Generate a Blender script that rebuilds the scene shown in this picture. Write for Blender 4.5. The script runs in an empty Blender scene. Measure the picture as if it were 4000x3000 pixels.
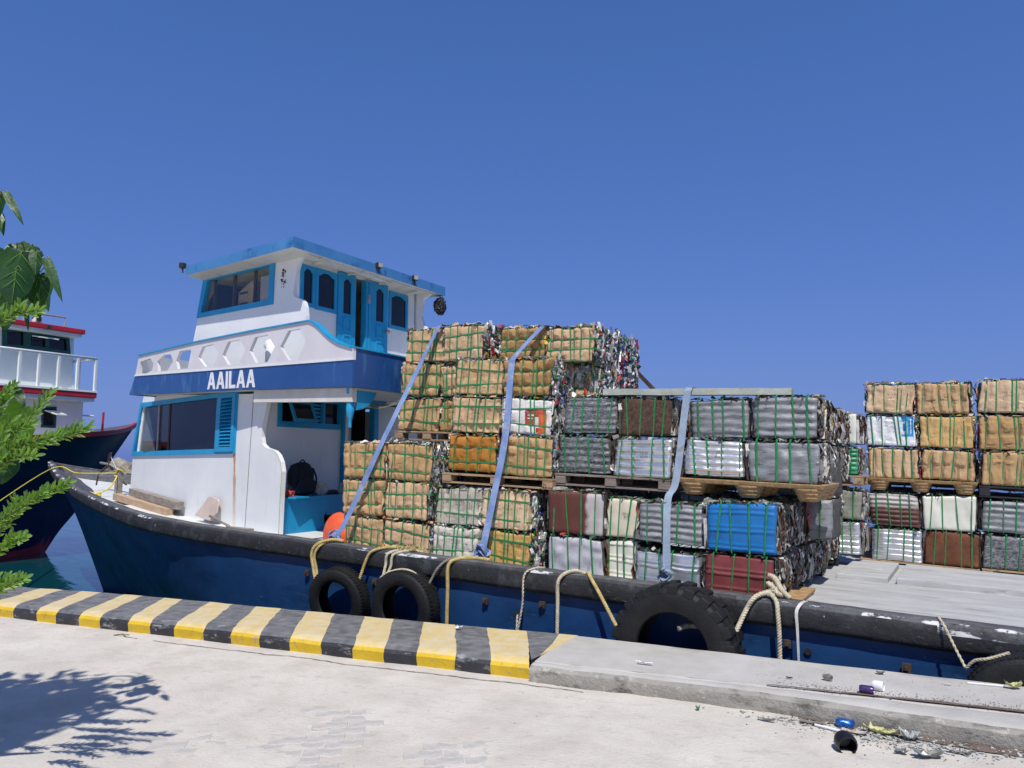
import bpy, bmesh, math, random
from mathutils import Vector, Matrix, noise
from mathutils.geometry import delaunay_2d_cdt

sc = bpy.context.scene
col = sc.collection
R = math.radians
random.seed(7)

# ------------------------------------------------------------------ camera
cam = bpy.data.cameras.new('camera'); cam_o = bpy.data.objects.new('camera', cam); col.objects.link(cam_o)
cam.lens = 27.0; cam.sensor_width = 36.0; cam.clip_start = 0.05; cam.clip_end = 30000
cam_o.location = (0, 0, 1.6); cam_o.rotation_euler = (R(90 + 5.805), 0, R(23))
sc.camera = cam_o
# ------------------------------------------------------------------ sky and sun
SUN_EL, SUN_AZ = R(57), R(25)
to_sun = Vector((math.sin(SUN_AZ) * math.cos(SUN_EL), -math.cos(SUN_AZ) * math.cos(SUN_EL), math.sin(SUN_EL)))
world = bpy.data.worlds.new('World'); sc.world = world; world.use_nodes = True
wn = world.node_tree; bg = wn.nodes['Background']
sky = wn.nodes.new('ShaderNodeTexSky'); sky.sky_type = 'NISHITA'; sky.sun_disc = False
sky.sun_elevation = SUN_EL; sky.sun_rotation = math.atan2(to_sun.x, to_sun.y)
sky.altitude = 0; sky.air_density = 1.0; sky.dust_density = 1.2; sky.ozone_density = 2.0
# clear tropical sky: the Nishita sky pulled towards the deep even blue of the photograph, the same all round
tcw = wn.nodes.new('ShaderNodeTexCoord'); sxw = wn.nodes.new('ShaderNodeSeparateXYZ'); rpw = wn.nodes.new('ShaderNodeValToRGB'); mxw = wn.nodes.new('ShaderNodeMix'); mxw.data_type = 'RGBA'
wn.links.new(tcw.outputs['Generated'], sxw.inputs[0]); wn.links.new(sxw.outputs[2], rpw.inputs[0])
el = rpw.color_ramp.elements; el[0].position = 0.0; el[0].color = (0.50, 1.25, 5.2, 1); el[1].position = 0.62; el[1].color = (0.27, 1.00, 3.35, 1)
e2 = el.new(0.22); e2.color = (0.46, 1.28, 4.8, 1)
mxw.inputs[0].default_value = 0.74; wn.links.new(sky.outputs[0], mxw.inputs[6]); wn.links.new(rpw.outputs[0], mxw.inputs[7])
wn.links.new(mxw.outputs[2], bg.inputs[0]); bg.inputs[1].default_value = 0.11
sun = bpy.data.lights.new('sun', 'SUN'); sun.energy = 4.0; sun.angle = R(0.53); sun.color = (1.0, 0.95, 0.875)
sun_o = bpy.data.objects.new('sun', sun); col.objects.link(sun_o); sun_o.location = (6, -10, 20)
sun_o.rotation_euler = (-to_sun).to_track_quat('-Z', 'Y').to_euler()
sc.view_settings.view_transform = 'Standard'; sc.view_settings.look = 'None'
sc.view_settings.exposure = 0.12; sc.view_settings.gamma = 1.0
sc.render.engine = 'CYCLES'

# ------------------------------------------------------------------ materials
MATS = {}
def hexc(r, g, b):      # sRGB 0-255 -> linear
    f = lambda c: (c / 255 / 12.92) if c <= 10 else ((c / 255 + 0.055) / 1.055) ** 2.4
    return (f(r), f(g), f(b), 1)
def c4(c): return tuple(c) + (1,) if len(c) == 3 else tuple(c)

def mat(name, c1, c2=None, scale=6.0, rough=0.6, metal=0.0, bump=0.0, bscale=None, stretch=(1, 1, 1), layers=(), dust=None, attr=None, spec=0.5, rvar=0.0, waves=None):
    """paint-like procedural surface: noise between c1 and c2, then layers (colour, scale, threshold, softness, stretch, amount)"""
    m = bpy.data.materials.new(name); m.use_nodes = True; MATS[name] = m
    nt = m.node_tree; N = nt.nodes; L = nt.links
    b = N['Principled BSDF']; b.inputs['Roughness'].default_value = rough; b.inputs['Metallic'].default_value = metal
    b.inputs['Specular IOR Level'].default_value = spec
    tc = N.new('ShaderNodeTexCoord')
    def mapped(st):
        mp = N.new('ShaderNodeMapping'); L.new(tc.outputs['Object'], mp.inputs[0]); mp.inputs['Scale'].default_value = st; return mp.outputs[0]
    def nz(sc_, st, det=6, ro=0.6):
        n = N.new('ShaderNodeTexNoise'); n.inputs['Scale'].default_value = sc_; n.inputs['Detail'].default_value = det; n.inputs['Roughness'].default_value = ro
        L.new(mapped(st), n.inputs['Vector']); return n.outputs['Fac']
    def ramp(x, a, bb, p0=0.35, p1=0.65):
        r = N.new('ShaderNodeValToRGB'); L.new(x, r.inputs[0]); e = r.color_ramp.elements
        e[0].position = max(0, min(1, p0)); e[1].position = max(0, min(1, max(p1, p0 + 0.001))); e[0].color = a; e[1].color = bb; return r.outputs[0]
    def mix(f, a, bb, typ='MIX'):
        x = N.new('ShaderNodeMix'); x.data_type = 'RGBA'; x.blend_type = typ
        if isinstance(f, float): x.inputs[0].default_value = f
        else: L.new(f, x.inputs[0])
        L.new(a, x.inputs[6]) if not isinstance(a, tuple) else setattr(x.inputs[6], 'default_value', a)
        L.new(bb, x.inputs[7]) if not isinstance(bb, tuple) else setattr(x.inputs[7], 'default_value', bb)
        return x.outputs[2]
    c1 = c4(c1); c2 = c4(c2 or c1)
    base = ramp(nz(scale, stretch), c1, c2)
    if attr:
        a = N.new('ShaderNodeAttribute'); a.attribute_name = attr
        base = mix(1.0, a.outputs['Color'], ramp(nz(scale * 3, stretch), (.65, .65, .65, 1), (1.15, 1.15, 1.15, 1)), 'MULTIPLY')
    for ly in layers:
        lc, ls, th, so = ly[:4]; st = ly[4] if len(ly) > 4 else (1, 1, 1); am = ly[5] if len(ly) > 5 else 1.0
        f = ramp(nz(ls, st, 8, 0.65), (0, 0, 0, 1), (am, am, am, 1), th, th + so)
        base = mix(f, base, c4(lc))
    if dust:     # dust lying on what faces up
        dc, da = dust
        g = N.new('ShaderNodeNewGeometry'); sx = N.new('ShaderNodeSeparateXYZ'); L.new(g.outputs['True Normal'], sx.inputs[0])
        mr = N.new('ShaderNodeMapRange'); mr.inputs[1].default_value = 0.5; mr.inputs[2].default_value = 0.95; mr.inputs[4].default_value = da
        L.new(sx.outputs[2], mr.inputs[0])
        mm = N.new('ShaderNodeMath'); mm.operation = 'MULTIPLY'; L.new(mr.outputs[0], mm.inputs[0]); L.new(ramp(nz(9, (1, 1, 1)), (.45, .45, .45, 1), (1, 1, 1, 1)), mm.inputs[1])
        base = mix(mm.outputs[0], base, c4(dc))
    L.new(base, b.inputs['Base Color'])
    if rvar:
        rr = ramp(nz(scale * 1.7, stretch), (rough - rvar,) * 3 + (1,), (rough + rvar,) * 3 + (1,)); L.new(rr, b.inputs['Roughness'])
    if bump:
        bp = N.new('ShaderNodeBump'); bp.inputs['Strength'].default_value = min(1, bump); bp.inputs['Distance'].default_value = 0.01 * max(1, bump)
        L.new(nz(bscale or scale * 3, stretch, 5, 0.65), bp.inputs['Height']); L.new(bp.outputs[0], b.inputs['Normal'])
    return m

def glass(name, tint=(0.6, 0.68, 0.7), opacity=0.0):
    m = bpy.data.materials.new(name); m.use_nodes = True; nt = m.node_tree; N = nt.nodes; L = nt.links
    for n in list(N): N.remove(n)
    o = N.new('ShaderNodeOutputMaterial'); t = N.new('ShaderNodeBsdfTransparent'); t.inputs[0].default_value = c4(tint)
    g = N.new('ShaderNodeBsdfGlossy'); g.inputs['Roughness'].default_value = 0.03
    lw = N.new('ShaderNodeLayerWeight'); lw.inputs[0].default_value = .5; pw = N.new('ShaderNodeMath'); pw.operation = 'POWER'; pw.inputs[1].default_value = 4.5; L.new(lw.outputs['Facing'], pw.inputs[0])
    fr = N.new('ShaderNodeMath'); fr.operation = 'MULTIPLY_ADD'; fr.inputs[1].default_value = .9; fr.inputs[2].default_value = .04; L.new(pw.outputs[0], fr.inputs[0])
    mx = N.new('ShaderNodeMixShader'); L.new(fr.outputs[0], mx.inputs[0]); L.new(t.outputs[0], mx.inputs[1]); L.new(g.outputs[0], mx.inputs[2])
    L.new(mx.outputs[0], o.inputs[0]); MATS[name] = m; return m

# ------------------------------------------------------------------ scene graph helpers
ROOT_LOC = {}
def tag(o, label=None, cat=None, group=None, kind=None):
    if label: o['label'] = label
    if cat: o['category'] = cat
    if group: o['group'] = group
    if kind: o['kind'] = kind
    return o
def empty(name, loc=(0, 0, 0), rot=None, label=None, cat=None, group=None):
    o = bpy.data.objects.new(name, None); o.empty_display_size = 0.1; col.objects.link(o)
    o.location = loc
    if rot is not None: o.rotation_euler = rot
    ROOT_LOC[o.name] = Vector(loc)
    return tag(o, label, cat, group)
def link(name, me, parent=None, world=True):
    """world=True: mesh vertices are world coordinates; world=False: in the parent's own space"""
    o = bpy.data.objects.new(name, me); col.objects.link(o)
    if parent is not None:
        o.parent = parent
        if world and parent.name in ROOT_LOC: o.matrix_parent_inverse = Matrix.Translation(-ROOT_LOC[parent.name])
    return o

class MB:
    def __init__(self): self.v = []; self.f = []; self.mi = []; self.col = None; self.weld = False
    def add(self, vs, fs, mi=0):
        b = len(self.v); self.v += [tuple(p) for p in vs]; self.f += [tuple(i + b for i in q) for q in fs]; self.mi += [mi] * len(fs); return self
    def box(self, c, s, M=None, mi=0):
        x, y, z = (t / 2 for t in s); c = Vector(c)
        vs = [Vector((a * x, b * y, d * z)) for a in (-1, 1) for b in (-1, 1) for d in (-1, 1)]
        vs = [(M @ p if M else p) + c for p in vs]
        return self.add(vs, [(0, 1, 3, 2), (4, 6, 7, 5), (0, 4, 5, 1), (2, 3, 7, 6), (0, 2, 6, 4), (1, 5, 7, 3)], mi)
    def hexa(self, p8, mi=0):   # 8 corners ordered like box
        return self.add(p8, [(0, 1, 3, 2), (4, 6, 7, 5), (0, 4, 5, 1), (2, 3, 7, 6), (0, 2, 6, 4), (1, 5, 7, 3)], mi)
    def beam(self, a, b, w, h, up=(0, 0, 1), mi=0):
        a = Vector(a); b = Vector(b); d = (b - a).normalized(); s = d.cross(Vector(up))
        if s.length < 1e-4: s = d.cross(Vector((1, 0, 0)))
        s.normalize(); u = s.cross(d)
        vs = [p + s * (i * w / 2) + u * (j * h / 2) for p in (a, b) for i in (-1, 1) for j in (-1, 1)]
        return self.add(vs, [(0, 1, 3, 2), (4, 6, 7, 5), (0, 4, 5, 1), (2, 3, 7, 6), (0, 2, 6, 4), (1, 5, 7, 3)], mi)
    def tube(self, path, r, n=8, mi=0, cap=True, rs=None):
        P = [Vector(p) for p in path]; rings = []; ref = None
        for i, p in enumerate(P):
            t = (P[min(i + 1, len(P) - 1)] - P[max(i - 1, 0)]).normalized()
            if ref is None: ref = t.orthogonal().normalized()
            ref = (ref - t * ref.dot(t)).normalized(); b = t.cross(ref); rr = rs[i] if rs else r
            rings.append([p + (ref * math.cos(2 * math.pi * k / n) + b * math.sin(2 * math.pi * k / n)) * rr for k in range(n)])
        vs = [q for rg in rings for q in rg]; fs = []
        for i in range(len(P) - 1):
            for k in range(n):
                fs.append((i * n + k, i * n + (k + 1) % n, (i + 1) * n + (k + 1) % n, (i + 1) * n + k))
        if cap: fs += [tuple(range(n - 1, -1, -1)), tuple((len(P) - 1) * n + k for k in range(n))]
        return self.add(vs, fs, mi)
    def lathe(self, prof, M, n=32, mi=0, closed=False):
        """prof: (radius, height) pairs round local z, M places it"""
        vs = []; fs = []; m = len(prof)
        for k in range(n):
            a = 2 * math.pi * k / n
            for r, z in prof: vs.append(M @ Vector((r * math.cos(a), r * math.sin(a), z)))
        for k in range(n):
            for j in range(m if closed else m - 1):
                a0 = k * m + j; a1 = k * m + (j + 1) % m; b0 = ((k + 1) % n) * m + j; b1 = ((k + 1) % n) * m + (j + 1) % m
                fs.append((a0, b0, b1, a1))
        return self.add(vs, fs, mi)
    def panel(self, outer, holes, fr, t, mi=0):
        """polygon with holes extruded by t along the normal; fr maps (a, b, depth) to a point"""
        loops = [[Vector((x, y, 0)) for x, y in outer]] + [[Vector((x, y, 0)) for x, y in h] for h in holes]
        flat = [p for l in loops for p in l]; n = len(flat); ed = []; o = 0
        for l in loops: ed += [(o + i, o + (i + 1) % len(l)) for i in range(len(l))]; o += len(l)
        vo, _, tr, vi, _, _ = delaunay_2d_cdt([p.to_2d() for p in flat], ed, [], 0, 1e-7)
        def inside(q, l):
            c = False
            for i in range(len(l)):
                a, b = l[i], l[i - 1]
                if (a.y > q.y) != (b.y > q.y) and q.x < (b.x - a.x) * (q.y - a.y) / (b.y - a.y) + a.x: c = not c
            return c
        tris = []; nv = len(vo)
        for q in tr:
            c = (vo[q[0]] + vo[q[1]] + vo[q[2]]) / 3
            if inside(c, loops[0]) and not any(inside(c, l) for l in loops[1:]): tris.append(list(q))
        vs = [fr(p.x, p.y, 0) for p in flat] + [fr(p.x, p.y, t) for p in flat] + [fr(p.x, p.y, 0) for p in vo] + [fr(p.x, p.y, t) for p in vo]
        fs = [tuple(i + 2 * n for i in q) for q in tris] + [tuple(i + 2 * n + nv for i in reversed(q)) for q in tris]; o = 0; self.weld = True
        for l in loops:
            k = len(l)
            for i in range(k): fs.append((o + i, o + (i + 1) % k, o + (i + 1) % k + n, o + i + n))
            o += k
        return self.add(vs, fs, mi)
    def build(self, name, m, parent=None, world=True, smooth=False, bevel=0, auto=None):
        me = bpy.data.meshes.new(name); me.from_pydata(self.v, [], self.f); me.update()
        for x in (m if isinstance(m, (list, tuple)) else [m]): me.materials.append(MATS[x] if isinstance(x, str) else x)
        if any(self.mi): me.polygons.foreach_set('material_index', self.mi)
        bm = bmesh.new(); bm.from_mesh(me)
        if self.weld: bmesh.ops.remove_doubles(bm, verts=bm.verts, dist=1e-5)
        bmesh.ops.recalc_face_normals(bm, faces=bm.faces)
        if bevel: bmesh.ops.bevel(bm, geom=[e for e in bm.edges if len(e.link_faces) == 2 and e.calc_face_angle(0) > 0.6], offset=bevel, segments=2, affect='EDGES', profile=0.6)
        bm.to_mesh(me); bm.free()
        if smooth: me.polygons.foreach_set('use_smooth', [True] * len(me.polygons))
        if auto:
            me.polygons.foreach_set('use_smooth', [True] * len(me.polygons)); me.set_sharp_from_angle(angle=R(auto))
        if self.col:
            at = me.color_attributes.new('Col', 'FLOAT_COLOR', 'POINT'); at.data.foreach_set('color', [x for c in self.col for x in c])
        return link(name, me, parent, world)

# the boat's frames: Bp follows the deck (bow-up trim), Hp is level (the deckhouse was built level)
BO = Vector((-1.166, 6.996, 0.381)); BY, BP = R(7.3), R(2.4)
b_h = Vector((math.cos(BY), -math.sin(BY), 0)); b_y = Vector((math.sin(BY), math.cos(BY), 0))
b_x = b_h * math.cos(BP) + Vector((0, 0, -math.sin(BP))); b_z = b_x.cross(b_y)
def Bp(u, v, w): return BO + b_x * u + b_y * v + b_z * w
def Hp(u, v, z): return Vector((BO.x, BO.y, 0)) + b_h * u + b_y * v + Vector((0, 0, z))
B_ROT = Matrix((b_x, b_y, b_z)).transposed().to_euler()
def fn(p, s, seed=0.0): return noise.noise(Vector(p) * s + Vector((seed, seed * 1.7, seed * 0.3)))
def lerp(a, b, t): return a + (b - a) * t
def interp(tab, x):
    if x <= tab[0][0]: return tab[0][1:]
    for i in range(len(tab) - 1):
        p, q = tab[i], tab[i + 1]
        if x <= q[0]:
            a = tab[max(i - 1, 0)]; b = tab[min(i + 2, len(tab) - 1)]; h = q[0] - p[0]; t = (x - p[0]) / h
            r = []
            for k in range(1, len(p)):
                m0 = (q[k] - a[k]) / (q[0] - a[0]); m1 = (b[k] - p[k]) / (b[0] - p[0])
                r.append((2 * t ** 3 - 3 * t * t + 1) * p[k] + (t ** 3 - 2 * t * t + t) * h * m0 + (-2 * t ** 3 + 3 * t * t) * q[k] + (t ** 3 - t * t) * h * m1)
            return tuple(r)
    return tab[-1][1:]
def cr(P, n=8):   # smooth path through points
    P = [Vector(p) for p in P]; out = []
    for i in range(len(P) - 1):
        p0 = P[max(i - 1, 0)]; p1 = P[i]; p2 = P[i + 1]; p3 = P[min(i + 2, len(P) - 1)]
        for k in range(n):
            t = k / n
            out.append(0.5 * ((2 * p1) + (p2 - p0) * t + (2 * p0 - 5 * p1 + 4 * p2 - p3) * t * t + (3 * p1 - p0 - 3 * p2 + p3) * t ** 3))
    return out + [P[-1]]
# ------------------------------------------------------------------ surface library
SAND = (0.60, 0.57, 0.53)
mat('sand', (0.53, 0.49, 0.43), (0.65, 0.61, 0.545), 2.2, 0.95, bump=0.8, bscale=45, layers=[((0.40, 0.375, 0.335), 1.1, 0.54, 0.2, (1, 1, 1), 0.5), ((0.42, 0.395, 0.355), 7, 0.54, 0.14, (1, 1.6, 1), 0.5), ((0.34, 0.315, 0.28), 30, 0.60, 0.10, (1, 1, 1), 0.55), ((0.15, 0.13, 0.11), 55, 0.74, 0.03, (1, 1, 1), 0.8)])
mat('paver', (0.44, 0.42, 0.39), (0.54, 0.515, 0.475), 12, 0.9, bump=0.6, bscale=80, layers=[((0.54, 0.515, 0.48), 7, 0.46, 0.12)])
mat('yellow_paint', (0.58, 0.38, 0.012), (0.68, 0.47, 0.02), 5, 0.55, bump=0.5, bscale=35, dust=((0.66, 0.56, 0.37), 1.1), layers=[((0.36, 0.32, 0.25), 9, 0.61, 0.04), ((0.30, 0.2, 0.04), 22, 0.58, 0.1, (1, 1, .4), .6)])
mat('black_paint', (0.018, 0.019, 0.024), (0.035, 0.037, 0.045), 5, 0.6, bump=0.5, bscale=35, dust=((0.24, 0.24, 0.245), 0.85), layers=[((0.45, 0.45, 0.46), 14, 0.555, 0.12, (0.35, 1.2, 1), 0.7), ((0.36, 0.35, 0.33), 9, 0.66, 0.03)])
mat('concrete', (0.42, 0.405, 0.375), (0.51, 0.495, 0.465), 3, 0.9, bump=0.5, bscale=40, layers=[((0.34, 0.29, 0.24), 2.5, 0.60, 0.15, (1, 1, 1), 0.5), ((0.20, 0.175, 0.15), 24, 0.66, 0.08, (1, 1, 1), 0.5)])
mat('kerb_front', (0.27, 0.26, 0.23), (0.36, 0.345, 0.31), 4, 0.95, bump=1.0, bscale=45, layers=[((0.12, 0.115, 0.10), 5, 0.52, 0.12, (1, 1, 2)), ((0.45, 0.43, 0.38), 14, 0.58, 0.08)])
mat('dirt', (0.10, 0.07, 0.055), (0.22, 0.17, 0.14), 14, 0.98, bump=1.0, bscale=90)
mat('quay_stone', (0.15, 0.15, 0.14), (0.25, 0.24, 0.22), 3, 0.9, bump=0.8)
mat('hull_blue', (0.008, 0.040, 0.125), (0.012, 0.056, 0.165), 1.6, 0.5, spec=.3, bump=0.35, bscale=7, rvar=0.1, layers=[((0.004, 0.022, 0.066), 1.1, 0.50, 0.12, (1, 1, 2.2), 0.7), ((0.010, 0.050, 0.15), 2.2, 0.60, 0.06, (.6, 1, 2.5), 0.6), ((0.03, 0.075, 0.16), 9, 0.60, 0.08, (.4, .4, 3), .7), ((0.30, 0.32, 0.34), 6, 0.70, 0.015, (.5, .5, 3))])
mat('rail_black', (0.011, 0.0115, 0.013), (0.024, 0.025, 0.028), 4, 0.66, bump=1.0, bscale=16, rvar=0.12, dust=((0.17, 0.17, 0.18), 0.7), layers=[((0.045, 0.049, 0.053), 5, 0.54, 0.1), ((0.10, 0.105, 0.11), 18, 0.62, 0.06, (.5, .5, 1.5), .8), ((0.62, 0.63, 0.64), 9, 0.68, 0.025)])
mat('rail_worn', (0.03, 0.034, 0.04), (0.08, 0.088, 0.10), 5, 0.6, bump=1.0, bscale=18, layers=[((0.60, 0.61, 0.62), 7, 0.53, 0.04, (.5, .5, 1.6)), ((0.015, 0.016, 0.018), 9, 0.60, 0.05)])
mat('deck_grey', (0.37, 0.375, 0.375), (0.48, 0.485, 0.485), 4, 0.75, bump=0.6, bscale=25, stretch=(0.4, 2.2, 1), layers=[((0.20, 0.20, 0.205), 7, 0.56, 0.1, (.3, 2, 1), 0.7), ((0.62, 0.62, 0.62), 9, 0.62, 0.08, (.4, 1.6, 1))])
mat('deck_white', (0.62, 0.64, 0.62), (0.72, 0.73, 0.71), 3, 0.5, layers=[((0.45, 0.40, 0.30), 3, 0.62, 0.1, (1, 1, 1), .5)])
mat('white_paint', (0.72, 0.745, 0.76), (0.79, 0.81, 0.82), 1.5, 0.42, bump=0.25, bscale=9, layers=[((0.52, 0.53, 0.52), 4, 0.60, 0.16, (3, 3, .35), 0.6), ((0.50, 0.40, 0.26), 2.5, 0.66, 0.12, (4, 4, .25), 0.45), ((0.33, 0.32, 0.28), 40, 0.74, 0.02)])
mat('white_rust', (0.74, 0.76, 0.77), (0.79, 0.81, 0.82), 1.5, 0.42, bump=0.2, bscale=9)
mat('rust_streak', (0.75, 0.33, 0.07), (0.62, 0.20, 0.03), 9, 0.6)
mat('soffit', (0.58, 0.57, 0.52), (0.70, 0.69, 0.65), 4, 0.7, layers=[((0.30, 0.28, 0.22), 6, 0.60, 0.12, (1, 1, 1), .7)])
mat('lilac_white', (0.62, 0.61, 0.64), (0.68, 0.67, 0.70), 2, 0.45, layers=[((0.48, 0.47, 0.49), 8, 0.64, 0.1, (.4, .4, 2), .6)])
mat('sky_paint', (0.010, 0.27, 0.54), (0.018, 0.33, 0.61), 3, 0.38, bump=0.2, bscale=12, layers=[((0.01, 0.20, 0.40), 4, 0.60, 0.1, (1, 1, 2), .6), ((0.05, 0.42, 0.65), 7, 0.66, 0.08)])
mat('roof_blue', (0.045, 0.19, 0.44), (0.07, 0.235, 0.50), 2.5, 0.5, bump=0.25, layers=[((0.025, 0.11, 0.32), 4, 0.58, 0.1), ((0.10, 0.35, 0.58), 16, 0.68, 0.05)])
mat('band_blue', (0.016, 0.070, 0.245), (0.022, 0.088, 0.28), 2, 0.35, bump=0.3, bscale=10, rvar=.08, layers=[((0.055, 0.16, 0.36), 3, 0.56, 0.1, (2.2, 2.2, .45), .8), ((0.35, 0.42, 0.52), 20, 0.735, 0.02, (.5, .5, 1.5)), ((0.006, 0.03, 0.12), 9, 0.70, 0.05)])
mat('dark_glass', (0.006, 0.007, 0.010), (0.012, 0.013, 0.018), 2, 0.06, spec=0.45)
mat('dark_inside', (0.010, 0.011, 0.014), (0.018, 0.018, 0.02), 3, 0.9)  # near-black carries the shade of interiors; also colours dark marks
glass('clear_glass', (0.92, 0.95, 0.96))
mat('grey_wood', (0.20, 0.175, 0.15), (0.34, 0.30, 0.26), 5, 0.85, bump=0.8, bscale=18, stretch=(.5, 3, 3))
mat('new_wood', (0.40, 0.27, 0.17), (0.52, 0.37, 0.25), 5, 0.8, bump=0.5, bscale=18, stretch=(.6, 3, 3))
mat('paddle_wood', (0.46, 0.37, 0.32), (0.56, 0.46, 0.40), 4, 0.8, bump=0.3)
mat('pallet_wood', (0.30, 0.20, 0.12), (0.46, 0.32, 0.19), 5, 0.85, bump=0.7, bscale=22, stretch=(.5, 3, 3), layers=[((0.16, 0.11, 0.07), 6, 0.6, .1)])
mat('pallet_old', (0.17, 0.14, 0.12), (0.30, 0.255, 0.22), 5, 0.9, bump=0.8, bscale=22, stretch=(.5, 3, 3))
mat('pressed_wood', (0.33, 0.20, 0.09), (0.50, 0.33, 0.16), 20, 0.85, bump=1.0, bscale=70, layers=[((0.17, 0.10, 0.05), 35, 0.58, .08), ((0.6, .48, .3), 50, .66, .05)])
mat('green_beam', (0.30, 0.34, 0.29), (0.42, 0.46, 0.42), 6, 0.7, bump=0.6, layers=[((0.06, 0.28, 0.22), 5, 0.58, .06, (.4, 1, 1)), ((0.40, 0.36, 0.16), 7, 0.64, .06)])
mat('black_plastic', (0.014, 0.014, 0.016), (0.024, 0.024, 0.027), 6, 0.5)
mat('rubber', (0.007, 0.007, 0.008), (0.014, 0.0145, 0.016), 7, 0.6, bump=0.5, bscale=40, spec=.35, layers=[((0.035, 0.035, 0.035), 9, 0.62, .1, (1, 1, 1), .6)])
mat('rope_yellow', (0.44, 0.33, 0.11), (0.62, 0.50, 0.22), 25, 0.85, bump=1, bscale=90, layers=[((0.2, 0.16, 0.08), 16, .62, .1)])
mat('rope_cream', (0.50, 0.44, 0.30), (0.66, 0.60, 0.45), 25, 0.85, bump=1, bscale=90, layers=[((0.26, 0.24, 0.2), 14, .56, .12)])
mat('rope_grey', (0.16, 0.15, 0.12), (0.30, 0.29, 0.24), 25, 0.9, bump=1, bscale=90)
mat('rope_bright', (0.66, 0.50, 0.04), (0.78, 0.64, 0.10), 20, 0.6)
mat('strap_blue', (0.13, 0.21, 0.44), (0.23, 0.32, 0.56), 6, 0.7, bump=0.4, bscale=90, layers=[((0.36, 0.40, 0.48), 5, .56, .1), ((0.10, 0.12, 0.2), 40, .7, .04)])
mat('strap_grey', (0.20, 0.26, 0.36), (0.30, 0.38, 0.48), 6, 0.7, bump=0.4, bscale=90, layers=[((0.16, 0.17, 0.18), 6, .56, .1)])
mat('pet_green', (0.008, 0.15, 0.04), (0.016, 0.25, 0.08), 18, 0.32, spec=.6, layers=[((0.05, 0.40, 0.22), 12, .62, .08)])
mat('orange_plastic', (0.78, 0.10, 0.025), (0.86, 0.15, 0.05), 5, 0.45, layers=[((0.5, 0.2, .12), 9, .64, .06)])
mat('backpack_cloth', (0.006, 0.008, 0.018), (0.014, 0.016, 0.03), 20, 0.8, bump=.4)
mat('red_cloth', (0.45, 0.03, 0.02), (0.6, .06, .04), 20, .8)
mat('white_cloth', (0.50, 0.48, 0.44), (0.6, .58, .54), 8, .85, bump=.5, bscale=14)
mat('iron', (0.055, 0.035, 0.028), (0.11, 0.08, 0.065), 12, .7, .3, bump=.6)
mat('galv', (0.34, 0.32, 0.31), (0.46, 0.44, 0.43), 9, .5, .4)
mat('lamp_metal', (0.03, 0.03, 0.03), (0.07, 0.065, 0.06), 9, .5, .3)
mat('lamp_front', (0.35, 0.33, 0.28), (0.45, .43, .38), 12, .25)
mat('ink', (0.02, 0.02, 0.03), rough=.7)
mat('ink_red', (0.30, 0.05, 0.08), rough=.7)
mat('letter_white', (0.72, 0.73, 0.76), (0.80, .81, .83), 5, .5)
# left boat
mat('navy', (0.003, 0.010, 0.042), (0.006, 0.018, 0.07), 1.2, .5, spec=.3, bump=.3, bscale=5, layers=[((0.006, 0.02, 0.07), .8, .55, .1, (1, 1, 2))])
mat('ship_red', (0.36, 0.012, 0.022), (0.44, .02, .035), 2, .45, layers=[((.25, .08, .08), 3, .62, .1)])
mat('ship_white', (0.70, 0.745, 0.74), (0.76, .80, .79), 1.5, .45)
mat('ship_green', (0.008, 0.06, 0.055), (0.012, .08, .075), 3, .45)
mat('boot_red', (0.30, .025, .035), (.40, .04, .05), 3, .5)
# plants
def leafmat(name, a, b, tr=0.25, rough=.35):
    m = mat(name, a, b, 9, rough, bump=.3, bscale=25, spec=.5); nt = m.node_tree; N = nt.nodes
    bs = N['Principled BSDF']; t = N.new('ShaderNodeBsdfTranslucent'); t.inputs[0].default_value = (b[0] * 2.2, b[1] * 2.0, b[2] * .8, 1)
    mx = N.new('ShaderNodeMixShader'); mx.inputs[0].default_value = tr
    nt.links.new(bs.outputs[0], mx.inputs[1]); nt.links.new(t.outputs[0], mx.inputs[2]); nt.links.new(mx.outputs[0], N['Material Output'].inputs[0]); return m
leafmat('big_leaf', (0.012, 0.050, 0.012), (0.028, 0.095, 0.022), .22, .38)
leafmat('pale_leaf', (0.10, 0.26, 0.02), (0.16, .36, .03), .35, .4)
leafmat('shrub_leaf', (0.11, 0.24, 0.055), (0.22, 0.39, 0.11), .30, .45)
mat('vein', (0.10, 0.22, 0.04), (0.15, .28, .06), 8, .5)
mat('bark', (0.13, 0.10, 0.07), (0.22, .18, .13), 12, .9, bump=1)
mat('twig_green', (0.10, 0.14, 0.04), (0.15, .2, .06), 12, .8)
mat('scrap', (1, 1, 1), None, 25, 0.40, 0.15, attr='Col', bump=.6, bscale=70)
mat('scrap_dark', (0.03, 0.028, 0.026), (0.12, 0.115, 0.105), 22, 0.7, bump=1.0, bscale=45)
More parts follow.
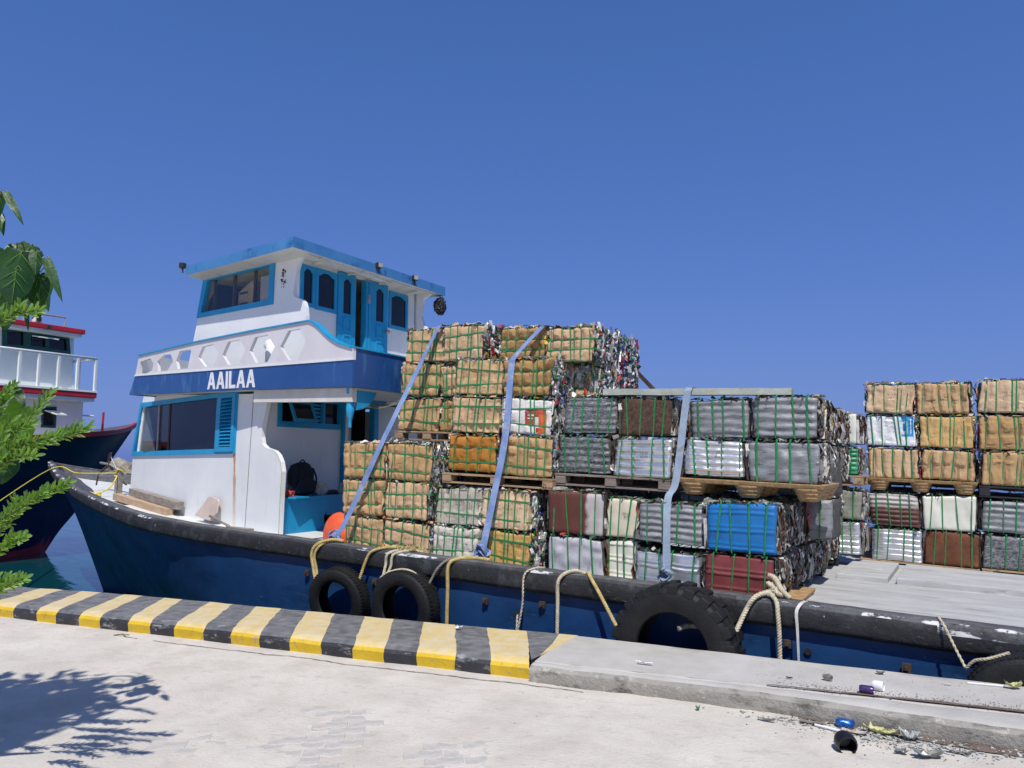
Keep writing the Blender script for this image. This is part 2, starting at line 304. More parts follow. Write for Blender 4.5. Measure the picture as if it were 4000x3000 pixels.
# bale wrappers
def cardboard(name, a, b, **k):
    m = mat(name, a, b, 5, .85, bump=1.0, bscale=16, stretch=(2.2, 1, .7), layers=[((a[0] * .55, a[1] * .5, a[2] * .45), 5, .58, .07, (2.6, 1, .5), .7), ((a[0] * .45, a[1] * .4, a[2] * .35), 16, .66, .05, (2.5, 1, .4), .6), ((b[0] * 1.12, b[1] * 1.12, b[2] * 1.12), 9, .60, .1, (.6, 1, 1.6), .7)], **k)
    nt = m.node_tree; N = nt.nodes; oi = N.new('ShaderNodeObjectInfo'); bs = N['Principled BSDF']; src = bs.inputs['Base Color'].links[0].from_socket   # no two cartons are quite the same brown
    hs = N.new('ShaderNodeHueSaturation'); mr = N.new('ShaderNodeMapRange'); mr.inputs[3].default_value = .72; mr.inputs[4].default_value = 1.12; nt.links.new(oi.outputs['Random'], mr.inputs[0]); nt.links.new(mr.outputs[0], hs.inputs['Value'])
    m2 = N.new('ShaderNodeMath'); m2.operation = 'MULTIPLY_ADD'; m2.inputs[1].default_value = -.35; m2.inputs[2].default_value = 1.12; nt.links.new(oi.outputs['Random'], m2.inputs[0]); nt.links.new(m2.outputs[0], hs.inputs['Saturation'])
    nt.links.new(src, hs.inputs['Color']); nt.links.new(hs.outputs[0], bs.inputs['Base Color']); return m
cardboard('card_brown', (0.46, 0.285, 0.13), (0.59, 0.385, 0.19))
cardboard('card_tan', (0.52, 0.335, 0.165), (0.64, 0.435, 0.235))
cardboard('card_orange', (0.46, 0.20, 0.045), (0.58, 0.285, 0.08))
cardboard('card_yellow', (0.60, 0.37, 0.12), (0.70, 0.47, 0.20))
cardboard('card_grey', (0.45, 0.405, 0.335), (0.55, 0.51, 0.44))
cardboard('card_white', (0.62, 0.61, 0.60), (0.70, 0.69, 0.69))
mat('tin_dark', (0.05, 0.055, 0.06), (0.30, 0.31, 0.33), 30, .5, .2, bump=.5, bscale=60, stretch=(.6, 1, 2.2), layers=[((0.42, .43, .46), 9, .60, .08, (.35, 1, 2.5), .8), ((0.03, .028, .028), 48, .55, .06, (1, 1, 1), .9)])
mat('tin_grey', (0.17, 0.18, 0.195), (0.32, .335, .35), 10, .48, .2, bump=.5, bscale=40, stretch=(.5, 1, 2), layers=[((0.07, .07, .075), 14, .56, .08, (.5, 1, 2), .8), ((0.46, .47, .49), 10, .63, .06, (.4, 1, 2.4), .7), ((0.09, .045, .035), 3.5, .62, .03, (.35, 1, 3))])
mat('tin_silver', (0.66, 0.68, 0.70), (0.82, .83, .84), 5, .34, .85, bump=.2, layers=[((0.35, .36, .38), 10, .64, .08, (.5, 1, 2), .6)])
mat('tin_pale', (0.40, 0.40, 0.435), (0.52, .52, .56), 5, .5, .1, bump=1.0, bscale=9, layers=[((0.32, .30, .31), 6, .58, .08, (2, 1, .6)), ((.62, .62, .66), 9, .62, .06), ((.2, .16, .13), 30, .70, .04)])
mat('tin_cream', (0.58, 0.53, 0.42), (0.68, .62, .50), 4, .45, bump=.4, bscale=12, layers=[((0.60, .40, .36), 3, .56, .14, (1, 1, 1), .8), ((.30, .2, .12), 14, .7, .05)])
mat('tin_white', (0.66, 0.66, 0.57), (0.74, .74, .66), 4, .4, bump=.2, layers=[((.35, .33, .25), 12, .70, .05)])
mat('tin_blue', (0.004, 0.125, 0.38), (0.008, .16, .45), 4, .4, bump=.3, bscale=14, layers=[((0.16, .10, .16), 8, .70, .04), ((.01, .1, .36), 5, .62, .08)])
mat('tin_maroon', (0.17, 0.035, 0.035), (0.22, .05, .048), 5, .45, bump=.3, bscale=16, layers=[((0.36, .26, .26), 12, .67, .04, (1, 1, 2)), ((.09, .03, .03), 5, .6, .1)])
mat('tin_rust', (0.10, 0.035, 0.018), (0.17, .06, .025), 6, .8, bump=.6, bscale=30, layers=[((0.28, .09, .02), 3, .54, .12, (1, 1, 1), .7), ((.04, .018, .012), 20, .6, .1)])
mat('tin_rust_dark', (0.035, 0.020, 0.014), (0.11, .062, .038), 34, .85, bump=.9, bscale=50, layers=[((0.26, .08, .018), 3.0, .52, .14, (1, 1, .5), .8)])
mat('tin_green', (0.03, 0.26, 0.12), (0.05, .34, .17), 4, .4)
mat('tin_olive', (0.16, 0.165, 0.13), (0.27, .28, .24), 18, .6, bump=.5)
def split_mat(name, top, bot, axis, cut, soft=.03, sc_=9):
    """two coats on one sheet: colour changes across the bale (axis x or z, local metres) along an uneven edge"""
    m = mat(name, top, tuple(t * 1.15 for t in top), 6, .6, bump=.4, bscale=25); nt = m.node_tree; N = nt.nodes; L = nt.links
    b = N['Principled BSDF']; src = b.inputs['Base Color'].links[0].from_socket
    tc = N.new('ShaderNodeTexCoord'); sx = N.new('ShaderNodeSeparateXYZ'); L.new(tc.outputs['Object'], sx.inputs[0])
    nz = N.new('ShaderNodeTexNoise'); nz.inputs['Scale'].default_value = sc_; nz.inputs['Detail'].default_value = 8; L.new(tc.outputs['Object'], nz.inputs[0])
    ad = N.new('ShaderNodeMath'); ad.operation = 'MULTIPLY_ADD'; L.new(nz.outputs['Fac'], ad.inputs[0]); ad.inputs[1].default_value = .12; L.new(sx.outputs[axis], ad.inputs[2])
    mr = N.new('ShaderNodeMapRange'); L.new(ad.outputs[0], mr.inputs[0]); mr.inputs[1].default_value = cut + .06 - soft; mr.inputs[2].default_value = cut + .06 + soft
    mx = N.new('ShaderNodeMix'); mx.data_type = 'RGBA'; L.new(mr.outputs[0], mx.inputs[0]); mx.inputs[6].default_value = c4(bot); L.new(src, mx.inputs[7]); L.new(mx.outputs[2], b.inputs['Base Color']); return m
split_mat('tin_rust_white', (0.40, .38, .37), (0.105, .030, .022), 0, .12, .02)
split_mat('tin_maroon_white', (0.42, .40, .39), (0.115, .045, .04), 2, .26, .05)
def print_mat(name, base, rects):
    """carton with flat print: rects of (x0, x1, z0, z1, colour) in bale metres"""
    m = mat(name, base, tuple(min(1, t * 1.1) for t in base), 5, .7, bump=.8, bscale=14, stretch=(2, 1, .7)); nt = m.node_tree; N = nt.nodes; L = nt.links
    b = N['Principled BSDF']; cur = b.inputs['Base Color'].links[0].from_socket
    tc = N.new('ShaderNodeTexCoord'); sx = N.new('ShaderNodeSeparateXYZ'); L.new(tc.outputs['Object'], sx.inputs[0])
    def m2(op, a, bb):
        n = N.new('ShaderNodeMath'); n.operation = op
        for i, q in enumerate((a, bb)):
            if isinstance(q, (int, float)): n.inputs[i].default_value = q
            else: L.new(q, n.inputs[i])
        return n.outputs[0]
    for x0, x1, z0, z1, cc in rects:
        f = m2('MULTIPLY', m2('MULTIPLY', m2('GREATER_THAN', sx.outputs[0], x0), m2('LESS_THAN', sx.outputs[0], x1)), m2('MULTIPLY', m2('GREATER_THAN', sx.outputs[2], z0), m2('LESS_THAN', sx.outputs[2], z1)))
        f = m2('MULTIPLY', f, m2('LESS_THAN', sx.outputs[1], .05))
        mx = N.new('ShaderNodeMix'); mx.data_type = 'RGBA'; L.new(f, mx.inputs[0]); L.new(cur, mx.inputs[6]); mx.inputs[7].default_value = c4(cc); cur = mx.outputs[2]
    L.new(cur, b.inputs['Base Color']); return m
print_mat('card_print_red', (0.64, .63, .62), [(-.01, .23, .03, .27, (.42, .06, .03)), (.10, .16, .08, .19, (.68, .66, .64)), (-.01, .12, .03, .10, (.72, .70, .68)), (.15, .24, .02, .22, (.60, .13, .03)), (.02, .09, .20, .215, (.75, .7, .66)), (.02, .08, .17, .18, (.75, .7, .66)), (-.28, -.16, .22, .235, (.5, .12, .05)), (-.27, -.18, .19, .20, (.5, .12, .05))])
print_mat('card_print_blue', (0.68, .70, .73), [(.10, .27, .13, .40, (.02, .25, .58)), (.13, .20, .16, .33, (.62, .70, .76)), (.145, .18, .20, .30, (.02, .25, .58)), (.10, .13, .13, .38, (.58, .68, .76)), (.235, .245, .17, .36, (.7, .8, .85))])
# ------------------------------------------------------------------ quay ground
def frange(a, b, s): return [a + (b - a) * i / max(1, round((b - a) / s)) for i in range(max(1, round((b - a) / s)) + 1)]
def bare(x, y):      # 0..1: where the drifted sand lies thin and the pavers show
    a = max(0, 1 - math.hypot((x + 2.75) / 1.7, (y - 3.75) / .95)); b = max(0, 1 - math.hypot((x + 1.3) / 1.2, (y - 3.3) / .55))
    return min(1, 1.5 * max(a, b * .8))
def sand_z(x, y):
    if y > 5.6 or y < 1.5 or x < -9 or x > 4: return 0.0
    k = min(1, (5.6 - y) * 4, (y - 1.5) * 2, (x + 9), (4 - x))
    return k * (0.010 * fn((x, y, 0), 1.3, 3) + 0.005 * fn((x, y, 0), 5.5, 8) + 0.003 * fn((x, y, 0), 14, 2) + .010 - 0.017 * bare(x, y))
xs = [-3000, -300, -60, -25, -14, -10] + frange(-9, 4, .045) + [6, 10, 25, 60, 300, 3000]
ys = [-3000, -300, -60, -20, -6, -2, 0, 1.2] + frange(1.5, 5.6, .045) + [6.2]
mb = MB(); nx = len(xs)
mb.v = [(x, y, sand_z(x, y)) for y in ys for x in xs]
mb.f = [(j * nx + i, j * nx + i + 1, (j + 1) * nx + i + 1, (j + 1) * nx + i) for j in range(len(ys) - 1) for i in range(nx - 1)]; mb.mi = [0] * len(mb.f)
ground = mb.build('quay_ground', 'sand', smooth=True); tag(ground, kind='structure')

# interlocking zigzag pavers showing through the sand
def zig(t, a): t = (t / .055) % 2; return a * (abs(t - 1) * 2 - 1)
xsz = [-.107 + .0535 * i / 1 for i in range(5)]
pts = [(x, -.0525 + zig(x, .011)) for x in xsz] + [(x, .0525 + zig(x, .011)) for x in reversed(xsz)]
m0 = MB(); m0.v = [(x, y, 0) for x, y in pts] + [(x * .96, y * .94, .004) for x, y in pts] + [(x, y, -.03) for x, y in pts]; k = len(pts)
m0.f = [tuple(range(k, 2 * k))] + [(i, (i + 1) % k, (i + 1) % k + k, i + k) for i in range(k)] + [(i + 2 * k, (i + 1) % k + 2 * k, (i + 1) % k, i) for i in range(k)]; m0.mi = [0] * len(m0.f)
paver0 = m0.build('paver', 'paver', ground); pm = paver0.data; count = 0; cand = []
ca, sa = math.cos(R(31)), math.sin(R(31))
for r in range(-40, 60):
    for c in range(-40, 40):
        lx = c * .221 + (r % 2) * .1105; ly = r * .112
        x = -2.4 + lx * ca - ly * sa; y = 3.6 + lx * sa + ly * ca
        if 2.75 < y < 4.9 and -4.8 < x < .3 and x / y > -1.35 and bare(x, y) > .12 and fn((x, y, 0), 1.7, 6) > -.12: cand.append((-bare(x, y) + y * .05, x, y))
cand.sort()
for i, (q, x, y) in enumerate(cand[:290]):
    o = paver0 if i == 0 else bpy.data.objects.new('paver', pm)
    if i: col.objects.link(o); o.parent = ground
    o.location = (x, y, random.uniform(-.0085, -.003)); o.rotation_euler = (R(random.uniform(-.5, .5)), R(random.uniform(-.5, .5)), R(31))

# ------------------------------------------------------------------ striped kerb
KB = [(-9.55 - .335 * k, -10.0 - .335 * k) for k in range(22, 0, -1)] + [(-9.55, -10.0), (-9.22, -9.68), (-8.9, -9.36), (-8.56, -9.02), (-8.22, -8.66), (-7.86, -8.34), (-7.50, -8.04), (-7.22, -7.76), (-6.90, -7.41), (-6.61, -7.15), (-6.24, -6.82), (-5.96, -6.56), (-5.66, -6.18), (-5.31, -5.87), (-4.99, -5.56), (-4.68, -5.24), (-4.35, -4.93), (-4.03, -4.60), (-3.71, -4.25), (-3.41, -3.93), (-3.12, -3.60), (-2.78, -3.28), (-2.48, -2.96), (-2.17, -2.57)]
KSEC = [(5.445, -.06), (5.44, .0), (5.432, .045), (5.425, .085), (5.44, .112), (5.475, .134), (5.55, .139)] + [(5.55 + .85 * i / 9, .139 - .004 * i / 9) for i in range(1, 9)] + [(6.385, .132), (6.40, .115), (6.402, 0.0), (6.405, -2.2)]
kerb = empty('quay_kerb', (-5.8, 5.9, 0), label='low concrete kerb painted in yellow and black stripes along the quay edge', cat='kerb')
def kerb_pt(i, j, jit=True):
    xf, xb = KB[i]; y, z = KSEC[j]; t = max(0, min(1, (y - 5.45) / .95)); x = lerp(xf, xb, t)
    n = .014 * fn((xf * 3, y * 7, z * 9), 1.0, 5) + .008 * fn((xf * 3, y * 24, z * 30), 1, 9) if jit else 0
    return x + n
for i in range(len(KB) - 1):
    mb = MB(); S = 5
    for s in range(S + 1):
        t = s / S
        for j, (y, z) in enumerate(KSEC):
            x = lerp(kerb_pt(i, j), kerb_pt(i + 1, j), t)
            bow = -.05 * min(1.6, max(0, (-7.2 - x))) ** 1.6 if y > 6 else 0
            mb.v.append((x, y + bow + .006 * fn((x, y, z), 6, 4), z + .005 * fn((x, y, z), 5, 1)))
    m = len(KSEC)
    mb.f = [(s * m + j, (s + 1) * m + j, (s + 1) * m + j + 1, s * m + j + 1) for s in range(S) for j in range(m - 1)]; mb.mi = [0] * len(mb.f)
    yel = (i % 2 == 0) if False else ((len(KB) - 2 - i) % 2 == 0)
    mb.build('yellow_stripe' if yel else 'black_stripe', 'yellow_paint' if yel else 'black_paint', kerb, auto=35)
# last black and yellow wedges of paint before the bare slab
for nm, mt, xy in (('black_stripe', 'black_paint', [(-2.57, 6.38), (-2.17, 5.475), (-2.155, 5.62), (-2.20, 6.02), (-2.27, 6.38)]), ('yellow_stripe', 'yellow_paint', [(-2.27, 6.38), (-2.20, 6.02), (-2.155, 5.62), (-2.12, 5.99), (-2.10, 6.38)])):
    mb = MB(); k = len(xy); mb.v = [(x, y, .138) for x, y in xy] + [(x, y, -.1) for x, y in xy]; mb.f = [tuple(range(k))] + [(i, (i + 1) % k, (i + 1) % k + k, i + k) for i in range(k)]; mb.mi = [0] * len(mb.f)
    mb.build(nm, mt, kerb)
# concrete crack strip in front of the kerb
mb = MB(); pr = None
for i in range(120):
    x = -5.7 + 4.0 * i / 119; y = 5.235 + .02 * fn((x, 0, 0), 3, 2) + .012 * fn((x, 0, 0), 14, 6) + .012 * (x + 5.7); w = .004 + .005 * abs(fn((x, 1, 0), 9))
    z = sand_z(x, y) + .005
    mb.v += [(x, y - w, z), (x, y + w, z)]
    if i: mb.f.append((2 * i - 2, 2 * i, 2 * i + 1, 2 * i - 1)); mb.mi.append(0)
mb.build('crack', 'dirt', ground)

# ------------------------------------------------------------------ bare concrete edge slab on the right
def slab_y(x): return interp([(-2.2, 5.36), (-1, 5.33), (-.35, 5.30), (.25, 5.22), (.9, 5.17), (2, 5.10), (3, 5.08)], x)[0]
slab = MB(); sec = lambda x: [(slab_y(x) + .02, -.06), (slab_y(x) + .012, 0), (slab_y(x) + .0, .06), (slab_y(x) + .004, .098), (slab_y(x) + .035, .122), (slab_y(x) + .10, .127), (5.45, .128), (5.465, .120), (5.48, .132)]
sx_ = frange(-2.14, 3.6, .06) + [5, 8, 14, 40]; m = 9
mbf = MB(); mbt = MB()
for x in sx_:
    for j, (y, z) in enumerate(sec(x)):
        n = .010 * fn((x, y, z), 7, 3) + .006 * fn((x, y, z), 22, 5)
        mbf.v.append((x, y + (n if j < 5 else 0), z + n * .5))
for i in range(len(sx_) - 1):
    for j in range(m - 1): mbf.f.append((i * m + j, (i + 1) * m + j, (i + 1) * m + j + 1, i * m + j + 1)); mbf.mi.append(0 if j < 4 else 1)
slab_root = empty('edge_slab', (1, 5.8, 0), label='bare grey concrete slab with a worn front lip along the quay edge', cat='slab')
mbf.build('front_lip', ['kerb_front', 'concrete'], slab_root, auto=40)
back_y = lambda x: 6.38 - .085 * (x + 2.1) if x < 3 else 5.95
for x in sx_:
    by = back_y(x); row = [(5.48, .132)] + [(lerp(5.48, by - .02, i / 6), .138 + .003 * fn((x, i, 0), 3)) for i in range(1, 7)] + [(by, .120), (by + .003, -2.2)]
    mbt.v += [(x, y, z) for y, z in row]
for i in range(len(sx_) - 1):
    for j in range(8): mbt.f.append((i * 9 + j, (i + 1) * 9 + j, (i + 1) * 9 + j + 1, i * 9 + j + 1)); mbt.mi.append(0)
mbt.build('slab_top', 'concrete', slab_root, auto=40)
# quay face further left, behind the kerb
tag(MB().box((-60, 6.2, -1.2), (100, .36, 2.3)).build('quay_wall', 'quay_stone'), kind='structure')

# ------------------------------------------------------------------ water
WATER = -0.86
m = bpy.data.materials.new('water'); m.use_nodes = True; MATS['water'] = m; nt = m.node_tree; N = nt.nodes; L = nt.links; b = N['Principled BSDF']
b.inputs['Base Color'].default_value = (0.004, 0.055, 0.068, 1); b.inputs['Roughness'].default_value = .06; b.inputs['IOR'].default_value = 1.33; b.inputs['Specular IOR Level'].default_value = .5
tc = N.new('ShaderNodeTexCoord'); mp = N.new('ShaderNodeMapping'); mp.inputs['Scale'].default_value = (1, 1, 1); mp.inputs['Rotation'].default_value = (0, 0, R(23)); L.new(tc.outputs['Object'], mp.inputs[0])
mp2 = N.new('ShaderNodeMapping'); mp2.inputs['Scale'].default_value = (.35, 1.6, 1); L.new(mp.outputs[0], mp2.inputs[0])
n1 = N.new('ShaderNodeTexNoise'); n1.inputs['Scale'].default_value = 1.1; n1.inputs['Detail'].default_value = 5; L.new(mp2.outputs[0], n1.inputs[0])
bp = N.new('ShaderNodeBump'); bp.inputs['Strength'].default_value = .22; bp.inputs['Distance'].default_value = .10; L.new(n1.outputs['Fac'], bp.inputs['Height']); L.new(bp.outputs[0], b.inputs['Normal'])
mb = MB(); mb.add([(-12000, 6.3, WATER), (12000, 6.3, WATER), (12000, 14000, WATER), (-12000, 14000, WATER)], [(0, 1, 2, 3)])
tag(mb.build('water', 'water'), kind='structure')
# ------------------------------------------------------------------ the cargo boat
boat = empty('cargo_boat', Bp(-6, 2.6, -1), label='blue and white wooden cargo boat with a two-storey deckhouse, loaded with bales', cat='boat')
VC = 2.6
GUN = [(-15.02, 2.58, .57), (-14.4, 2.27, .49), (-13.3, 1.78, .39), (-12.1, 1.28, .33), (-10.9, .78, .28), (-9.5, .35, .20), (-8.2, .02, .14), (-7.0, -.17, .12), (-6.1, -.27, .12), (-4, -.31, .12), (0, -.31, .12), (2.5, -.28, .12), (5, -.2, .12), (6.5, .1, .12)]
STEM = [(-15.0, .3), (-14.55, .22), (-13.94, -.18), (-13.59, -.48), (-13.15, -1.03), (-12.60, -1.88), (-12.2, -2.6)]
def gun(u): return interp(GUN, u)
US = frange(-14.9, -9, .22) + frange(-8.7, 6.5, .4)
def hull_side(sgn):
    mb = MB(); T = 14
    for u in US:
        v, w = gun(u); v += .05; w -= .17
        wb = interp(STEM, u)[0] if u < -12.2 else -2.6
        wb = min(wb, w - .02); s = max(0, min(1, (u + 4) / -9.0)); s = s * s * (3 - 2 * s)
        for j in range(T + 1):
            t = j / T; ww = lerp(w, wb, t)
            vm = v + .30 * t * t; vf = v + (VC - .02 - v) * t ** .95
            vv = lerp(vm, vf, s); 
            mb.v.append(Bp(u, vv if sgn > 0 else 2 * VC - vv, ww))
    n = T + 1
    mb.f = [(i * n + j, (i + 1) * n + j, (i + 1) * n + j + 1, i * n + j + 1) for i in range(len(US) - 1) for j in range(T)]; mb.mi = [0] * len(mb.f)
    return mb
hl = hull_side(1); h2 = hull_side(-1); hl.add(h2.v, h2.f)
e = [Bp(6.5, gun(6.5)[0] + .05, -.05), Bp(6.5, 2 * VC - gun(6.5)[0] - .05, -.05), Bp(6.5, 2 * VC - .8, -2.6), Bp(6.5, .8, -2.6)]
hl.add(e, [(0, 1, 2, 3)])
hull = hl.build('hull', 'hull_blue', boat, smooth=True)
# rub rail round the gunwale (port and starboard), rounded black beam
RS = [(.15, .030), (.06, .034), (.010, .024), (-.010, -.002), (-.018, -.06), (-.017, -.14), (-.004, -.178), (.075, -.185), (.15, -.10)]
for sgn in (1, -1):
    mb = MB(); us = frange(-15.0, -8, .12) + frange(-7.9, 6.5, .12)
    for i, u in enumerate(us):
        v, w = gun(u); g2 = gun(u + .05); tu = Vector((.05, g2[0] - v)); tu.normalize(); nrm = Vector((-tu.y, tu.x))  # inward normal in plan
        if u < -14.8: nrm = (nrm + Vector((1.5, 0)) * (-14.8 - u) * 3).normalized()
        fat = lerp(1.0, .72, max(0, min(1, (-8 - u) / 4)))
        for a, c in RS:
            jn = .004 * fn((u * 2, a * 9, c * 9), 1.6, 4) + .0025 * fn((u * 2, a * 9, c * 9), 7, 2)
            uu = u + nrm.x * (a * fat + jn); vv = v + nrm.y * (a * fat + jn)
            if vv > VC - .005: vv = VC - .005
            mb.v.append(Bp(uu, vv if sgn > 0 else 2 * VC - vv, w + c * fat + jn))
    m = len(RS)
    for i in range(len(us) - 1):
        for j in range(m):
            mb.f.append((i * m + j, (i + 1) * m + j, (i + 1) * m + (j + 1) % m, i * m + (j + 1) % m))
            u = us[i]; worn = (j == 2 and (u > .3 or fn((u, 3, 0), 1.4) > .1 or u < -9.0)) or (j == 3 and u > 1.6 and fn((u, 7, 0), 2.5) > -.25) or (j in (1, 2) and u < -12)
            mb.mi.append(1 if worn else 0)
    mb.build('rub_rail', ['rail_black', 'rail_worn'], boat, smooth=True)
# stem cap
mb = MB(); mb.tube([Bp(-15.06, VC, .60), Bp(-15.02, VC, .50), Bp(-14.78, VC, .30), Bp(-14.5, VC, .15)], .05, 8, rs=[.05, .06, .055, .03]); mb.build('stem_cap', 'rail_worn', boat, smooth=True)
# bulwark inner slope and decks
def deck_w(u, v):
    base = gun(u)[1] - (.10 if u < -9.6 else .06) - (.05 if u < -10.5 else 0)
    if u > -5: base = .065 - .025 * max(0, v)
    return base
mb = MB(); us = frange(-14.7, -5, .25)
for sgn in (1, -1):
    n0 = len(mb.v)
    for u in us:
        v, w = gun(u); a = .12; bw = .30 * max(0, min(1, (-9.4 - u) / 3)) + .14
        v1 = min(v + a, VC - .01); v2 = min(v + a + bw, VC - .005)
        for vv, ww in ((v1, w + .0), (v2, deck_w(u, 1) + .0)): mb.v.append(Bp(u, vv if sgn > 0 else 2 * VC - vv, ww))
    for i in range(len(us) - 1): mb.f.append((n0 + 2 * i, n0 + 2 * i + 2, n0 + 2 * i + 3, n0 + 2 * i + 1)); mb.mi.append(0)
mb.build('bulwark', 'rail_black', boat)
mb = MB()
for u in us:
    v, w = gun(u); bw = .30 * max(0, min(1, (-9.4 - u) / 3)) + .14; v2 = min(v + .12 + bw - .03, VC - .01)
    mb.v += [Bp(u, v2, deck_w(u, 1) + .004), Bp(u, 2 * VC - v2, deck_w(u, 1) + .004)]
for i in range(len(us) - 1): mb.f.append((2 * i, 2 * i + 2, 2 * i + 3, 2 * i + 1)); mb.mi.append(0)
mb.build('foredeck', 'deck_white', boat)
mb = MB(); us = frange(-5, 6.5, .25); vs = frange(-.19, 5.4, .28)
for u in us:
    for v in vs: mb.v.append(Bp(u, v, .065 - .025 * max(0, v) + .004 * fn((u, v, 0), 1.5)))
nv = len(vs); mb.f = [(i * nv + j, (i + 1) * nv + j, (i + 1) * nv + j + 1, i * nv + j + 1) for i in range(len(us) - 1) for j in range(nv - 1)]; mb.mi = [0] * len(mb.f)
mb.build('cargo_deck', 'deck_grey', boat, smooth=True)
# bolt pads under the rail
for u, w in ((-2.05, -.22), (-1.42, -.17), (.78, -.18), (1.62, -.22), (-4.45, -.22), (-3.45, -.2), (3.3, -.2)):
    M_ = Matrix((b_x, b_y, b_z)).transposed()
    mb = MB(); mb.box(Bp(u, -.285, w), (.06, .03, .06), M_); mb.box(Bp(u, -.305, w), (.025, .03, .025), M_); mb.build('bolt_pad', 'iron', boat)
# drain hole with torn rim, and a patch of broken planking
mb = MB(); mb.tube([Bp(-1.71, -.27, -.30), Bp(-1.71, -.225, -.30)], .028, 12); mb.build('drain_hole', 'dark_inside', boat)
mb = MB(); mb.tube([Bp(.93, -.27, -.22), Bp(.93, -.225, -.22)], .028, 12); mb.build('drain_hole', 'dark_inside', boat)

# ---- deckhouse walls -------------------------------------------------------
def side_frame(P, ang, sgn=1):
    t = math.tan(R(ang)); nrm = Vector((math.sin(R(ang)), math.cos(R(ang))))
    def fr(u, z, d): v = P[1] + t * (P[0] - u); return Hp(u + d * nrm.x, v + d * nrm.y, z)
    return fr
LOWf = side_frame((-5.6, .25), 12); BANDf = side_frame((-4.5, -.1), 8); WHf = side_frame((-5.5, .6), 6)
def aft_frame(u0):
    return lambda v, z, d: Hp(u0 - d, v, z)
lowS = [(-5.84, 2.50), (-5.84, 2.39), (-5.90, 2.19), (-5.95, 2.05), (-5.955, 1.93), (-5.93, 1.84), (-5.83, 1.785), (-5.72, 1.765), (-5.63, 1.745), (-5.54, 1.69), (-5.47, 1.60), (-5.43, 1.48), (-5.45, 1.17), (-5.47, .45)]
mb = MB(); mb.panel([(-9.68, 2.70), *lowS, (-10.06, .75), (-9.99, 1.75)], [[(-9.66, 2.54), (-6.60, 2.56), (-6.63, 1.75), (-9.95, 1.73)]], LOWf, .06)
wall = mb.build('port_wall', 'white_paint', boat)
mb = MB(); mb.add([LOWf(u, z, -.004) for u, z in ((-6.175, 2.5), (-6.187, 2.5), (-6.297, .7), (-6.285, .7))], [(0, 1, 2, 3)]); mb.build('seam', 'grey_wood', wall)
# rust streak below the shutter: thin uneven stain sheet
mb = MB()
for i in range(25):
    t = i / 24; z = lerp(1.735, .72, t); c = -6.635 + .06 * t; w = lerp(.030, .022, min(1, t * 3.2)) if t < .32 else lerp(.034, .040, t)
    w *= 1 + .4 * fn((t * 9, 0, 0), 1); mb.v += [LOWf(c - w, z, -.003), LOWf(c + w, z, -.003)]
    if i: mb.f.append((2 * i - 2, 2 * i - 1, 2 * i + 1, 2 * i)); mb.mi.append(0)
m = mat('rust_stain', (0.70, .36, .10), (0.55, .20, .04), 8, .5, stretch=(1, 1, .3)); nt = m.node_tree; N = nt.nodes
tr = N.new('ShaderNodeBsdfTransparent'); mx = N.new('ShaderNodeMixShader'); tc = N.new('ShaderNodeTexCoord'); sxz = N.new('ShaderNodeSeparateXYZ'); mr = N.new('ShaderNodeMapRange')
nt.links.new(tc.outputs['Object'], sxz.inputs[0]); nt.links.new(sxz.outputs[2], mr.inputs[0]); mr.inputs[1].default_value = .7; mr.inputs[2].default_value = 1.74; mr.inputs[3].default_value = .06; mr.inputs[4].default_value = .75
nt.links.new(mr.outputs[0], mx.inputs[0]); nt.links.new(tr.outputs[0], mx.inputs[1]); nt.links.new(N['Principled BSDF'].outputs[0], mx.inputs[2]); nt.links.new(mx.outputs[0], N['Material Output'].inputs[0])
mb.build('rust_stain', 'rust_stain', wall)
# front and starboard walls of the lower cabin (level box behind)
fr_ = lambda a, z, d: Hp(lerp(-10.02, -9.75, (z - .75) / 1.95) - d * 0, a, z)
mb = MB(); P0, P1 = (-10.03, 1.19), (-10.03, 3.9)
mb.hexa([Hp(-10.04, 1.2, .7), Hp(-9.70, 1.13, 2.66), Hp(-10.04, 3.9, .7), Hp(-9.70, 3.95, 2.66), Hp(-9.98, 1.2, .7), Hp(-9.64, 1.13, 2.66), Hp(-9.98, 3.9, .7), Hp(-9.64, 3.95, 2.66)])
mb.build('front_wall', 'white_paint', boat)
mb = MB(); mb.hexa([Hp(-10.0, 3.9, .5), Hp(-9.66, 3.9, 2.6), Hp(-10.0, 3.96, .5), Hp(-9.66, 3.96, 2.6), Hp(-5.9, 4.75, .4), Hp(-5.9, 4.75, 2.5), Hp(-5.9, 4.81, .4), Hp(-5.9, 4.81, 2.5)]); mb.build('starboard_wall', 'white_paint', boat)
# lower window: frame, tinted panes, mullion, louvre shutter
win = empty; 
def frame_ring(outer, inner, fr, d0, t, mt, name, parent):
    mb = MB(); mb.panel(outer, [inner], lambda a, b, d: fr(a, b, d0 + d), t); return mb.build(name, mt, parent)
w1 = frame_ring([(-9.735, 2.58), (-6.575, 2.585), (-6.61, 1.715), (-10.005, 1.70)], [(-9.68, 2.505), (-6.60, 2.525), (-6.635, 1.79), (-9.915, 1.775)], LOWf, -.025, .07, 'sky_paint', 'window', boat)
mb = MB(); mb.panel([(-9.68, 2.505), (-9.12, 2.512), (-9.13, 1.777), (-9.915, 1.775)], [], lambda a, b, d: LOWf(a, b, .03 + d), .008); mb.build('pane', 'clear_glass', w1)
mb = MB(); mb.panel([(-9.10, 2.512), (-8.72, 2.515), (-8.72, 1.78), (-9.11, 1.777)], [], lambda a, b, d: LOWf(a, b, .035 + d), .008); mb.build('pane', 'clear_glass', w1)
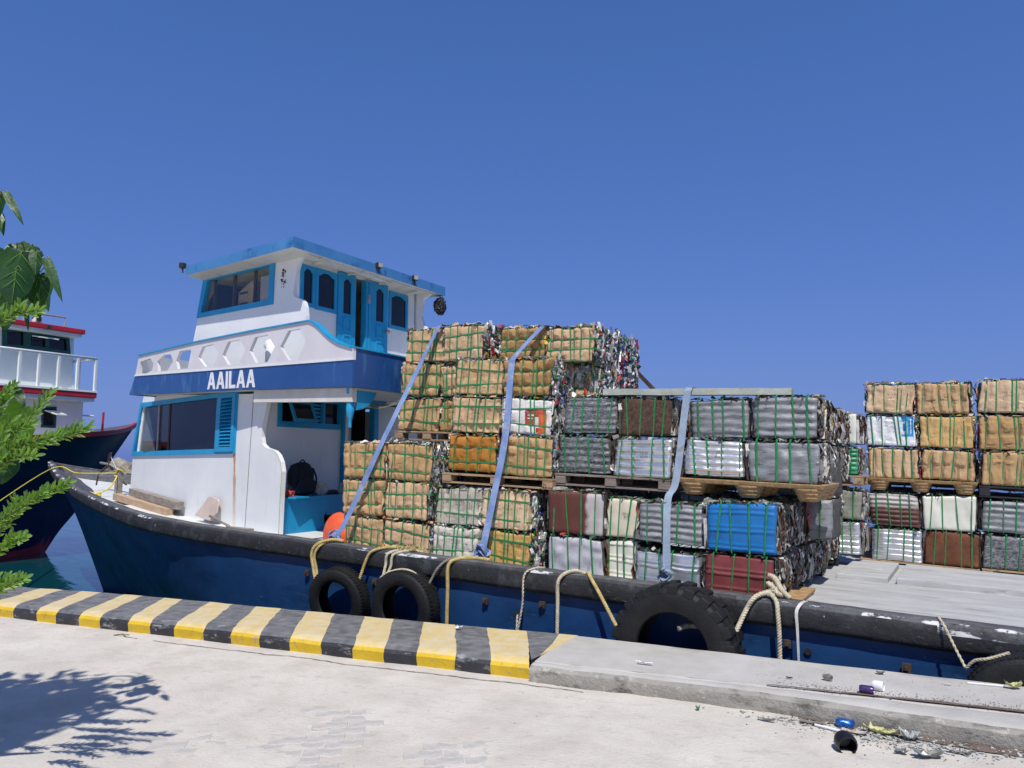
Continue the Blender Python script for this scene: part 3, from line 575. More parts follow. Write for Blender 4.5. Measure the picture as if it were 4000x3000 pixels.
mb = MB(); mb.panel([(-8.70, 2.515), (-7.11, 2.525), (-7.14, 1.785), (-8.71, 1.78)], [], lambda a, b, d: LOWf(a, b, .02 + d), .008); mb.build('pane', 'dark_glass', w1)
mb = MB(); mb.beam(LOWf(-9.11, 2.51, .02), LOWf(-9.12, 1.78, .02), .018, .03); mb.build('mullion', 'galv', w1)
mb = MB(); mb.beam(LOWf(-8.71, 2.51, .02), LOWf(-8.71, 1.78, .02), .03, .03); mb.build('mullion', 'iron', w1)
sh = frame_ring([(-7.11, 2.555), (-6.60, 2.56), (-6.63, 1.745), (-7.14, 1.745)], [(-7.0, 2.50), (-6.68, 2.50), (-6.70, 1.81), (-7.03, 1.81)], LOWf, -.04, .05, 'sky_paint', 'shutter', boat)
for i in range(14):
    z = 1.845 + i * .0485; c0 = LOWf(-7.02 + .002 * i, z, -.012); c1 = LOWf(-6.69 + .001 * i, z, -.012); dn = LOWf(-7, z, .04) - LOWf(-7, z, 0); dn.normalize()
    mb = MB(); up = Vector((0, 0, 1)); a = dn * .028 + up * .022; b = up.cross(dn)
    th = (up * .8 - dn * .4).normalized() * .004
    mb.hexa([c0 - a - th, c0 - a + th, c0 + a - th, c0 + a + th, c1 - a - th, c1 - a + th, c1 + a - th, c1 + a + th]); mb.build('slat', 'sky_paint', sh)
mb = MB(); mb.panel([(-7.0, 2.5), (-6.68, 2.5), (-6.70, 1.81), (-7.03, 1.81)], [], lambda a, b, d: LOWf(a, b, .05 + d), .005); mb.build('backing', 'dark_inside', sh)
# near-black sheets standing in for the shade of the cabin behind the panes
mb = MB(); mb.add([LOWf(-9.9, .9, .9), LOWf(-6.2, .9, .9), LOWf(-6.2, 2.55, .9), LOWf(-9.7, 2.6, .9)], [(0, 1, 2, 3)]); mb.add([LOWf(-9.955, 1.5, .062), LOWf(-9.9, 1.5, .9), LOWf(-9.6, 2.6, .9), LOWf(-9.66, 2.6, .062)], [(0, 1, 2, 3)]); mb.build('interior_shade_sheet', 'dark_inside', boat)
# crumpled mesh sack and sill inside the forward pane
mb = MB(); mb.box(LOWf(-9.05, 1.93, .5), (.5, .3, .25)); mb.build('cabin_locker', 'white_paint', boat)
# aft wall of the lower cabin with window, door opening; bench in front
mb = MB(); mb.panel([(.41, .4), (4.8, .4), (4.8, 2.5), (.41, 2.5)], [[(.66, 2.12), (.66, 2.48), (1.86, 2.48), (1.86, 2.12)], [(1.95, .5), (1.95, 2.45), (2.6, 2.45), (2.6, .5)]], aft_frame(-6.0), .05); aw = mb.build('aft_wall', 'white_paint', boat)
AF = aft_frame(-6.0)
w2 = frame_ring([(.63, 2.08), (1.90, 2.08), (1.90, 2.5), (.63, 2.5)], [(.70, 2.16), (1.83, 2.16), (1.83, 2.46), (.70, 2.46)], AF, -.02, .06, 'sky_paint', 'window', boat)
mb = MB(); mb.panel([(.70, 2.16), (1.83, 2.16), (1.83, 2.46), (.70, 2.46)], [], lambda a, b, d: AF(a, b, .05 + d), .006); mb.build('pane', 'dark_glass', w2)
for v in (1.22, 1.50):
    mb = MB(); mb.beam(AF(v, 2.16, .0), AF(v, 2.47, .0), .05, .05); mb.build('mullion', 'sky_paint', w2)
for k in range(5):
    mb = MB(); mb.box(AF(1.36, 2.2 + k * .055, .01), (.02, .22, .035)); mb.build('slat', 'sky_paint', w2)
# tilted-open sash
mb = MB(); fr2 = lambda a, b, d: Hp(-5.93 + (2.46 - b) * .45 + d, a, b); mb.panel([(.74, 2.15), (1.18, 2.15), (1.18, 2.45), (.74, 2.45)], [[(.79, 2.20), (1.13, 2.20), (1.13, 2.41), (.79, 2.41)]], fr2, .02); sash = mb.build('sash', 'sky_paint', w2)
mb = MB(); mb.panel([(.79, 2.20), (1.13, 2.20), (1.13, 2.41), (.79, 2.41)], [], lambda a, b, d: fr2(a, b, d + .008), .004); mb.build('pane', 'dark_glass', sash)
for v in (1.94, 2.62):
    mb = MB(); mb.box(Hp(-5.99, v, 1.45), (.10, .12, 2.1)); mb.build('door_post', 'sky_paint', boat, bevel=.006)
mb = MB(); mb.box(Hp(-6.5, 2.3, 1.4), (.03, 1.6, 2.2)); mb.build('interior_shade_sheet', 'dark_inside', boat)  # near-black board painted as the shade beyond the doorway
bench = MB(); bench.panel([(.40, .45), (2.0, .45), (2.0, 1.125), (.40, 1.125)], [[(1.07, .86), (1.12, .94), (1.13, .88), (1.28, .885), (1.28, .80), (1.12, .79), (1.08, .74)], [(1.5, .80), (1.5, .86), (1.58, .885), (1.62, .95), (1.69, .93), (1.68, .81)]], aft_frame(-5.52), .02)
bn = bench.build('bench_front', 'sky_paint', boat)
mb = MB(); mb.box(Hp(-5.75, 1.2, 1.137), (.52, 1.66, .025)); mb.build('bench_top', 'sky_paint', boat, bevel=.006)
mb = MB(); mb.box(Hp(-5.72, 1.2, .8), (.02, 1.6, .6)); mb.build('bench_inside', 'dark_inside', boat)
mb = MB(); mb.box(Hp(-5.53, .33, .85), (.06, .16, .58)); mb.build('bench_end', 'sky_paint', boat, bevel=.006)
# green primer showing along the wing edge
mb = MB(); pts = [LOWf(u - .012, z, -.003) for u, z in lowS[7:]]; pts2 = [LOWf(u + .0, z, -.003) for u, z in lowS[7:]]
for i in range(len(pts)): mb.v += [pts[i], pts2[i]]
mb.f = [(2 * i, 2 * i + 1, 2 * i + 3, 2 * i + 2) for i in range(len(pts) - 1)]; mb.mi = [0] * len(mb.f)
mat('primer_green', (.30, .42, .26), (.42, .52, .38), 30, .7); mb.build('primer_edge', 'primer_green', wall)

# ---- upper deck band, pierced rail, lettering
band = MB(); band.panel([(-9.23, 2.65), (-6.28, 2.555), (-3.93, 2.46), (-3.93, 2.765), (-6.5, 2.85), (-9.07, 2.935)], [], BANDf, .05); bd = band.build('upper_deck_band', 'band_blue', boat)
ab = MB(); abf = aft_frame(-3.93); ab.panel([(-.17, 2.46), (5.0, 2.42), (5.0, 2.86), (-.17, 2.91)], [], abf, .05); ab.build('aft_band', 'band_blue', boat)
mb = MB(); mb.beam(abf(-.18, 2.915, .02), abf(5.0, 2.865, .02), .07, .018); mb.build('aft_band_cap', 'sky_paint', boat)
mb = MB(); mb.panel([(-9.23, .62), (-3.95, -.16), (-3.95, 5.0), (-9.23, 4.5)], [], lambda a, b, d: Hp(a, b, lerp(2.665, 2.475, (a + 9.23) / 5.28) + d), .05); mb.build('upper_deck', 'soffit', boat)
mb = MB(); mb.hexa([Hp(-9.25, .59, 2.65), Hp(-9.09, .57, 2.94), Hp(-9.25, 4.5, 2.65), Hp(-9.09, 4.5, 2.94), Hp(-9.2, .59, 2.65), Hp(-9.04, .57, 2.94), Hp(-9.2, 4.5, 2.65), Hp(-9.04, 4.5, 2.94)]); mb.build('front_band', 'band_blue', boat)
railtop = [(-8.97, 3.245), (-7.35, 3.295), (-5.98, 3.308), (-4.75, 3.305), (-4.66, 3.27), (-4.60, 3.235), (-4.52, 3.18), (-4.45, 3.125), (-4.36, 3.065), (-4.28, 3.02), (-4.18, 2.975), (-4.09, 2.945), (-4.0, 2.92), (-3.93, 2.905)]
HEX = [[(-8.94, 2.97), (-8.93, 3.15), (-8.61, 3.18), (-8.51, 3.09), (-8.54, 2.99), (-8.72, 2.955)], [(-8.36, 2.965), (-8.40, 3.11), (-8.20, 3.20), (-8.01, 3.19), (-7.93, 3.08), (-8.09, 2.95)], [(-7.79, 2.95), (-7.85, 3.08), (-7.75, 3.215), (-7.46, 3.21), (-7.37, 3.07), (-7.48, 2.94)], [(-7.06, 2.93), (-7.25, 3.08), (-7.14, 3.22), (-6.87, 3.23), (-6.73, 3.08), (-6.85, 2.915)], [(-6.48, 2.91), (-6.63, 3.06), (-6.50, 3.23), (-6.22, 3.23), (-6.08, 3.08), (-6.23, 2.90)], [(-5.84, 2.885), (-5.99, 3.06), (-5.87, 3.225), (-5.60, 3.23), (-5.43, 3.06), (-5.58, 2.875)], [(-5.14, 2.86), (-5.32, 3.05), (-5.16, 3.235), (-4.92, 3.235), (-4.80, 3.06), (-4.96, 2.845)]]
mb = MB(); mb.panel([(-9.07, 2.94)] + railtop + [(-3.93, 2.77), (-6.5, 2.855)], HEX, BANDf, .045); mb.build('pierced_rail', 'lilac_white', boat)
mb = MB(); mb.panel([(-9.08, 2.935), (-6.5, 2.85), (-3.925, 2.765), (-3.925, 2.785), (-6.5, 2.87), (-9.07, 2.955)], [], lambda a, b, d: BANDf(a, b, d - .01), .03); mb.build('rail_moulding', 'white_paint', boat)
mb = MB(); capw = .075
for i, (u, z) in enumerate(railtop):
    for dz, dd in ((0.0, -.02), (.02, -.02), (.02, capw), (0.0, capw)): mb.v.append(BANDf(u, z + dz, dd))
n = len(railtop)
for i in range(n - 1):
    for j in range(4): mb.f.append((4 * i + j, 4 * i + 4 + j, 4 * i + 4 + (j + 1) % 4, 4 * i + (j + 1) % 4)); mb.mi.append(0)
mb.f += [(0, 1, 2, 3), (4 * n - 1, 4 * n - 2, 4 * n - 3, 4 * n - 4)]; mb.mi += [0, 0]
mb.build('rail_cap', 'sky_paint', boat)
mb = MB(); mb.hexa([Hp(-9.05, .57, 2.9), Hp(-8.97, .56, 3.26), Hp(-9.05, 4.5, 2.9), Hp(-8.97, 4.5, 3.26), Hp(-9.0, .57, 2.9), Hp(-8.92, .56, 3.26), Hp(-9.0, 4.5, 2.9), Hp(-8.92, 4.5, 3.26)]); mb.build('front_rail', 'white_paint', boat)
# exhaust elbow seen through the sixth opening
mb = MB(); q = BANDf(-5.9, 2.6, .28); mb.tube(cr([q, q + Vector((0, 0, .42)), q + Vector((-.02, .03, .52)), q + Vector((-.12, .1, .58))], 6), .085, 14); mb.build('vent_pipe', 'white_paint', boat, smooth=True)
# letters A A I L A A
A_ = ([(0, 0), (.22, 0), (.30, .24), (.58, .24), (.66, 0), (.88, 0), (.56, 1), (.32, 1)], [[(.355, .40), (.525, .40), (.44, .72)]])
I_ = ([(0, 0), (.22, 0), (.22, 1), (0, 1)], []); L_ = ([(0, 0), (.68, 0), (.68, .20), (.22, .20), (.22, 1), (0, 1)], [])
x = -6.965
for ch, wd in ((A_, .222), (A_, .222), (I_, .222), (L_, .222), (A_, .222), (A_, .222)):
    z0 = 2.603 - .033 * (x + 6.97); hgt = .235
    mb = MB(); mb.panel([(x + a * wd, z0 + b * hgt - .03 * a * wd) for a, b in ch[0]], [[(x + a * wd, z0 + b * hgt - .03 * a * wd) for a, b in h] for h in ch[1]], lambda a, b, d: BANDf(a, b, d - .007), .006); mb.build('letter', 'letter_white', bd)
    x += wd * max(a for a, b in ch[0]) + .030
# beam below band, corner post and finial
mb = MB(); mb.panel([(-5.95, 2.38), (-4.0, 2.29), (-4.0, 2.45), (-5.95, 2.535)], [], lambda a, b, d: BANDf(a, b, d + .06), .07); mb.build('deck_beam', 'soffit', boat)
mb = MB(); mb.lathe([(.0, 2.46), (.05, 2.46), (.05, 2.40), (.035, 2.37), (.035, 2.28), (.05, 2.24), (.05, 2.19), (.03, 2.10), (.02, 2.08), (.02, 2.0), (.0, 2.0)], Matrix.Translation(Hp(-4.06, -.06, 0)), 14); mb.build('finial', 'sky_paint', boat, auto=40)
mb = MB(); mb.tube([Hp(-4.72, .64, .5), Hp(-4.72, .64, 2.44)], .036, 10); mb.build('corner_post', 'green_beam', boat, smooth=True)
mb = MB(); arc = [(0, 0), (.34, 0), (.30, -.07), (.22, -.15), (.10, -.21), (0, -.23)]; mb.panel([(.0 + a, 2.43 + b) for a, b in arc], [], lambda a, b, d: Hp(-4.02 + d, a - .02, b), .03); mb.build('corner_bracket', 'sky_paint', boat)
for k in range(2):
    q = Hp(-4.2 + .08 * k, .15, 2.42); mb = MB(); mb.tube(cr([q, q + Vector((.1, .15, -.12 - .05 * k)), q + Vector((.25, .35, -.13)), q + Vector((.35, .6, -.02))], 6), .007, 6); mb.build('cable', 'rope_grey', boat)

# ---- wheelhouse
whS = [(-5.40, 4.40), (-5.55, 4.41), (-5.62, 4.385), (-5.66, 4.34), (-5.70, 4.22), (-5.735, 4.08), (-5.76, 3.95), (-5.755, 3.88), (-5.72, 3.845), (-5.66, 3.82), (-5.58, 3.795), (-5.53, 3.75), (-5.50, 3.68), (-5.48, 3.56), (-5.48, 2.5)]
mb = MB(); mb.panel([(-7.83, 4.46)] + whS + [(-8.38, 2.6), (-8.11, 3.48)], [[(-7.87, 4.40), (-6.21, 4.40), (-6.23, 3.83), (-8.02, 3.84)]], WHf, .06); wh = mb.build('wheelhouse_port_wall', 'white_paint', boat)
w3 = frame_ring([(-7.905, 4.435), (-6.17, 4.43), (-6.19, 3.80), (-8.055, 3.81)], [(-7.80, 4.365), (-6.275, 4.365), (-6.285, 3.875), (-7.945, 3.88)], WHf, -.025, .06, 'sky_paint', 'window', boat)
mb = MB(); mb.panel([(-7.80, 4.365), (-6.275, 4.365), (-6.285, 3.875), (-7.945, 3.88)], [], lambda a, b, d: WHf(a, b, .03 + d), .006); mb.build('pane', 'clear_glass', w3)
for a, b in ((-7.69, -7.70), (-7.19, -7.21), (-6.68, -6.70)):
    mb = MB(); mb.beam(WHf(a, 4.37, .05), WHf(b, 3.87, .05), .035, .04); mb.build('mullion', 'iron', w3)
# things seen inside: back board, cardboard box, chart shelf
mb = MB(); mb.panel([(-6.62, 3.7), (-5.9, 3.7), (-5.9, 4.27), (-6.62, 4.27)], [], lambda a, b, d: WHf(a, b, .085 + d), .02); mb.build('inner_board', 'paddle_wood', boat)
mb = MB(); mb.panel([(-7.20, 3.7), (-6.80, 3.7), (-6.78, 4.16), (-6.85, 4.26), (-7.18, 4.12)], [], lambda a, b, d: WHf(a, b, .11 + d), .3); cb_ = mb.build('carton', 'card_brown', boat)
for z_ in (3.92, 4.08):
    mb = MB(); mb.panel([(-7.15, z_), (-6.95, z_), (-6.95, z_ + .03), (-7.15, z_ + .03)], [], lambda a, b, d: WHf(a, b, .105 + d), .003); mb.build('carton_print', 'ink', cb_)
mb = MB(); mb.add([WHf(-8.2, 2.7, 1.0), WHf(-5.95, 2.7, 1.0), WHf(-5.95, 4.36, 1.0), WHf(-7.85, 4.36, 1.0)], [(0, 1, 2, 3)]); mb.add([WHf(-8.24, 2.7, .1), WHf(-8.16, 2.7, 1.0), WHf(-7.80, 4.36, 1.0), WHf(-7.86, 4.36, .1)], [(0, 1, 2, 3)]); mb.build('interior_shade_sheet', 'dark_inside', boat)  # near-black sheets give the wheelhouse its inside shade behind the glass
mb = MB(); mb.hexa([Hp(-8.40, .9, 2.6), Hp(-7.87, .85, 4.44), Hp(-8.40, 3.2, 2.6), Hp(-7.87, 3.2, 4.44), Hp(-8.34, .9, 2.6), Hp(-7.81, .85, 4.44), Hp(-8.34, 3.2, 2.6), Hp(-7.81, 3.2, 4.44)]); mb.build('wheelhouse_front_wall', 'white_paint', boat)
mb = MB(); mb.hexa([Hp(-8.35, 3.2, 2.6), Hp(-7.85, 3.2, 4.42), Hp(-8.35, 3.26, 2.6), Hp(-7.85, 3.26, 4.42), Hp(-5.7, 3.24, 2.6), Hp(-5.7, 3.24, 4.42), Hp(-5.7, 3.3, 2.6), Hp(-5.7, 3.3, 4.42)]); mb.build('wheelhouse_starboard_wall', 'white_paint', boat)
mb = MB(); mb.panel([(-5.72, 4.4), (-5.45, 4.4), (-5.42, 4.36), (-5.55, 4.30), (-5.58, 4.2), (-5.60, 4.0), (-5.55, 3.86), (-5.48, 3.8), (-5.44, 3.7), (-5.44, 2.6), (-5.72, 2.6)], [], lambda a, b, d: Hp(a, 3.3 + d, b), .06); mb.build('starboard_wing', 'white_paint', boat)
WA = aft_frame(-5.70)
mb = MB(); mb.panel([(.672, 2.5), (3.34, 2.5), (3.34, 4.42), (.672, 4.42)], [[(.70, 3.78), (.70, 4.30), (1.36, 4.30), (1.36, 3.78)], [(1.42, 2.55), (1.42, 4.36), (2.52, 4.36), (2.52, 2.55)], [(2.60, 3.76), (2.60, 4.27), (3.02, 4.27), (3.02, 3.76)]], WA, .05); mb.build('wheelhouse_aft_wall', 'white_paint', boat)
def arch(v0, v1, z0, z1, dip=.045, n=10):   # opening with a shaped head
    pts = [(v0, z0), (v1, z0)]
    for i in range(n + 1):
        t = i / n; pts.append((lerp(v1, v0, t), z1 - dip * (1 - math.sin(math.pi * min(1, max(0, (t - .12) / .76)))) ** 1.6))
    return pts
def sash(v0, v1, z0, z1, name, fl=.055, fr=WA, d0=-.02, parent=None):
    hole = arch(v0 + fl, v1 - fl, z0 + fl, z1 - fl * .9); mb = MB(); mb.panel([(v0, z0), (v1, z0), (v1, z1), (v0, z1)], [hole], lambda a, b, d: fr(a, b, d0 + d), .045); o = mb.build(name, 'sky_paint', parent or boat)
    mb = MB(); mb.panel(hole, [], lambda a, b, d: fr(a, b, d0 + .02 + d), .006); mb.build('pane', 'dark_glass', o); return o
sash(.685, .962, 3.745, 4.325, 'window'); sash(.968, 1.40, 3.735, 4.33, 'window'); sash(2.575, 3.055, 3.715, 4.315, 'window')
def door(v0, v1, fr, name='door'):
    hole = arch(v0 + .11, v1 - .10, 3.77, 4.29); mb = MB(); mb.panel([(v0, 2.5), (v1, 2.5), (v1, 4.37), (v0, 4.37)], [hole], lambda a, b, d: fr(a, b, -.03 + d), .04); o = mb.build(name, 'sky_paint', boat)
    mb = MB(); mb.panel(hole, [], lambda a, b, d: fr(a, b, -.012 + d), .006); mb.build('pane', 'dark_glass', o)
    for z0, z1 in ((3.51, 3.715), (3.2, 3.46), (2.7, 3.12)):
        mb = MB(); mb.panel([(v0 + .11, z0), (v1 - .10, z0), (v1 - .10, z1), (v0 + .11, z1)], [[(v0 + .13, z0 + .02), (v1 - .12, z0 + .02), (v1 - .12, z1 - .02), (v0 + .13, z1 - .02)]], lambda a, b, d: fr(a, b, -.042 + d), .014); mb.build('door_moulding', 'sky_paint', o)
    return o
d1 = door(1.41, 1.785, WA)
d2 = door(2.14, 2.53, WA)
mb = MB(); mb.tube([WA(2.49, 3.63, -.09), WA(2.49, 3.63, -.03)], .028, 12); mb.build('door_knob', 'galv', d2, smooth=True)
for v in (2.02, 2.09):
    mb = MB(); mb.box(WA(v, 3.42, 0), (.09, .06, 1.86)); mb.build('door_post', 'sky_paint', boat)
mb = MB(); mb.box(WA(2.06, 4.07, -.05), (.02, .05, .13)); mb.build('hinge', 'galv', boat)
mb = MB(); mb.panel([(1.70, 2.5), (2.1, 2.5), (2.1, 4.4), (1.70, 4.4)], [], lambda a, b, d: WA(a, b, .6 + d), .02); mb.build('interior_shade_sheet', 'dark_inside', boat)  # near-black panel in place of shade beyond the wheelhouse doors
# white shirt hanging inside the doorway
mb = MB(); mb.panel([(1.80, 3.55), (1.99, 3.5), (2.0, 3.95), (1.93, 4.0), (1.83, 3.98)], [], lambda a, b, d: WA(a, b, .4 + d), .02); mb.build('hanging_cloth', 'white_cloth', boat)
# roof: slab, fascia, soffit ribs
def roof_pt(u, v, z): return Hp(u, v, z)
port = [(-5.36, .22), (-8.05, .55)]; RT = [(-5.34, .20), (-5.34, 3.62), (-7.85, 3.5), (-8.1, 2.2), (-7.90, .50)]
roof = MB(); k = len(RT); cz = 4.50
roof.v = [Hp(u, v, cz + .03) for u, v in RT] + [Hp(u, v, cz - .115) for u, v in RT] + [Hp(-6.8, 1.95, cz + .12)]
roof.f = [(i, (i + 1) % k, 2 * k) for i in range(k)] + [(i, (i + 1) % k, (i + 1) % k + k, i + k) for i in range(k)] + [tuple(range(k, 2 * k))]; roof.mi = [0] * k + [0] * k + [1]
rf = roof.build('roof', ['roof_blue', 'soffit'], boat)
for v in (.9, 1.6, 2.3, 3.0):
    mb = MB(); mb.beam(Hp(-5.66, v, 4.37), Hp(-5.38, v, 4.37), .03, .05); mb.build('soffit_rib', 'soffit', rf)
mb = MB(); mb.beam(Hp(-5.40, .5, 4.375), Hp(-5.40, 3.4, 4.375), .03, .03); mb.build('soffit_rib', 'soffit', rf)
mb = MB(); mb.tube([Hp(-5.45, 1.05, 4.36), Hp(-5.40, 2.2, 4.33)], .008, 6); mb.build('conduit', 'white_paint', rf)
def flood(p, yaw, nm='floodlight'):
    Mx = Matrix.Translation(p) @ Matrix.Rotation(yaw, 4, 'Z') @ Matrix.Scale(.8, 4); mb = MB()
    mb.hexa([Mx @ Vector(q) for q in ((-.05, -.05, -.04), (-.05, -.05, .06), (-.05, .05, -.04), (-.05, .05, .06), (.05, -.055, -.045), (.05, -.055, .06), (.05, .055, -.045), (.05, .055, .06))])
    o = mb.build(nm, 'lamp_metal', rf, bevel=.012)
    mb = MB(); mb.box(Mx @ Vector((.053, 0, .008)), (.008, .085, .08), Mx.to_3x3()); mb.build('lens', 'lamp_front', o)
    mb = MB(); mb.tube([Mx @ Vector((0, 0, -.04)), Mx @ Vector((-.01, 0, -.13))], .012, 6); mb.build('bracket', 'lamp_metal', o)
flood(Hp(-7.93, .47, 4.53), R(190)); flood(Hp(-5.30, 1.86, 4.50), R(-20)); flood(Hp(-5.29, 2.72, 4.49), R(-30))
# speaker cluster hanging under the starboard aft corner
bm = bmesh.new(); bmesh.ops.create_icosphere(bm, subdivisions=4, radius=1); q = Hp(-5.40, 3.55, 4.20)
for v_ in bm.verts: p = v_.co.copy(); v_.co = q + Vector((p.x * .085, p.y * .10, p.z * .13)) * (1 + .55 * abs(fn(p, 3.5, 2)) + .2 * fn(p, 9, 1))
me = bpy.data.meshes.new('net_bag'); bm.to_mesh(me); bm.free(); me.materials.append(MATS['black_plastic']); link('net_bag', me, rf)
mb = MB(); mb.tube([q + Vector((0, 0, .1)), q + Vector((0, 0, .24))], .008, 6); mb.build('hanger', 'black_plastic', rf)
# peeled transfer marks by the wing (scuffed lettering)
mb = MB()
for i in range(26):
    u = -5.98 + random.uniform(-.05, .06); z = 4.14 + random.uniform(-.13, .13); s = random.uniform(.006, .018)
    mb.add([WHf(u + s * math.cos(a) * random.uniform(.5, 1.4), z + s * math.sin(a) * random.uniform(.5, 1.8), -.004) for a in (0, 1.2, 2.4, 3.7, 5)], [(0, 1, 2, 3, 4)])
mb.build('scuffed_mark', 'dark_inside', wh)
# ------------------------------------------------------------------ baled scrap on the deck
PAL_CAN = [((.60, .62, .62), 10), ((.78, .78, .76), 8), ((.16, .17, .15), 6), ((.30, .32, .29), 7), ((.06, .065, .06), 3), ((.45, .02, .02), 2), ((.02, .06, .32), 2), ((.60, .40, .03), 1.5), ((.03, .22, .06), 2), ((.45, .30, .17), 2), ((.60, .18, .03), .8), ((.30, .33, .36), 5)]
PAL_TIN = [((.24, .235, .22), 8), ((.10, .09, .08), 7), ((.40, .40, .38), 7), ((.66, .65, .61), 6), ((.10, .055, .04), 8), ((.20, .09, .04), 3), ((.45, .44, .40), 4), ((.5, .05, .04), .5), ((.6, .45, .06), .5), ((.10, .14, .09), 3)]
PAL_PET = [((.62, .66, .68), 8), ((.35, .45, .55), 4), ((.02, .05, .38), 5), ((.50, .02, .03), 5), ((.03, .28, .07), 4), ((.75, .75, .75), 6), ((.05, .06, .07), 5), ((.25, .10, .40), 1), ((.6, .3, .03), 1)]
PALS = {'can': PAL_CAN, 'tin': PAL_TIN, 'pet': PAL_PET}
def flakes(mb, rnd, o, ea, eb, n_, A, Bv, cnt, pal, big=1.0, vert=True):
    """crushed cans, sheet edges and bottles crowding one face of a bale: o corner, ea/eb edge directions, n_ outward"""
    cols = PALS[pal]; wts = [w for c, w in cols]
    if pal == 'tin' and vert: cnt = int(cnt * .62)
    for _ in range(cnt):
        a = rnd.uniform(0, A); b = rnd.uniform(0, Bv); p = o + ea * a + eb * b + n_ * rnd.uniform(-.012, .016)
        ln = rnd.choice((rnd.uniform(.03, .07), rnd.uniform(.06, .17))) * big; wd = rnd.choice((rnd.uniform(.01, .025), rnd.uniform(.02, .06))) * big
        if pal == 'tin' and vert: ln = rnd.choice((rnd.uniform(.05, .12), rnd.uniform(.12, .32))); wd = rnd.choice((rnd.uniform(.012, .03), rnd.uniform(.03, .07))); b = min(max(b, ln / 2), Bv - ln / 2) if ln < Bv else Bv / 2; p = o + ea * a + eb * b + n_ * rnd.uniform(-.015, .010)
        ang = rnd.gauss(0, .14 if pal == 'tin' else .25) if vert else rnd.uniform(0, 3.14)
        d = eb * math.cos(ang) + ea * math.sin(ang); s = (ea * math.cos(ang) - eb * math.sin(ang)); tl = rnd.uniform(-1.1, 1.1)
        s = s * math.cos(tl) + n_ * math.sin(tl); bn = d.cross(s) * rnd.uniform(-.5, .5) * wd + n_ * rnd.uniform(0, .012)
        c = rnd.choices([c for c, w in cols], wts)[0]; k = rnd.uniform(.55, 1.25); cc = (c[0] * k, c[1] * k, c[2] * k, 1)
        i = len(mb.v); q = rnd.uniform(.5, 1)
        mb.v += [tuple(p - d * ln / 2 - s * wd / 2 * q), tuple(p - d * ln / 2 + s * wd / 2), tuple(p + bn - s * wd / 2), tuple(p + bn + s * wd / 2 * q), tuple(p + d * ln / 2 - s * wd / 2), tuple(p + d * ln / 2 + s * wd / 2 * q)]
        mb.f += [(i, i + 1, i + 3, i + 2), (i + 2, i + 3, i + 5, i + 4)]; mb.mi += [0, 0]; mb.col += [cc] * 6

def ribbon(mb, path, wdir, w, t, nrm=None):
    """flat band following a closed or open path; wdir: across the band at each point"""
    P = [Vector(p) for p in path]; n = len(P); i0 = len(mb.v)
    for i, p in enumerate(P):
        d = wdir[i] if isinstance(wdir, list) else wdir; tg = (P[min(i + 1, n - 1)] - P[max(i - 1, 0)]).normalized(); nn = tg.cross(d)
        nn = nn.normalized() if nn.length > 1e-6 else Vector((0, 0, 1))
        for a, b in ((-1, -1), (1, -1), (1, 1), (-1, 1)): mb.v.append(tuple(p + d * (a * w / 2) + nn * (b * t / 2)))
    for i in range(n - 1):
        for j in range(4): mb.f.append((i0 + 4 * i + j, i0 + 4 * i + 4 + j, i0 + 4 * i + 4 + (j + 1) % 4, i0 + 4 * i + (j + 1) % 4)); mb.mi.append(0)
    mb.f += [(i0, i0 + 1, i0 + 2, i0 + 3), (i0 + 4 * n - 1, i0 + 4 * n - 2, i0 + 4 * n - 3, i0 + 4 * n - 4)]; mb.mi += [0, 0]

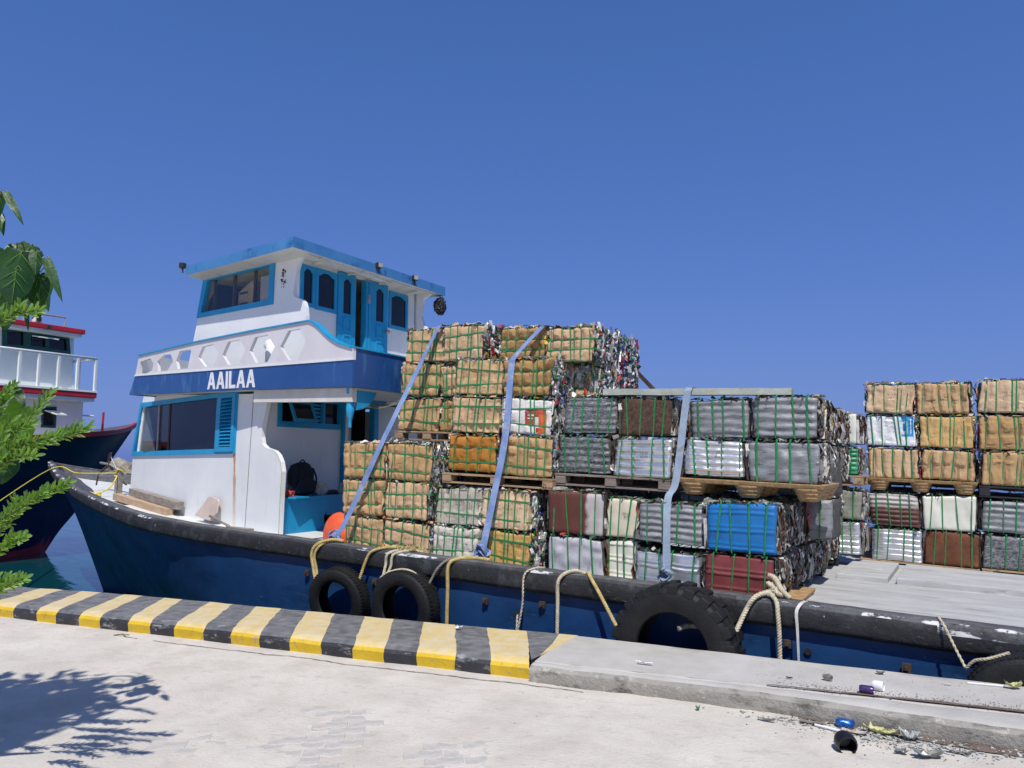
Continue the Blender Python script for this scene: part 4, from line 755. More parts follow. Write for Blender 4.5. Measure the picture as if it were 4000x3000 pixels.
def make_bale(u0, u1, w0, w1, v, kind, wrap, label, D=.60, group='strapped bales on the boat', pal=None, seed=0, fl=(140, 60), ncut=None, tilt=0.0, detail=1.0, note=None, front=0):
    rnd = random.Random(seed * 977 + 5); W = u1 - u0 - .016; Hh = w1 - w0 - .016
    card = kind == 'card'; pal = pal or ('can' if card else 'tin')
    nv = ncut or (rnd.choice((4, 5)) if card else 4); vs = []
    for i in range(nv):
        x = -W / 2 + W * (i + .6 + rnd.uniform(-.16, .16)) / (nv + .2); vs.append((x + rnd.uniform(-.02, .02), x + rnd.uniform(-.02, .02)))
    if card and rnd.random() < .55: x = vs[nv // 2]; vs.append((x[0] + .045, x[1] + .04))
    hs = [(Hh * .29 + rnd.uniform(-.03, .03), Hh * .29 + rnd.uniform(-.03, .03)), (Hh * .70 + rnd.uniform(-.03, .03), Hh * .70 + rnd.uniform(-.03, .03))] if card and ncut is None else []
    if ncut and card: hs = []
    root = empty('bale', Bp((u0 + u1) / 2, v, w0), B_ROT, label, 'bale', group)
    root.rotation_euler = (B_ROT.x, B_ROT.y + R(rnd.uniform(-.9, .9)), B_ROT.z + R(rnd.uniform(-2.2, 2.2) + tilt))
    CO = [[(rnd.uniform(-.022, .010), rnd.uniform(-.016, .02), rnd.uniform(-.022, .008)) for _ in (0, 1)] for _ in (0, 1)]      # each front corner crushed its own way
    nx, ny, nz = max(8, int((42 if card else 24) * detail)), max(4, int(8 * detail)), max(8, int((28 if card else 18) * detail)); r = .028 if card else .022
    idx = {}; vsx = []; so = seed * 3.1
    corr = 0 if card else {'corr': .0095, 'flat': .0, 'crump': .004, 'rib': .008}[kind]
    if corr > .005 and detail == 1.0: nx, nz = 14, 40
    per = rnd.choice((.060, .068, .076)); bul = .006 if card else .006
    seams = [(rnd.uniform(-W / 2, W / 2), rnd.uniform(-.012, .012), rnd.random() < .6) for _ in range(6)]
    bx_, bz_ = rnd.uniform(-.02, .02), rnd.uniform(0, .02)
    def gfac(x, z):
        g = 1.0
        for a, b in vs: d = abs(x - lerp(b, a, z / Hh)); g *= 1 - math.exp(-(d / .026) ** 2)
        for a, b in hs: d = abs(z - lerp(a, b, x / W + .5)); g *= 1 - math.exp(-(d / .024) ** 2)
        return g
    def vert(i, j, k):
        key = (i, j, k)
        if key in idx: return idx[key]
        p = Vector((-W / 2 + W * i / nx, D * j / ny, Hh * k / nz))
        c = Vector((max(-W / 2 + r, min(W / 2 - r, p.x)), max(r, min(D - r, p.y)), max(r, min(Hh - r, p.z)))); dlt = p - c
        if dlt.length > 1e-6: p = c + dlt.normalized() * min(r, dlt.length if sum(abs(t) > 1e-6 for t in dlt) > 1 else r)
        g = gfac(p.x, p.z); nrm = (p - Vector((0, D / 2, Hh / 2))); 
        big = noise.noise_vector(p * 4 + Vector((so, 0, so))) * (.020 if card else .012) + noise.noise_vector(p * 12 + Vector((so, 3, 0))) * (.008 if card else .005)
        edge = min(abs(p.x + W / 2), abs(p.x - W / 2), p.z, Hh - p.z)
        if j == 0 or p.y < .05:
            p.y -= g * bul * (1 - math.exp(-(edge / .03) ** 2)) * (.75 + .5 * fn((p.x * 6, so, p.z * 6), 1))
            if card:
                for sx0, amp, vert_ in seams:      # folded flaps: each seam steps the sheet in or out
                    q = p.x - sx0 + .01 * math.sin(p.z * 21 + so) if vert_ else (p.z - Hh / 2) - sx0 * .6 + .008 * math.sin(p.x * 17 + so)
                    p.y -= amp * (1 / (1 + math.exp(max(-60, min(60, -q / .0035))))) * g * min(1, edge / .03)
                p.y -= min(1, .35 + g) * (.007 * (1 - 2 * abs(fn((p.x, so, p.z * .12), 13, 1))) + .0035 * (1 - 2 * abs(fn((p.x * .5, so, p.z), 11, 4))) + .005 * (1 - 2 * abs(fn((p.x, so, p.z), 30, 2)))) * min(1, edge / .02)
            if kind == 'crump': p.y -= g * .026 * fn((p.x, so, p.z * 1.6), 8) * min(1, edge / .03)
            if kind == 'flat': p.y -= (.012 * fn((p.x, so, p.z * .6), 5) + .006 * (1 - 2 * abs(fn((p.x, so, p.z * .4), 9)))) * min(1, edge / .03)
            if kind == 'rib':
                zz = (p.z + .03) % .155; p.y -= .011 * (math.exp(-((zz - .06) / .011) ** 2) + .7 * math.exp(-((zz - .10) / .009) ** 2)) * min(1, edge / .02) + .006 * fn((p.x, so, p.z), 6) * min(1, edge / .03)
            elif corr: p.y -= corr * math.sin(2 * math.pi * p.z / (per if kind == 'corr' else .15) + so) * (.7 + .3 * g) * min(1, edge / .02) * (.75 + .9 * fn((p.x * .7, so, p.z), 5)); p.y -= .010 * fn((p.x, so, p.z), 4.5, 3) * min(1, edge / .03)
            p += Vector((big.x, big.y * g * 1.0, big.z)) * min(1, .25 + g)
        else: p += big * (.4 + .9 * g)
        if card: p.x += .012 * fn((so, p.z * 5, p.y), 1.3); p.z += (.010 * fn((p.x * 6, so, p.y), 1.2) if p.z > Hh * .6 else 0)
        p.x += bx_ * (p.z / Hh)
        tx, tz = p.x / W + .5, p.z / Hh; fy = max(0, 1 - p.y / .3)
        for a_ in (0, 1):
            for b_ in (0, 1):
                k_ = (tx if a_ else 1 - tx) * (tz if b_ else 1 - tz); k_ = max(0, k_) ** 2 * fy; c_ = CO[a_][b_]
                p += Vector((c_[0] * (1 if a_ else -1), c_[1], c_[2] * (1 if b_ else 0))) * k_
        if p.z < .002 and not card: p.z = .0
        idx[key] = len(vsx); vsx.append(p); return idx[key]
    fs = []
    for i in range(nx):
        for k in range(nz):
            fs.append((vert(i, 0, k), vert(i + 1, 0, k), vert(i + 1, 0, k + 1), vert(i, 0, k + 1))); 
    nf = len(fs)
    for i in range(nx):
        for k in range(nz): fs.append((vert(i, ny, k), vert(i, ny, k + 1), vert(i + 1, ny, k + 1), vert(i + 1, ny, k)))
    for j in range(ny):
        for k in range(nz): fs.append((vert(0, j, k), vert(0, j, k + 1), vert(0, j + 1, k + 1), vert(0, j + 1, k))); fs.append((vert(nx, j, k), vert(nx, j + 1, k), vert(nx, j + 1, k + 1), vert(nx, j, k + 1)))
    for i in range(nx):
        for j in range(ny): fs.append((vert(i, j, 0), vert(i, j + 1, 0), vert(i + 1, j + 1, 0), vert(i + 1, j, 0))); fs.append((vert(i, j, nz), vert(i + 1, j, nz), vert(i + 1, j + 1, nz), vert(i, j + 1, nz)))
    mb = MB(); mb.v = [tuple(p) for p in vsx]; mb.f = fs; mb.mi = [0] * nf + [1] * (len(fs) - nf)
    # the wrapping sheet reaches a little round the sides
    me = bpy.data.meshes.new('bale_body'); me.from_pydata(mb.v, [], mb.f); me.materials.append(MATS[wrap]); me.materials.append(MATS['scrap_dark'])
    mi = list(mb.mi)
    wrapd = .04 if card else .03
    for pi, p in enumerate(me.polygons):
        if mi[pi] == 1 and p.center.y < wrapd + .02 * fn(p.center, 9, so): mi[pi] = 0
        if mi[pi] == 1 and not card and p.center.z > Hh * .97 and p.center.y < .25: mi[pi] = 0
    me.polygons.foreach_set('material_index', mi); me.polygons.foreach_set('use_smooth', [True] * len(me.polygons)); me.update()
    if card: me.set_sharp_from_angle(angle=R(20))
    body = link('body', me, root, False)
    # straps
    e_ = .006 if card else .0125; sw = .0135
    for a, b in vs:
        path = [(lerp(b, a, t) + bx_ * t, -e_ - .002 * math.sin(3.1 * t), Hh * t) for t in (0, .25, .5, .75, 1)] + [(a + bx_, .02, Hh + e_ + .004), (a + bx_, D * .5, Hh + e_ + .008), (a + bx_, D, Hh + e_), (b, D + e_, 0), (b, D * .5, -e_), (b, 0, -e_)]
        m2 = MB(); ribbon(m2, path, Vector((1, 0, 0)), sw * rnd.uniform(.75, 1.2), .003); m2.build('strap', 'pet_green', root, False)
    for a, b in hs:
        path = [(-W / 2 - e_ - .006, .03, a), (-W / 2 + .004, -e_, a), (-W / 4, -e_ - .001, lerp(a, b, .25)), (0, -e_ - .001, lerp(a, b, .5)), (W / 4, -e_ - .001, lerp(a, b, .75)), (W / 2 - .004 + bx_ * .5, -e_, b), (W / 2 + e_ + .008, .03, b), (W / 2 + e_ + .012, D / 2, b), (W / 2 + e_, D, b)]
        m2 = MB(); ribbon(m2, path, Vector((0, 0, 1)), sw * rnd.uniform(.75, 1.2), .003); m2.build('strap', 'pet_green', root, False)
    if card and detail == 1.0:      # torn flaps of board along the upper and side edges
        m2 = MB()
        for _ in range(rnd.randint(4, 8)):
            top_ = rnd.random() < .65; c = Vector((rnd.uniform(-W / 2, W / 2), rnd.uniform(-.02, .04), Hh + .004)) if top_ else Vector((rnd.choice((-1, 1)) * W / 2, rnd.uniform(-.015, .02), rnd.uniform(.03, Hh)))
            a = Vector((rnd.uniform(.02, .06), 0, rnd.uniform(-.01, .01))) if top_ else Vector((0, rnd.uniform(-.01, .01), rnd.uniform(.03, .07)))
            b = Vector((rnd.uniform(-.01, .01), rnd.uniform(-.03, .03), rnd.uniform(.005, .030))) if top_ else Vector((rnd.uniform(-.02, .025), rnd.uniform(-.02, .01), 0))
            m2.add([c - a, c + a, c + a * rnd.uniform(.3, 1) + b, c - a * rnd.uniform(.2, .9) + b * rnd.uniform(.6, 1.3)], [(0, 1, 2, 3)])
        tag(m2.build('torn_flaps', wrap, root, False), kind='stuff')
    if fl:
        mb = MB(); mb.col = []; X, Y, Z = Vector((1, 0, 0)), Vector((0, 1, 0)), Vector((0, 0, 1))
        flakes(mb, rnd, Vector((W / 2, .025, .01)), Y, Z, X, D - .03, Hh - .02, fl[0], pal, 1.0 if card else 1.25)
        flakes(mb, rnd, Vector((-W / 2, .02, .01)), Y, Z, -X, .12, Hh - .02, fl[0] // 5, pal)
        flakes(mb, rnd, Vector((-W / 2, .012, Hh)), X, Y, Z, W, .14, fl[1], pal, .9, False)
        for _ in range(fl[0] // 9):      # whole crushed cans and bottles among the shreds
            c = Vector((W / 2 + rnd.uniform(-.01, .02), rnd.uniform(.03, D - .02), rnd.uniform(.03, Hh - .03))); r_ = rnd.uniform(.018, .034); h_ = rnd.uniform(.05, .11); M_ = Matrix.Rotation(rnd.gauss(0, .4), 3, 'X') @ Matrix.Rotation(rnd.gauss(0, .3), 3, 'Y'); i0 = len(mb.v)
            cs_, ws_ = zip(*PALS[pal]); cc = rnd.choices(cs_, ws_)[0]; kk = rnd.uniform(.7, 1.2); cc = (cc[0] * kk, cc[1] * kk, cc[2] * kk, 1)
            for z_, q_ in ((-.5, .8), (-.35, 1), (0, rnd.uniform(.5, 1)), (.35, 1), (.5, .7)):
                for a_ in range(7): mb.v.append(tuple(c + M_ @ Vector((math.cos(a_ * .898) * r_ * q_ * .55, math.sin(a_ * .898) * r_ * q_ * rnd.uniform(.8, 1.15), z_ * h_)))); mb.col.append(cc)
            for b_ in range(4):
                for a_ in range(7): mb.f.append((i0 + 7 * b_ + a_, i0 + 7 * b_ + (a_ + 1) % 7, i0 + 7 * b_ + 7 + (a_ + 1) % 7, i0 + 7 * b_ + 7 + a_)); mb.mi.append(0)
            mb.f += [tuple(i0 + 6 - a_ for a_ in range(7)), tuple(i0 + 28 + a_ for a_ in range(7))]; mb.mi += [0, 0]
        if front: flakes(mb, rnd, Vector((-W / 2, 0, .01)), X, Z, -Y, W, Hh - .02, front, pal)
        if mb.f: tag(mb.build('crushed_scrap', 'scrap', root, False), kind='stuff')
    if note: NOTES.append((root, note, W, Hh, vs, card, rnd.uniform(-4, 4)))
    return root
NOTES = []
BL = 'the upper load behind the wheelhouse'
# (u0, u1, w0, w1, v, kind, wrap, label, extra)
BALES = [
 (-3.77, -3.19, 2.25, 2.65, .45, 'card', 'card_brown', 'brown cardboard bale in the topmost row, the one touching the wheelhouse', {'note': '28-20\n13/03/23'}),
 (-3.19, -2.62, 2.25, 2.67, .40, 'card', 'card_brown', 'brown cardboard bale with torn frayed top in the topmost row, second from the wheelhouse', {'note': '22-25 KG 21/04/23', 'fl': (330, 90)}),
 (-2.44, -1.85, 2.23, 2.61, .42, 'card', 'card_brown', 'brown cardboard bale in the topmost row, second from its right end', {'note': '27/03/23\n20 KG'}),
 (-1.84, -1.26, 2.20, 2.58, .40, 'card', 'card_brown', 'brown cardboard bale at the right end of the topmost row, cans bulging from its side', {'note': '31/03/23\n25-20', 'fl': (420, 120)}),
 (-3.81, -3.24, 1.85, 2.25, .45, 'card', 'card_brown', 'brown cardboard bale in the second row from the top, left end', {'note': '22-20'}),
 (-3.24, -2.90, 1.85, 2.23, .46, 'card', 'card_tan', 'narrow-looking cardboard bale in the second row from the top, half hidden by its right neighbour', {'ncut': None}),
 (-2.86, -2.25, 1.84, 2.245, .22, 'card', 'card_tan', 'tan cardboard bale in the second row from the top, left of the middle blue strap', {'note': '26/03/23\n26-20 KG'}),
 (-2.24, -1.64, 1.83, 2.235, .20, 'card', 'card_brown', 'brown cardboard bale crossed by the middle blue strap in the second row from the top', {'note': '20 KG\n23/03/23', 'fl': (380, 80)}),
 (-3.83, -3.23, 1.44, 1.84, .45, 'card', 'card_brown', 'brown cardboard bale on the small pallet, third row from the top, left end', {}),
 (-3.23, -2.86, 1.44, 1.83, .47, 'card', 'card_brown', 'cardboard bale squeezed behind its neighbour on the small pallet, third row from the top', {}),
 (-2.89, -2.25, 1.425, 1.83, .20, 'card', 'card_brown', 'brown cardboard bale left of the white printed bale, bottles poking from its top corner', {'note': '28-20 KG\n29/03/23'}),
 (-2.24, -1.64, 1.42, 1.825, .20, 'card', 'card_print_red', 'white carton bale with red and orange print', {'note': '22-20\nKG', 'fl': (380, 80)}),
 (-2.91, -2.27, 1.005, 1.415, .18, 'card', 'card_orange', 'bright orange-brown cardboard bale on the wooden pallet left of the middle blue strap', {'note': '12/02/23   25-20 KG'}),
 (-2.21, -1.59, .99, 1.42, .15, 'card', 'card_brown', 'brown cardboard bale with torn flaps on the wooden pallet right of the middle blue strap', {'note': '19/04   23-20 KG', 'fl': (380, 60)}),
 (-4.29, -3.65, .87, 1.29, .05, 'card', 'card_tan', 'cardboard bale on top of the left front stack, beside the doorway', {'note': '25-20'}),
 (-3.65, -3.00, .87, 1.305, .05, 'card', 'card_tan', 'cardboard bale topping the left front stack, right one, bottles along its side', {'note': '24 KG', 'fl': (420, 160)}),
 (-4.27, -3.66, .45, .865, .05, 'card', 'card_brown', 'cardboard bale with torn dark flap, middle of the left front stack, bench side', {'note': '12/02'}),
 (-3.66, -3.03, .45, .87, .05, 'card', 'card_brown', 'cardboard bale in the middle of the left front stack, right one of the pair', {'note': '20/02/23\n24-20', 'fl': (360, 40)}),
 (-3.01, -2.40, .43, .845, .15, 'card', 'card_grey', 'pale grey cardboard bale under the wooden pallet, upper of the two grey ones', {'note': '31-15 KG\n03/04/23', 'fl': (120, 120)}),
 (-2.40, -1.79, .44, .85, .12, 'card', 'card_tan', 'tan cardboard bale just right of the middle blue strap, above the yellow one', {'note': '22-20\n22/02/23', 'fl': (380, 120)}),
 (-4.25, -3.64, .045, .445, .05, 'card', 'card_tan', 'cardboard bale at deck level beside the orange buoy', {'note': 'XX-20 KG\nKW 03/23'}),
 (-3.64, -3.00, .04, .445, .05, 'card', 'card_brown', 'cardboard bale at deck level behind the frayed yellow rope, right of the buoy bale', {'note': '20/02/23\n25-20', 'fl': (380, 40)}),
 (-3.03, -2.41, .045, .43, .12, 'card', 'card_grey', 'pale grey cardboard bale at deck level left of the middle blue strap', {'note': '32-20 KG\n13/03/23'}),
 (-2.39, -1.79, .045, .435, .12, 'card', 'card_yellow', 'yellow cardboard bale at deck level right of the blue strap knot', {'note': '22-20\n12/04/23', 'fl': (420, 60)}),
 (-1.53, -.93, 1.455, 1.84, .25, 'corr', 'tin_dark', 'speckled dark grey corrugated metal bale right of the white carton bale', {'note': None}),
 (-.91, -.37, 1.445, 1.83, .25, 'flat', 'tin_rust_dark', 'dark brown rusty metal bale in the top row left of the right-hand strap', {'fl': (320, 90)}),
 (-.21, .36, 1.44, 1.815, .25, 'corr', 'tin_grey', 'grey corrugated metal bale in the top row directly right of the right-hand strap', {}),
 (.37, .94, 1.45, 1.835, .20, 'corr', 'tin_grey', 'grey corrugated metal bale with brown streaks at the right end of the top row', {'fl': (360, 60)}),
 (-1.59, -.98, 1.055, 1.44, .25, 'corr', 'tin_dark', 'grey corrugated metal bale on the old wooden pallet, left of the shiny one', {}),
 (-.96, -.36, 1.045, 1.43, .20, 'corr', 'tin_silver', 'shiny silver corrugated bale on the old wooden pallet', {'note': '21-20\n05/04', 'fl': (260, 40)}),
 (-.25, .33, 1.095, 1.44, .20, 'corr', 'tin_silver', 'shiny silver corrugated bale on the moulded pallet', {'note': '20\nKG'}),
 (.34, .95, 1.065, 1.445, .15, 'crump', 'tin_grey', 'dull grey crumpled metal bale on the moulded pallet, right end', {'fl': (380, 40)}),
 (-1.60, -.98, .46, .90, .10, 'flat', 'tin_rust_white', 'half rusty, half white metal bale under the old wooden pallet', {}),
 (-1.03, -.62, .46, .85, .20, 'flat', 'tin_cream', 'cream and pink metal bale tucked left of the grey corrugated one', {'note': '60-20\nKG'}),
 (-.61, .02, .47, .85, .00, 'corr', 'tin_grey', 'grey corrugated metal bale behind the lower part of the right-hand strap', {'wrap2': 1}),
 (.035, .65, .46, .895, -.05, 'rib', 'tin_blue', 'bright blue metal bale at the near right corner of the load', {'fl': (420, 70)}),
 (-1.58, -.97, .06, .455, .10, 'crump', 'tin_pale', 'pale lavender-grey metal bale at deck level under the rusty and white one', {}),
 (-1.01, -.66, .06, .455, .20, 'rib', 'tin_white', 'off-white metal bale at deck level, half hidden left of the silver one', {'note': '20\nKG'}),
 (-.63, .0, .075, .415, .00, 'rib', 'tin_silver', 'bright silver ribbed bale at deck level above the big tyre', {'note': None}),
 (.03, .64, .09, .45, -.05, 'rib', 'tin_maroon', 'maroon metal bale at deck level under the bright blue one', {'fl': (420, 40)}),
 (.86, 1.465, 1.905, 2.315, 4.45, 'card', 'card_tan', 'tan cardboard bale on top of the far right stack, left one', {'ncut': 4, 'pal': 'pet', 'note': '14-15 KG'}),
 (1.48, 2.09, 1.905, 2.32, 4.45, 'card', 'card_tan', 'tan cardboard bale on top of the far right stack, second from its left', {'ncut': 4, 'pal': 'pet', 'note': '17-20\nKG'}),
 (.87, 1.475, 1.475, 1.90, 4.45, 'card', 'card_print_blue', 'white carton bale with a blue printed panel', {'ncut': 4, 'note': '25-15'}),
 (1.49, 2.11, 1.475, 1.90, 4.45, 'card', 'card_yellow', 'mustard yellow cardboard bale right of the blue printed one', {'ncut': 4, 'note': '21-20'}),
 (.90, 1.51, 1.055, 1.46, 4.45, 'card', 'card_brown', 'brown cardboard bale under the blue printed one on the moulded pallet', {'ncut': 5, 'pal': 'pet'}),
 (1.515, 2.12, 1.065, 1.465, 4.45, 'card', 'card_brown', 'brown cardboard bale under the mustard one on the moulded pallet, red scraps at its corner', {'ncut': 4, 'pal': 'pet'}),
 (.91, 1.525, .44, .88, 4.45, 'corr', 'tin_maroon_white', 'maroon and white streaked metal bale under the far moulded pallet', {}),
 (1.535, 2.14, .435, .89, 4.45, 'flat', 'tin_white', 'cream-white metal bale under the far moulded pallet', {}),
 (.92, 1.54, -.01, .425, 4.45, 'corr', 'tin_silver', 'shiny corrugated bale at deck level in the far right stack', {}),
 (1.55, 2.17, .0, .44, 4.45, 'flat', 'tin_rust', 'dark orange rusty metal bale at deck level in the far right stack', {}),
 (2.15, 2.76, 1.92, 2.345, 4.42, 'card', 'card_tan', 'tan cardboard bale cut by the right frame edge, topmost of its column', {'ncut': 4, 'note': '25-05', 'pal': 'pet'}),
 (2.16, 2.77, 1.465, 1.90, 4.42, 'card', 'card_brown', 'brown cardboard bale cut by the right frame edge, second from the top of its column', {'ncut': 4, 'note': '21-90 KG'}),
 (2.165, 2.77, 1.03, 1.455, 4.42, 'card', 'card_tan', 'tan cardboard bale cut by the right frame edge, resting on the dark pallet', {'ncut': 4}),
 (2.165, 2.78, .46, .87, 4.42, 'corr', 'tin_grey', 'grey corrugated metal bale cut by the right frame edge, under the dark pallet', {}),
 (2.18, 2.79, .02, .445, 4.42, 'flat', 'tin_dark', 'mottled grey metal bale at deck level cut by the right frame edge', {}),
 (.28, .885, 1.475, 1.865, 3.62, 'flat', 'tin_white', 'pale bale peeping out behind the load, above the green one', {}),
 (.28, .875, 1.105, 1.455, 3.62, 'corr', 'tin_green', 'green corrugated bale peeping out behind the load', {}),
 (.30, .915, .545, .935, 3.62, 'flat', 'tin_olive', 'olive grey bale peeping out behind the load, under the small pallet', {}),
 (.30, .915, .115, .53, 3.62, 'corr', 'tin_silver', 'light corrugated bale peeping out behind the load at deck level', {}),
]
for i, bdef in enumerate(BALES):
    x = dict(bdef[8]); x.pop('wrap2', None); nt_ = x.pop('note', None)
    fl_ = x.pop('fl', (150, 70) if bdef[5] == 'card' else (110, 45))
    make_bale(*bdef[:8], seed=i + 1, fl=fl_, note=nt_, **x)
# bales further back whose ends show on the right sides of the stacks
k = 100
for row, (w0, w1, u1, pal, wrap, lab) in enumerate(((2.20, 2.58, -1.27, 'pet', 'card_brown', 'topmost row'), (1.83, 2.20, -1.25, 'can', 'card_brown', 'second row'))):
    for dv, word in ((0, 'first'), (1, 'second'), (2, 'third')):
        if row == 1: v0 = .56 + dv * .50
        else: v0 = 1.02 + dv * .32
        if dv == 2: continue
        make_bale(u1 - .60, u1, w0, w1, v0, 'card', wrap, f'can bale end, {lab} of the left stack, {word} behind the front bale', seed=k, fl=(330, 120), pal='pet' if dv else pal, detail=.6, D=.48 if row else .30, front=260 if row else 0); k += 1
for row, (w0, w1, u1, us_) in enumerate(((1.45, 1.83, .87, 3), (1.06, 1.44, .88, 3), (.46, .885, .665, 5), (.09, .455, .66, 5))):
    for dv in range(us_):
        v0 = (.80 if row < 2 else .56) + dv * (.56 if row < 2 else .62); Dd = .545 if row < 2 else .60; wr = ['tin_grey', 'tin_rust_dark', 'tin_olive', 'tin_pale', 'tin_dark'][(dv + row) % 5]
        rn = ('top row', 'second row', 'third row', 'deck-level row')[row]; on = ('first', 'second', 'third', 'fourth', 'fifth')[dv]
        make_bale(u1 - .64 + .015 * ((dv * 7) % 3), u1 - .02 + .015 * ((dv * 7) % 3), w0, w1, v0, 'flat', wr, f'crushed metal bale end right of the load, {rn}, {on} from the corner', seed=k, fl=(400, 60), detail=.6, D=Dd); k += 1
make_bale(-.42, .2, .47, .90, .66, 'crump', 'tin_pale', 'pale metal bale in the gap under the pallets, behind the grey corrugated one', seed=k, fl=(40, 120), detail=.7)

# unseen bales added to block light through the pallet gaps
for i in range(8):
    for w0 in (.50, .92):
        u0 = -4.15 + i * .635; make_bale(u0, u0 + .62, w0, w0 + .41, 1.28, 'card' if i < 4 else 'flat', 'card_brown' if i < 4 else 'tin_grey', 'bale in the dark behind the gaps around the pallets', seed=300 + i * 2 + int(w0 > .6), fl=None, detail=.45, group='bales in the dark behind the pallets', ncut=2)

for i in range(3):  # unseen bales added so no sky shows under the far pallet
    for w0 in (.53, .95):
        make_bale(.86 + i * .62, 1.47 + i * .62, w0, w0 + .41, 5.07, 'flat', 'tin_grey', 'bale in the dark behind the far right pallets', seed=350 + i * 2 + int(w0 > .6), fl=None, detail=.45, group='bales in the dark behind the far pallets', ncut=2, D=.36)

# handwriting on the wrappers
TXT = []
for root, note, W, Hh, vs, card, rot in NOTES:
    cu = bpy.data.curves.new('handwriting', 'FONT'); cu.body = note; cu.size = .034 if len(note) < 16 else .030; cu.shear = .25; cu.space_line = .95; cu.align_x = 'CENTER'; cu.resolution_u = 1
    o = bpy.data.objects.new('tmp', cu); col.objects.link(o); TXT.append((o, root, W, Hh, card, rot))
dg = bpy.context.evaluated_depsgraph_get()
for o, root, W, Hh, card, rot in TXT:
    me = bpy.data.meshes.new_from_object(o.evaluated_get(dg)); me.name = 'handwriting'
    ink = 'ink_red' if W > .6 and not card else 'ink'; me.materials.clear(); me.materials.append(MATS['ink'])
    T = Matrix.Translation(Vector((.03, -.030 if card else -.020, Hh * .60))) @ Matrix.Rotation(R(rot), 4, 'Y') @ Matrix.Rotation(R(90), 4, 'X')
    me.transform(T); link('handwriting', me, root, False)
    cu = o.data; bpy.data.objects.remove(o); bpy.data.curves.remove(cu)

# ------------------------------------------------------------------ pallets
def wood_pallet(u0, u1, w0, w1, v, mt, label, D=1.0):
    root = empty('wooden_pallet', Bp((u0 + u1) / 2, v, w0), B_ROT, label, 'pallet', 'pallets in the load'); W = u1 - u0; Hh = w1 - w0; rn = random.Random(int(abs(u0) * 100))
    for i in range(6):
        y = .05 + (D - .1) * i / 5; m_ = MB(); m_.box((0, y, Hh - .011 + rn.uniform(-.002, .002)), (W, .10, .020)); m_.build('top_board', mt, root, False, bevel=.002)
    for x in (-W / 2 + .06, 0, W / 2 - .06):
        for y in (.06, D / 2, D - .06): m_ = MB(); m_.box((x, y, Hh / 2 - .002), (.115, .115, Hh - .046)); m_.build('block', mt, root, False, bevel=.003)
    for y in (.06, D / 2, D - .06): m_ = MB(); m_.box((0, y, .010), (W, .10, .018)); m_.build('bottom_board', mt, root, False, bevel=.002)
    return root
def moulded_pallet(u0, u1, w0, w1, v, label, D=.9, mt='pressed_wood'):
    root = empty('moulded_pallet', Bp((u0 + u1) / 2, v, w0), B_ROT, label, 'pallet', 'pallets in the load'); W = u1 - u0; Hh = w1 - w0
    m_ = MB(); m_.hexa([(-W / 2, -.0, Hh - .045), (-W / 2 - .01, -.015, Hh - .004), (-W / 2, D, Hh - .045), (-W / 2 - .01, D, Hh - .004), (W / 2, 0, Hh - .045), (W / 2 + .01, -.015, Hh - .004), (W / 2, D, Hh - .045), (W / 2 + .01, D, Hh - .004)]); m_.build('deck_plate', mt, root, False, bevel=.008)
    for x in (-W / 2 + .13, 0, W / 2 - .13):
        for y in (.10, D / 2, D - .10):
            m_ = MB(); n = 14
            prof = [(.0, 0), (.075, 0), (.082, .006)] + [(.086 + .045 * j / 6 + (.004 if j % 2 else -.003), .01 + (Hh - .05) * j / 6) for j in range(7)]
            m_.lathe(prof, Matrix.Translation((x, y, 0)), 16); m_.build('cup_foot', mt, root, False, auto=30)
    return root
wood_pallet(-2.93, -1.57, .875, .985, .13, 'pallet_wood', 'wooden pallet with a round stamp under the orange cardboard bale')
wood_pallet(-3.86, -2.92, 1.325, 1.435, .43, 'pallet_wood', 'small wooden pallet beside the doorway under the upper cardboard bales')
wood_pallet(-1.58, -.37, .925, 1.045, .20, 'pallet_old', 'old grey wooden pallet under the shiny silver bale')
moulded_pallet(-.28, .98, .92, 1.07, .14, 'moulded brown pressed-wood pallet with cup feet in the near load')
moulded_pallet(.90, 2.14, .90, 1.06, 4.40, 'moulded brown pressed-wood pallet with cup feet in the far right stack')
moulded_pallet(.05, .80, .02, .10, -.02, 'moulded pallet peeping out under the maroon bale')
wood_pallet(.80, 2.16, -.10, -.005, 4.42, 'pallet_wood', 'low wooden pallet under the far rusty bale')
wood_pallet(2.18, 3.4, -.09, .015, 4.40, 'pallet_wood', 'low wooden pallet at the right frame edge')
wood_pallet(2.16, 3.3, .88, 1.02, 4.40, 'black_plastic', 'dark pallet between bales at the right frame edge')
wood_pallet(.3, .93, .96, 1.09, 3.60, 'pallet_wood', 'small pallet peeping out behind the load under the green bale')
wood_pallet(.02, .66, -.02, .08, 1.1, 'black_plastic', 'black plastic pallet at deck level under the right side of the load', 2.5)
# stamp on the pallet block
m_ = MB(); m_.lathe([(.030, 0), (.036, 0), (.036, .001), (.030, .001)], Matrix.Translation(Bp(-1.63, .127, .93)) @ Matrix.Rotation(R(90), 4, 'X'), 18, closed=True)
sx = Bp(-1.63, .126, .93)
for dx in (-.010, .010): m_.beam(sx + b_x * dx - b_z * .018, sx + b_x * dx + b_z * .018, .004, .003)
m_.beam(sx - b_x * .010, sx + b_x * .010, .004, .003)
tag(m_.build('pallet_stamp', 'dark_inside', bpy.data.objects['wooden_pallet']))
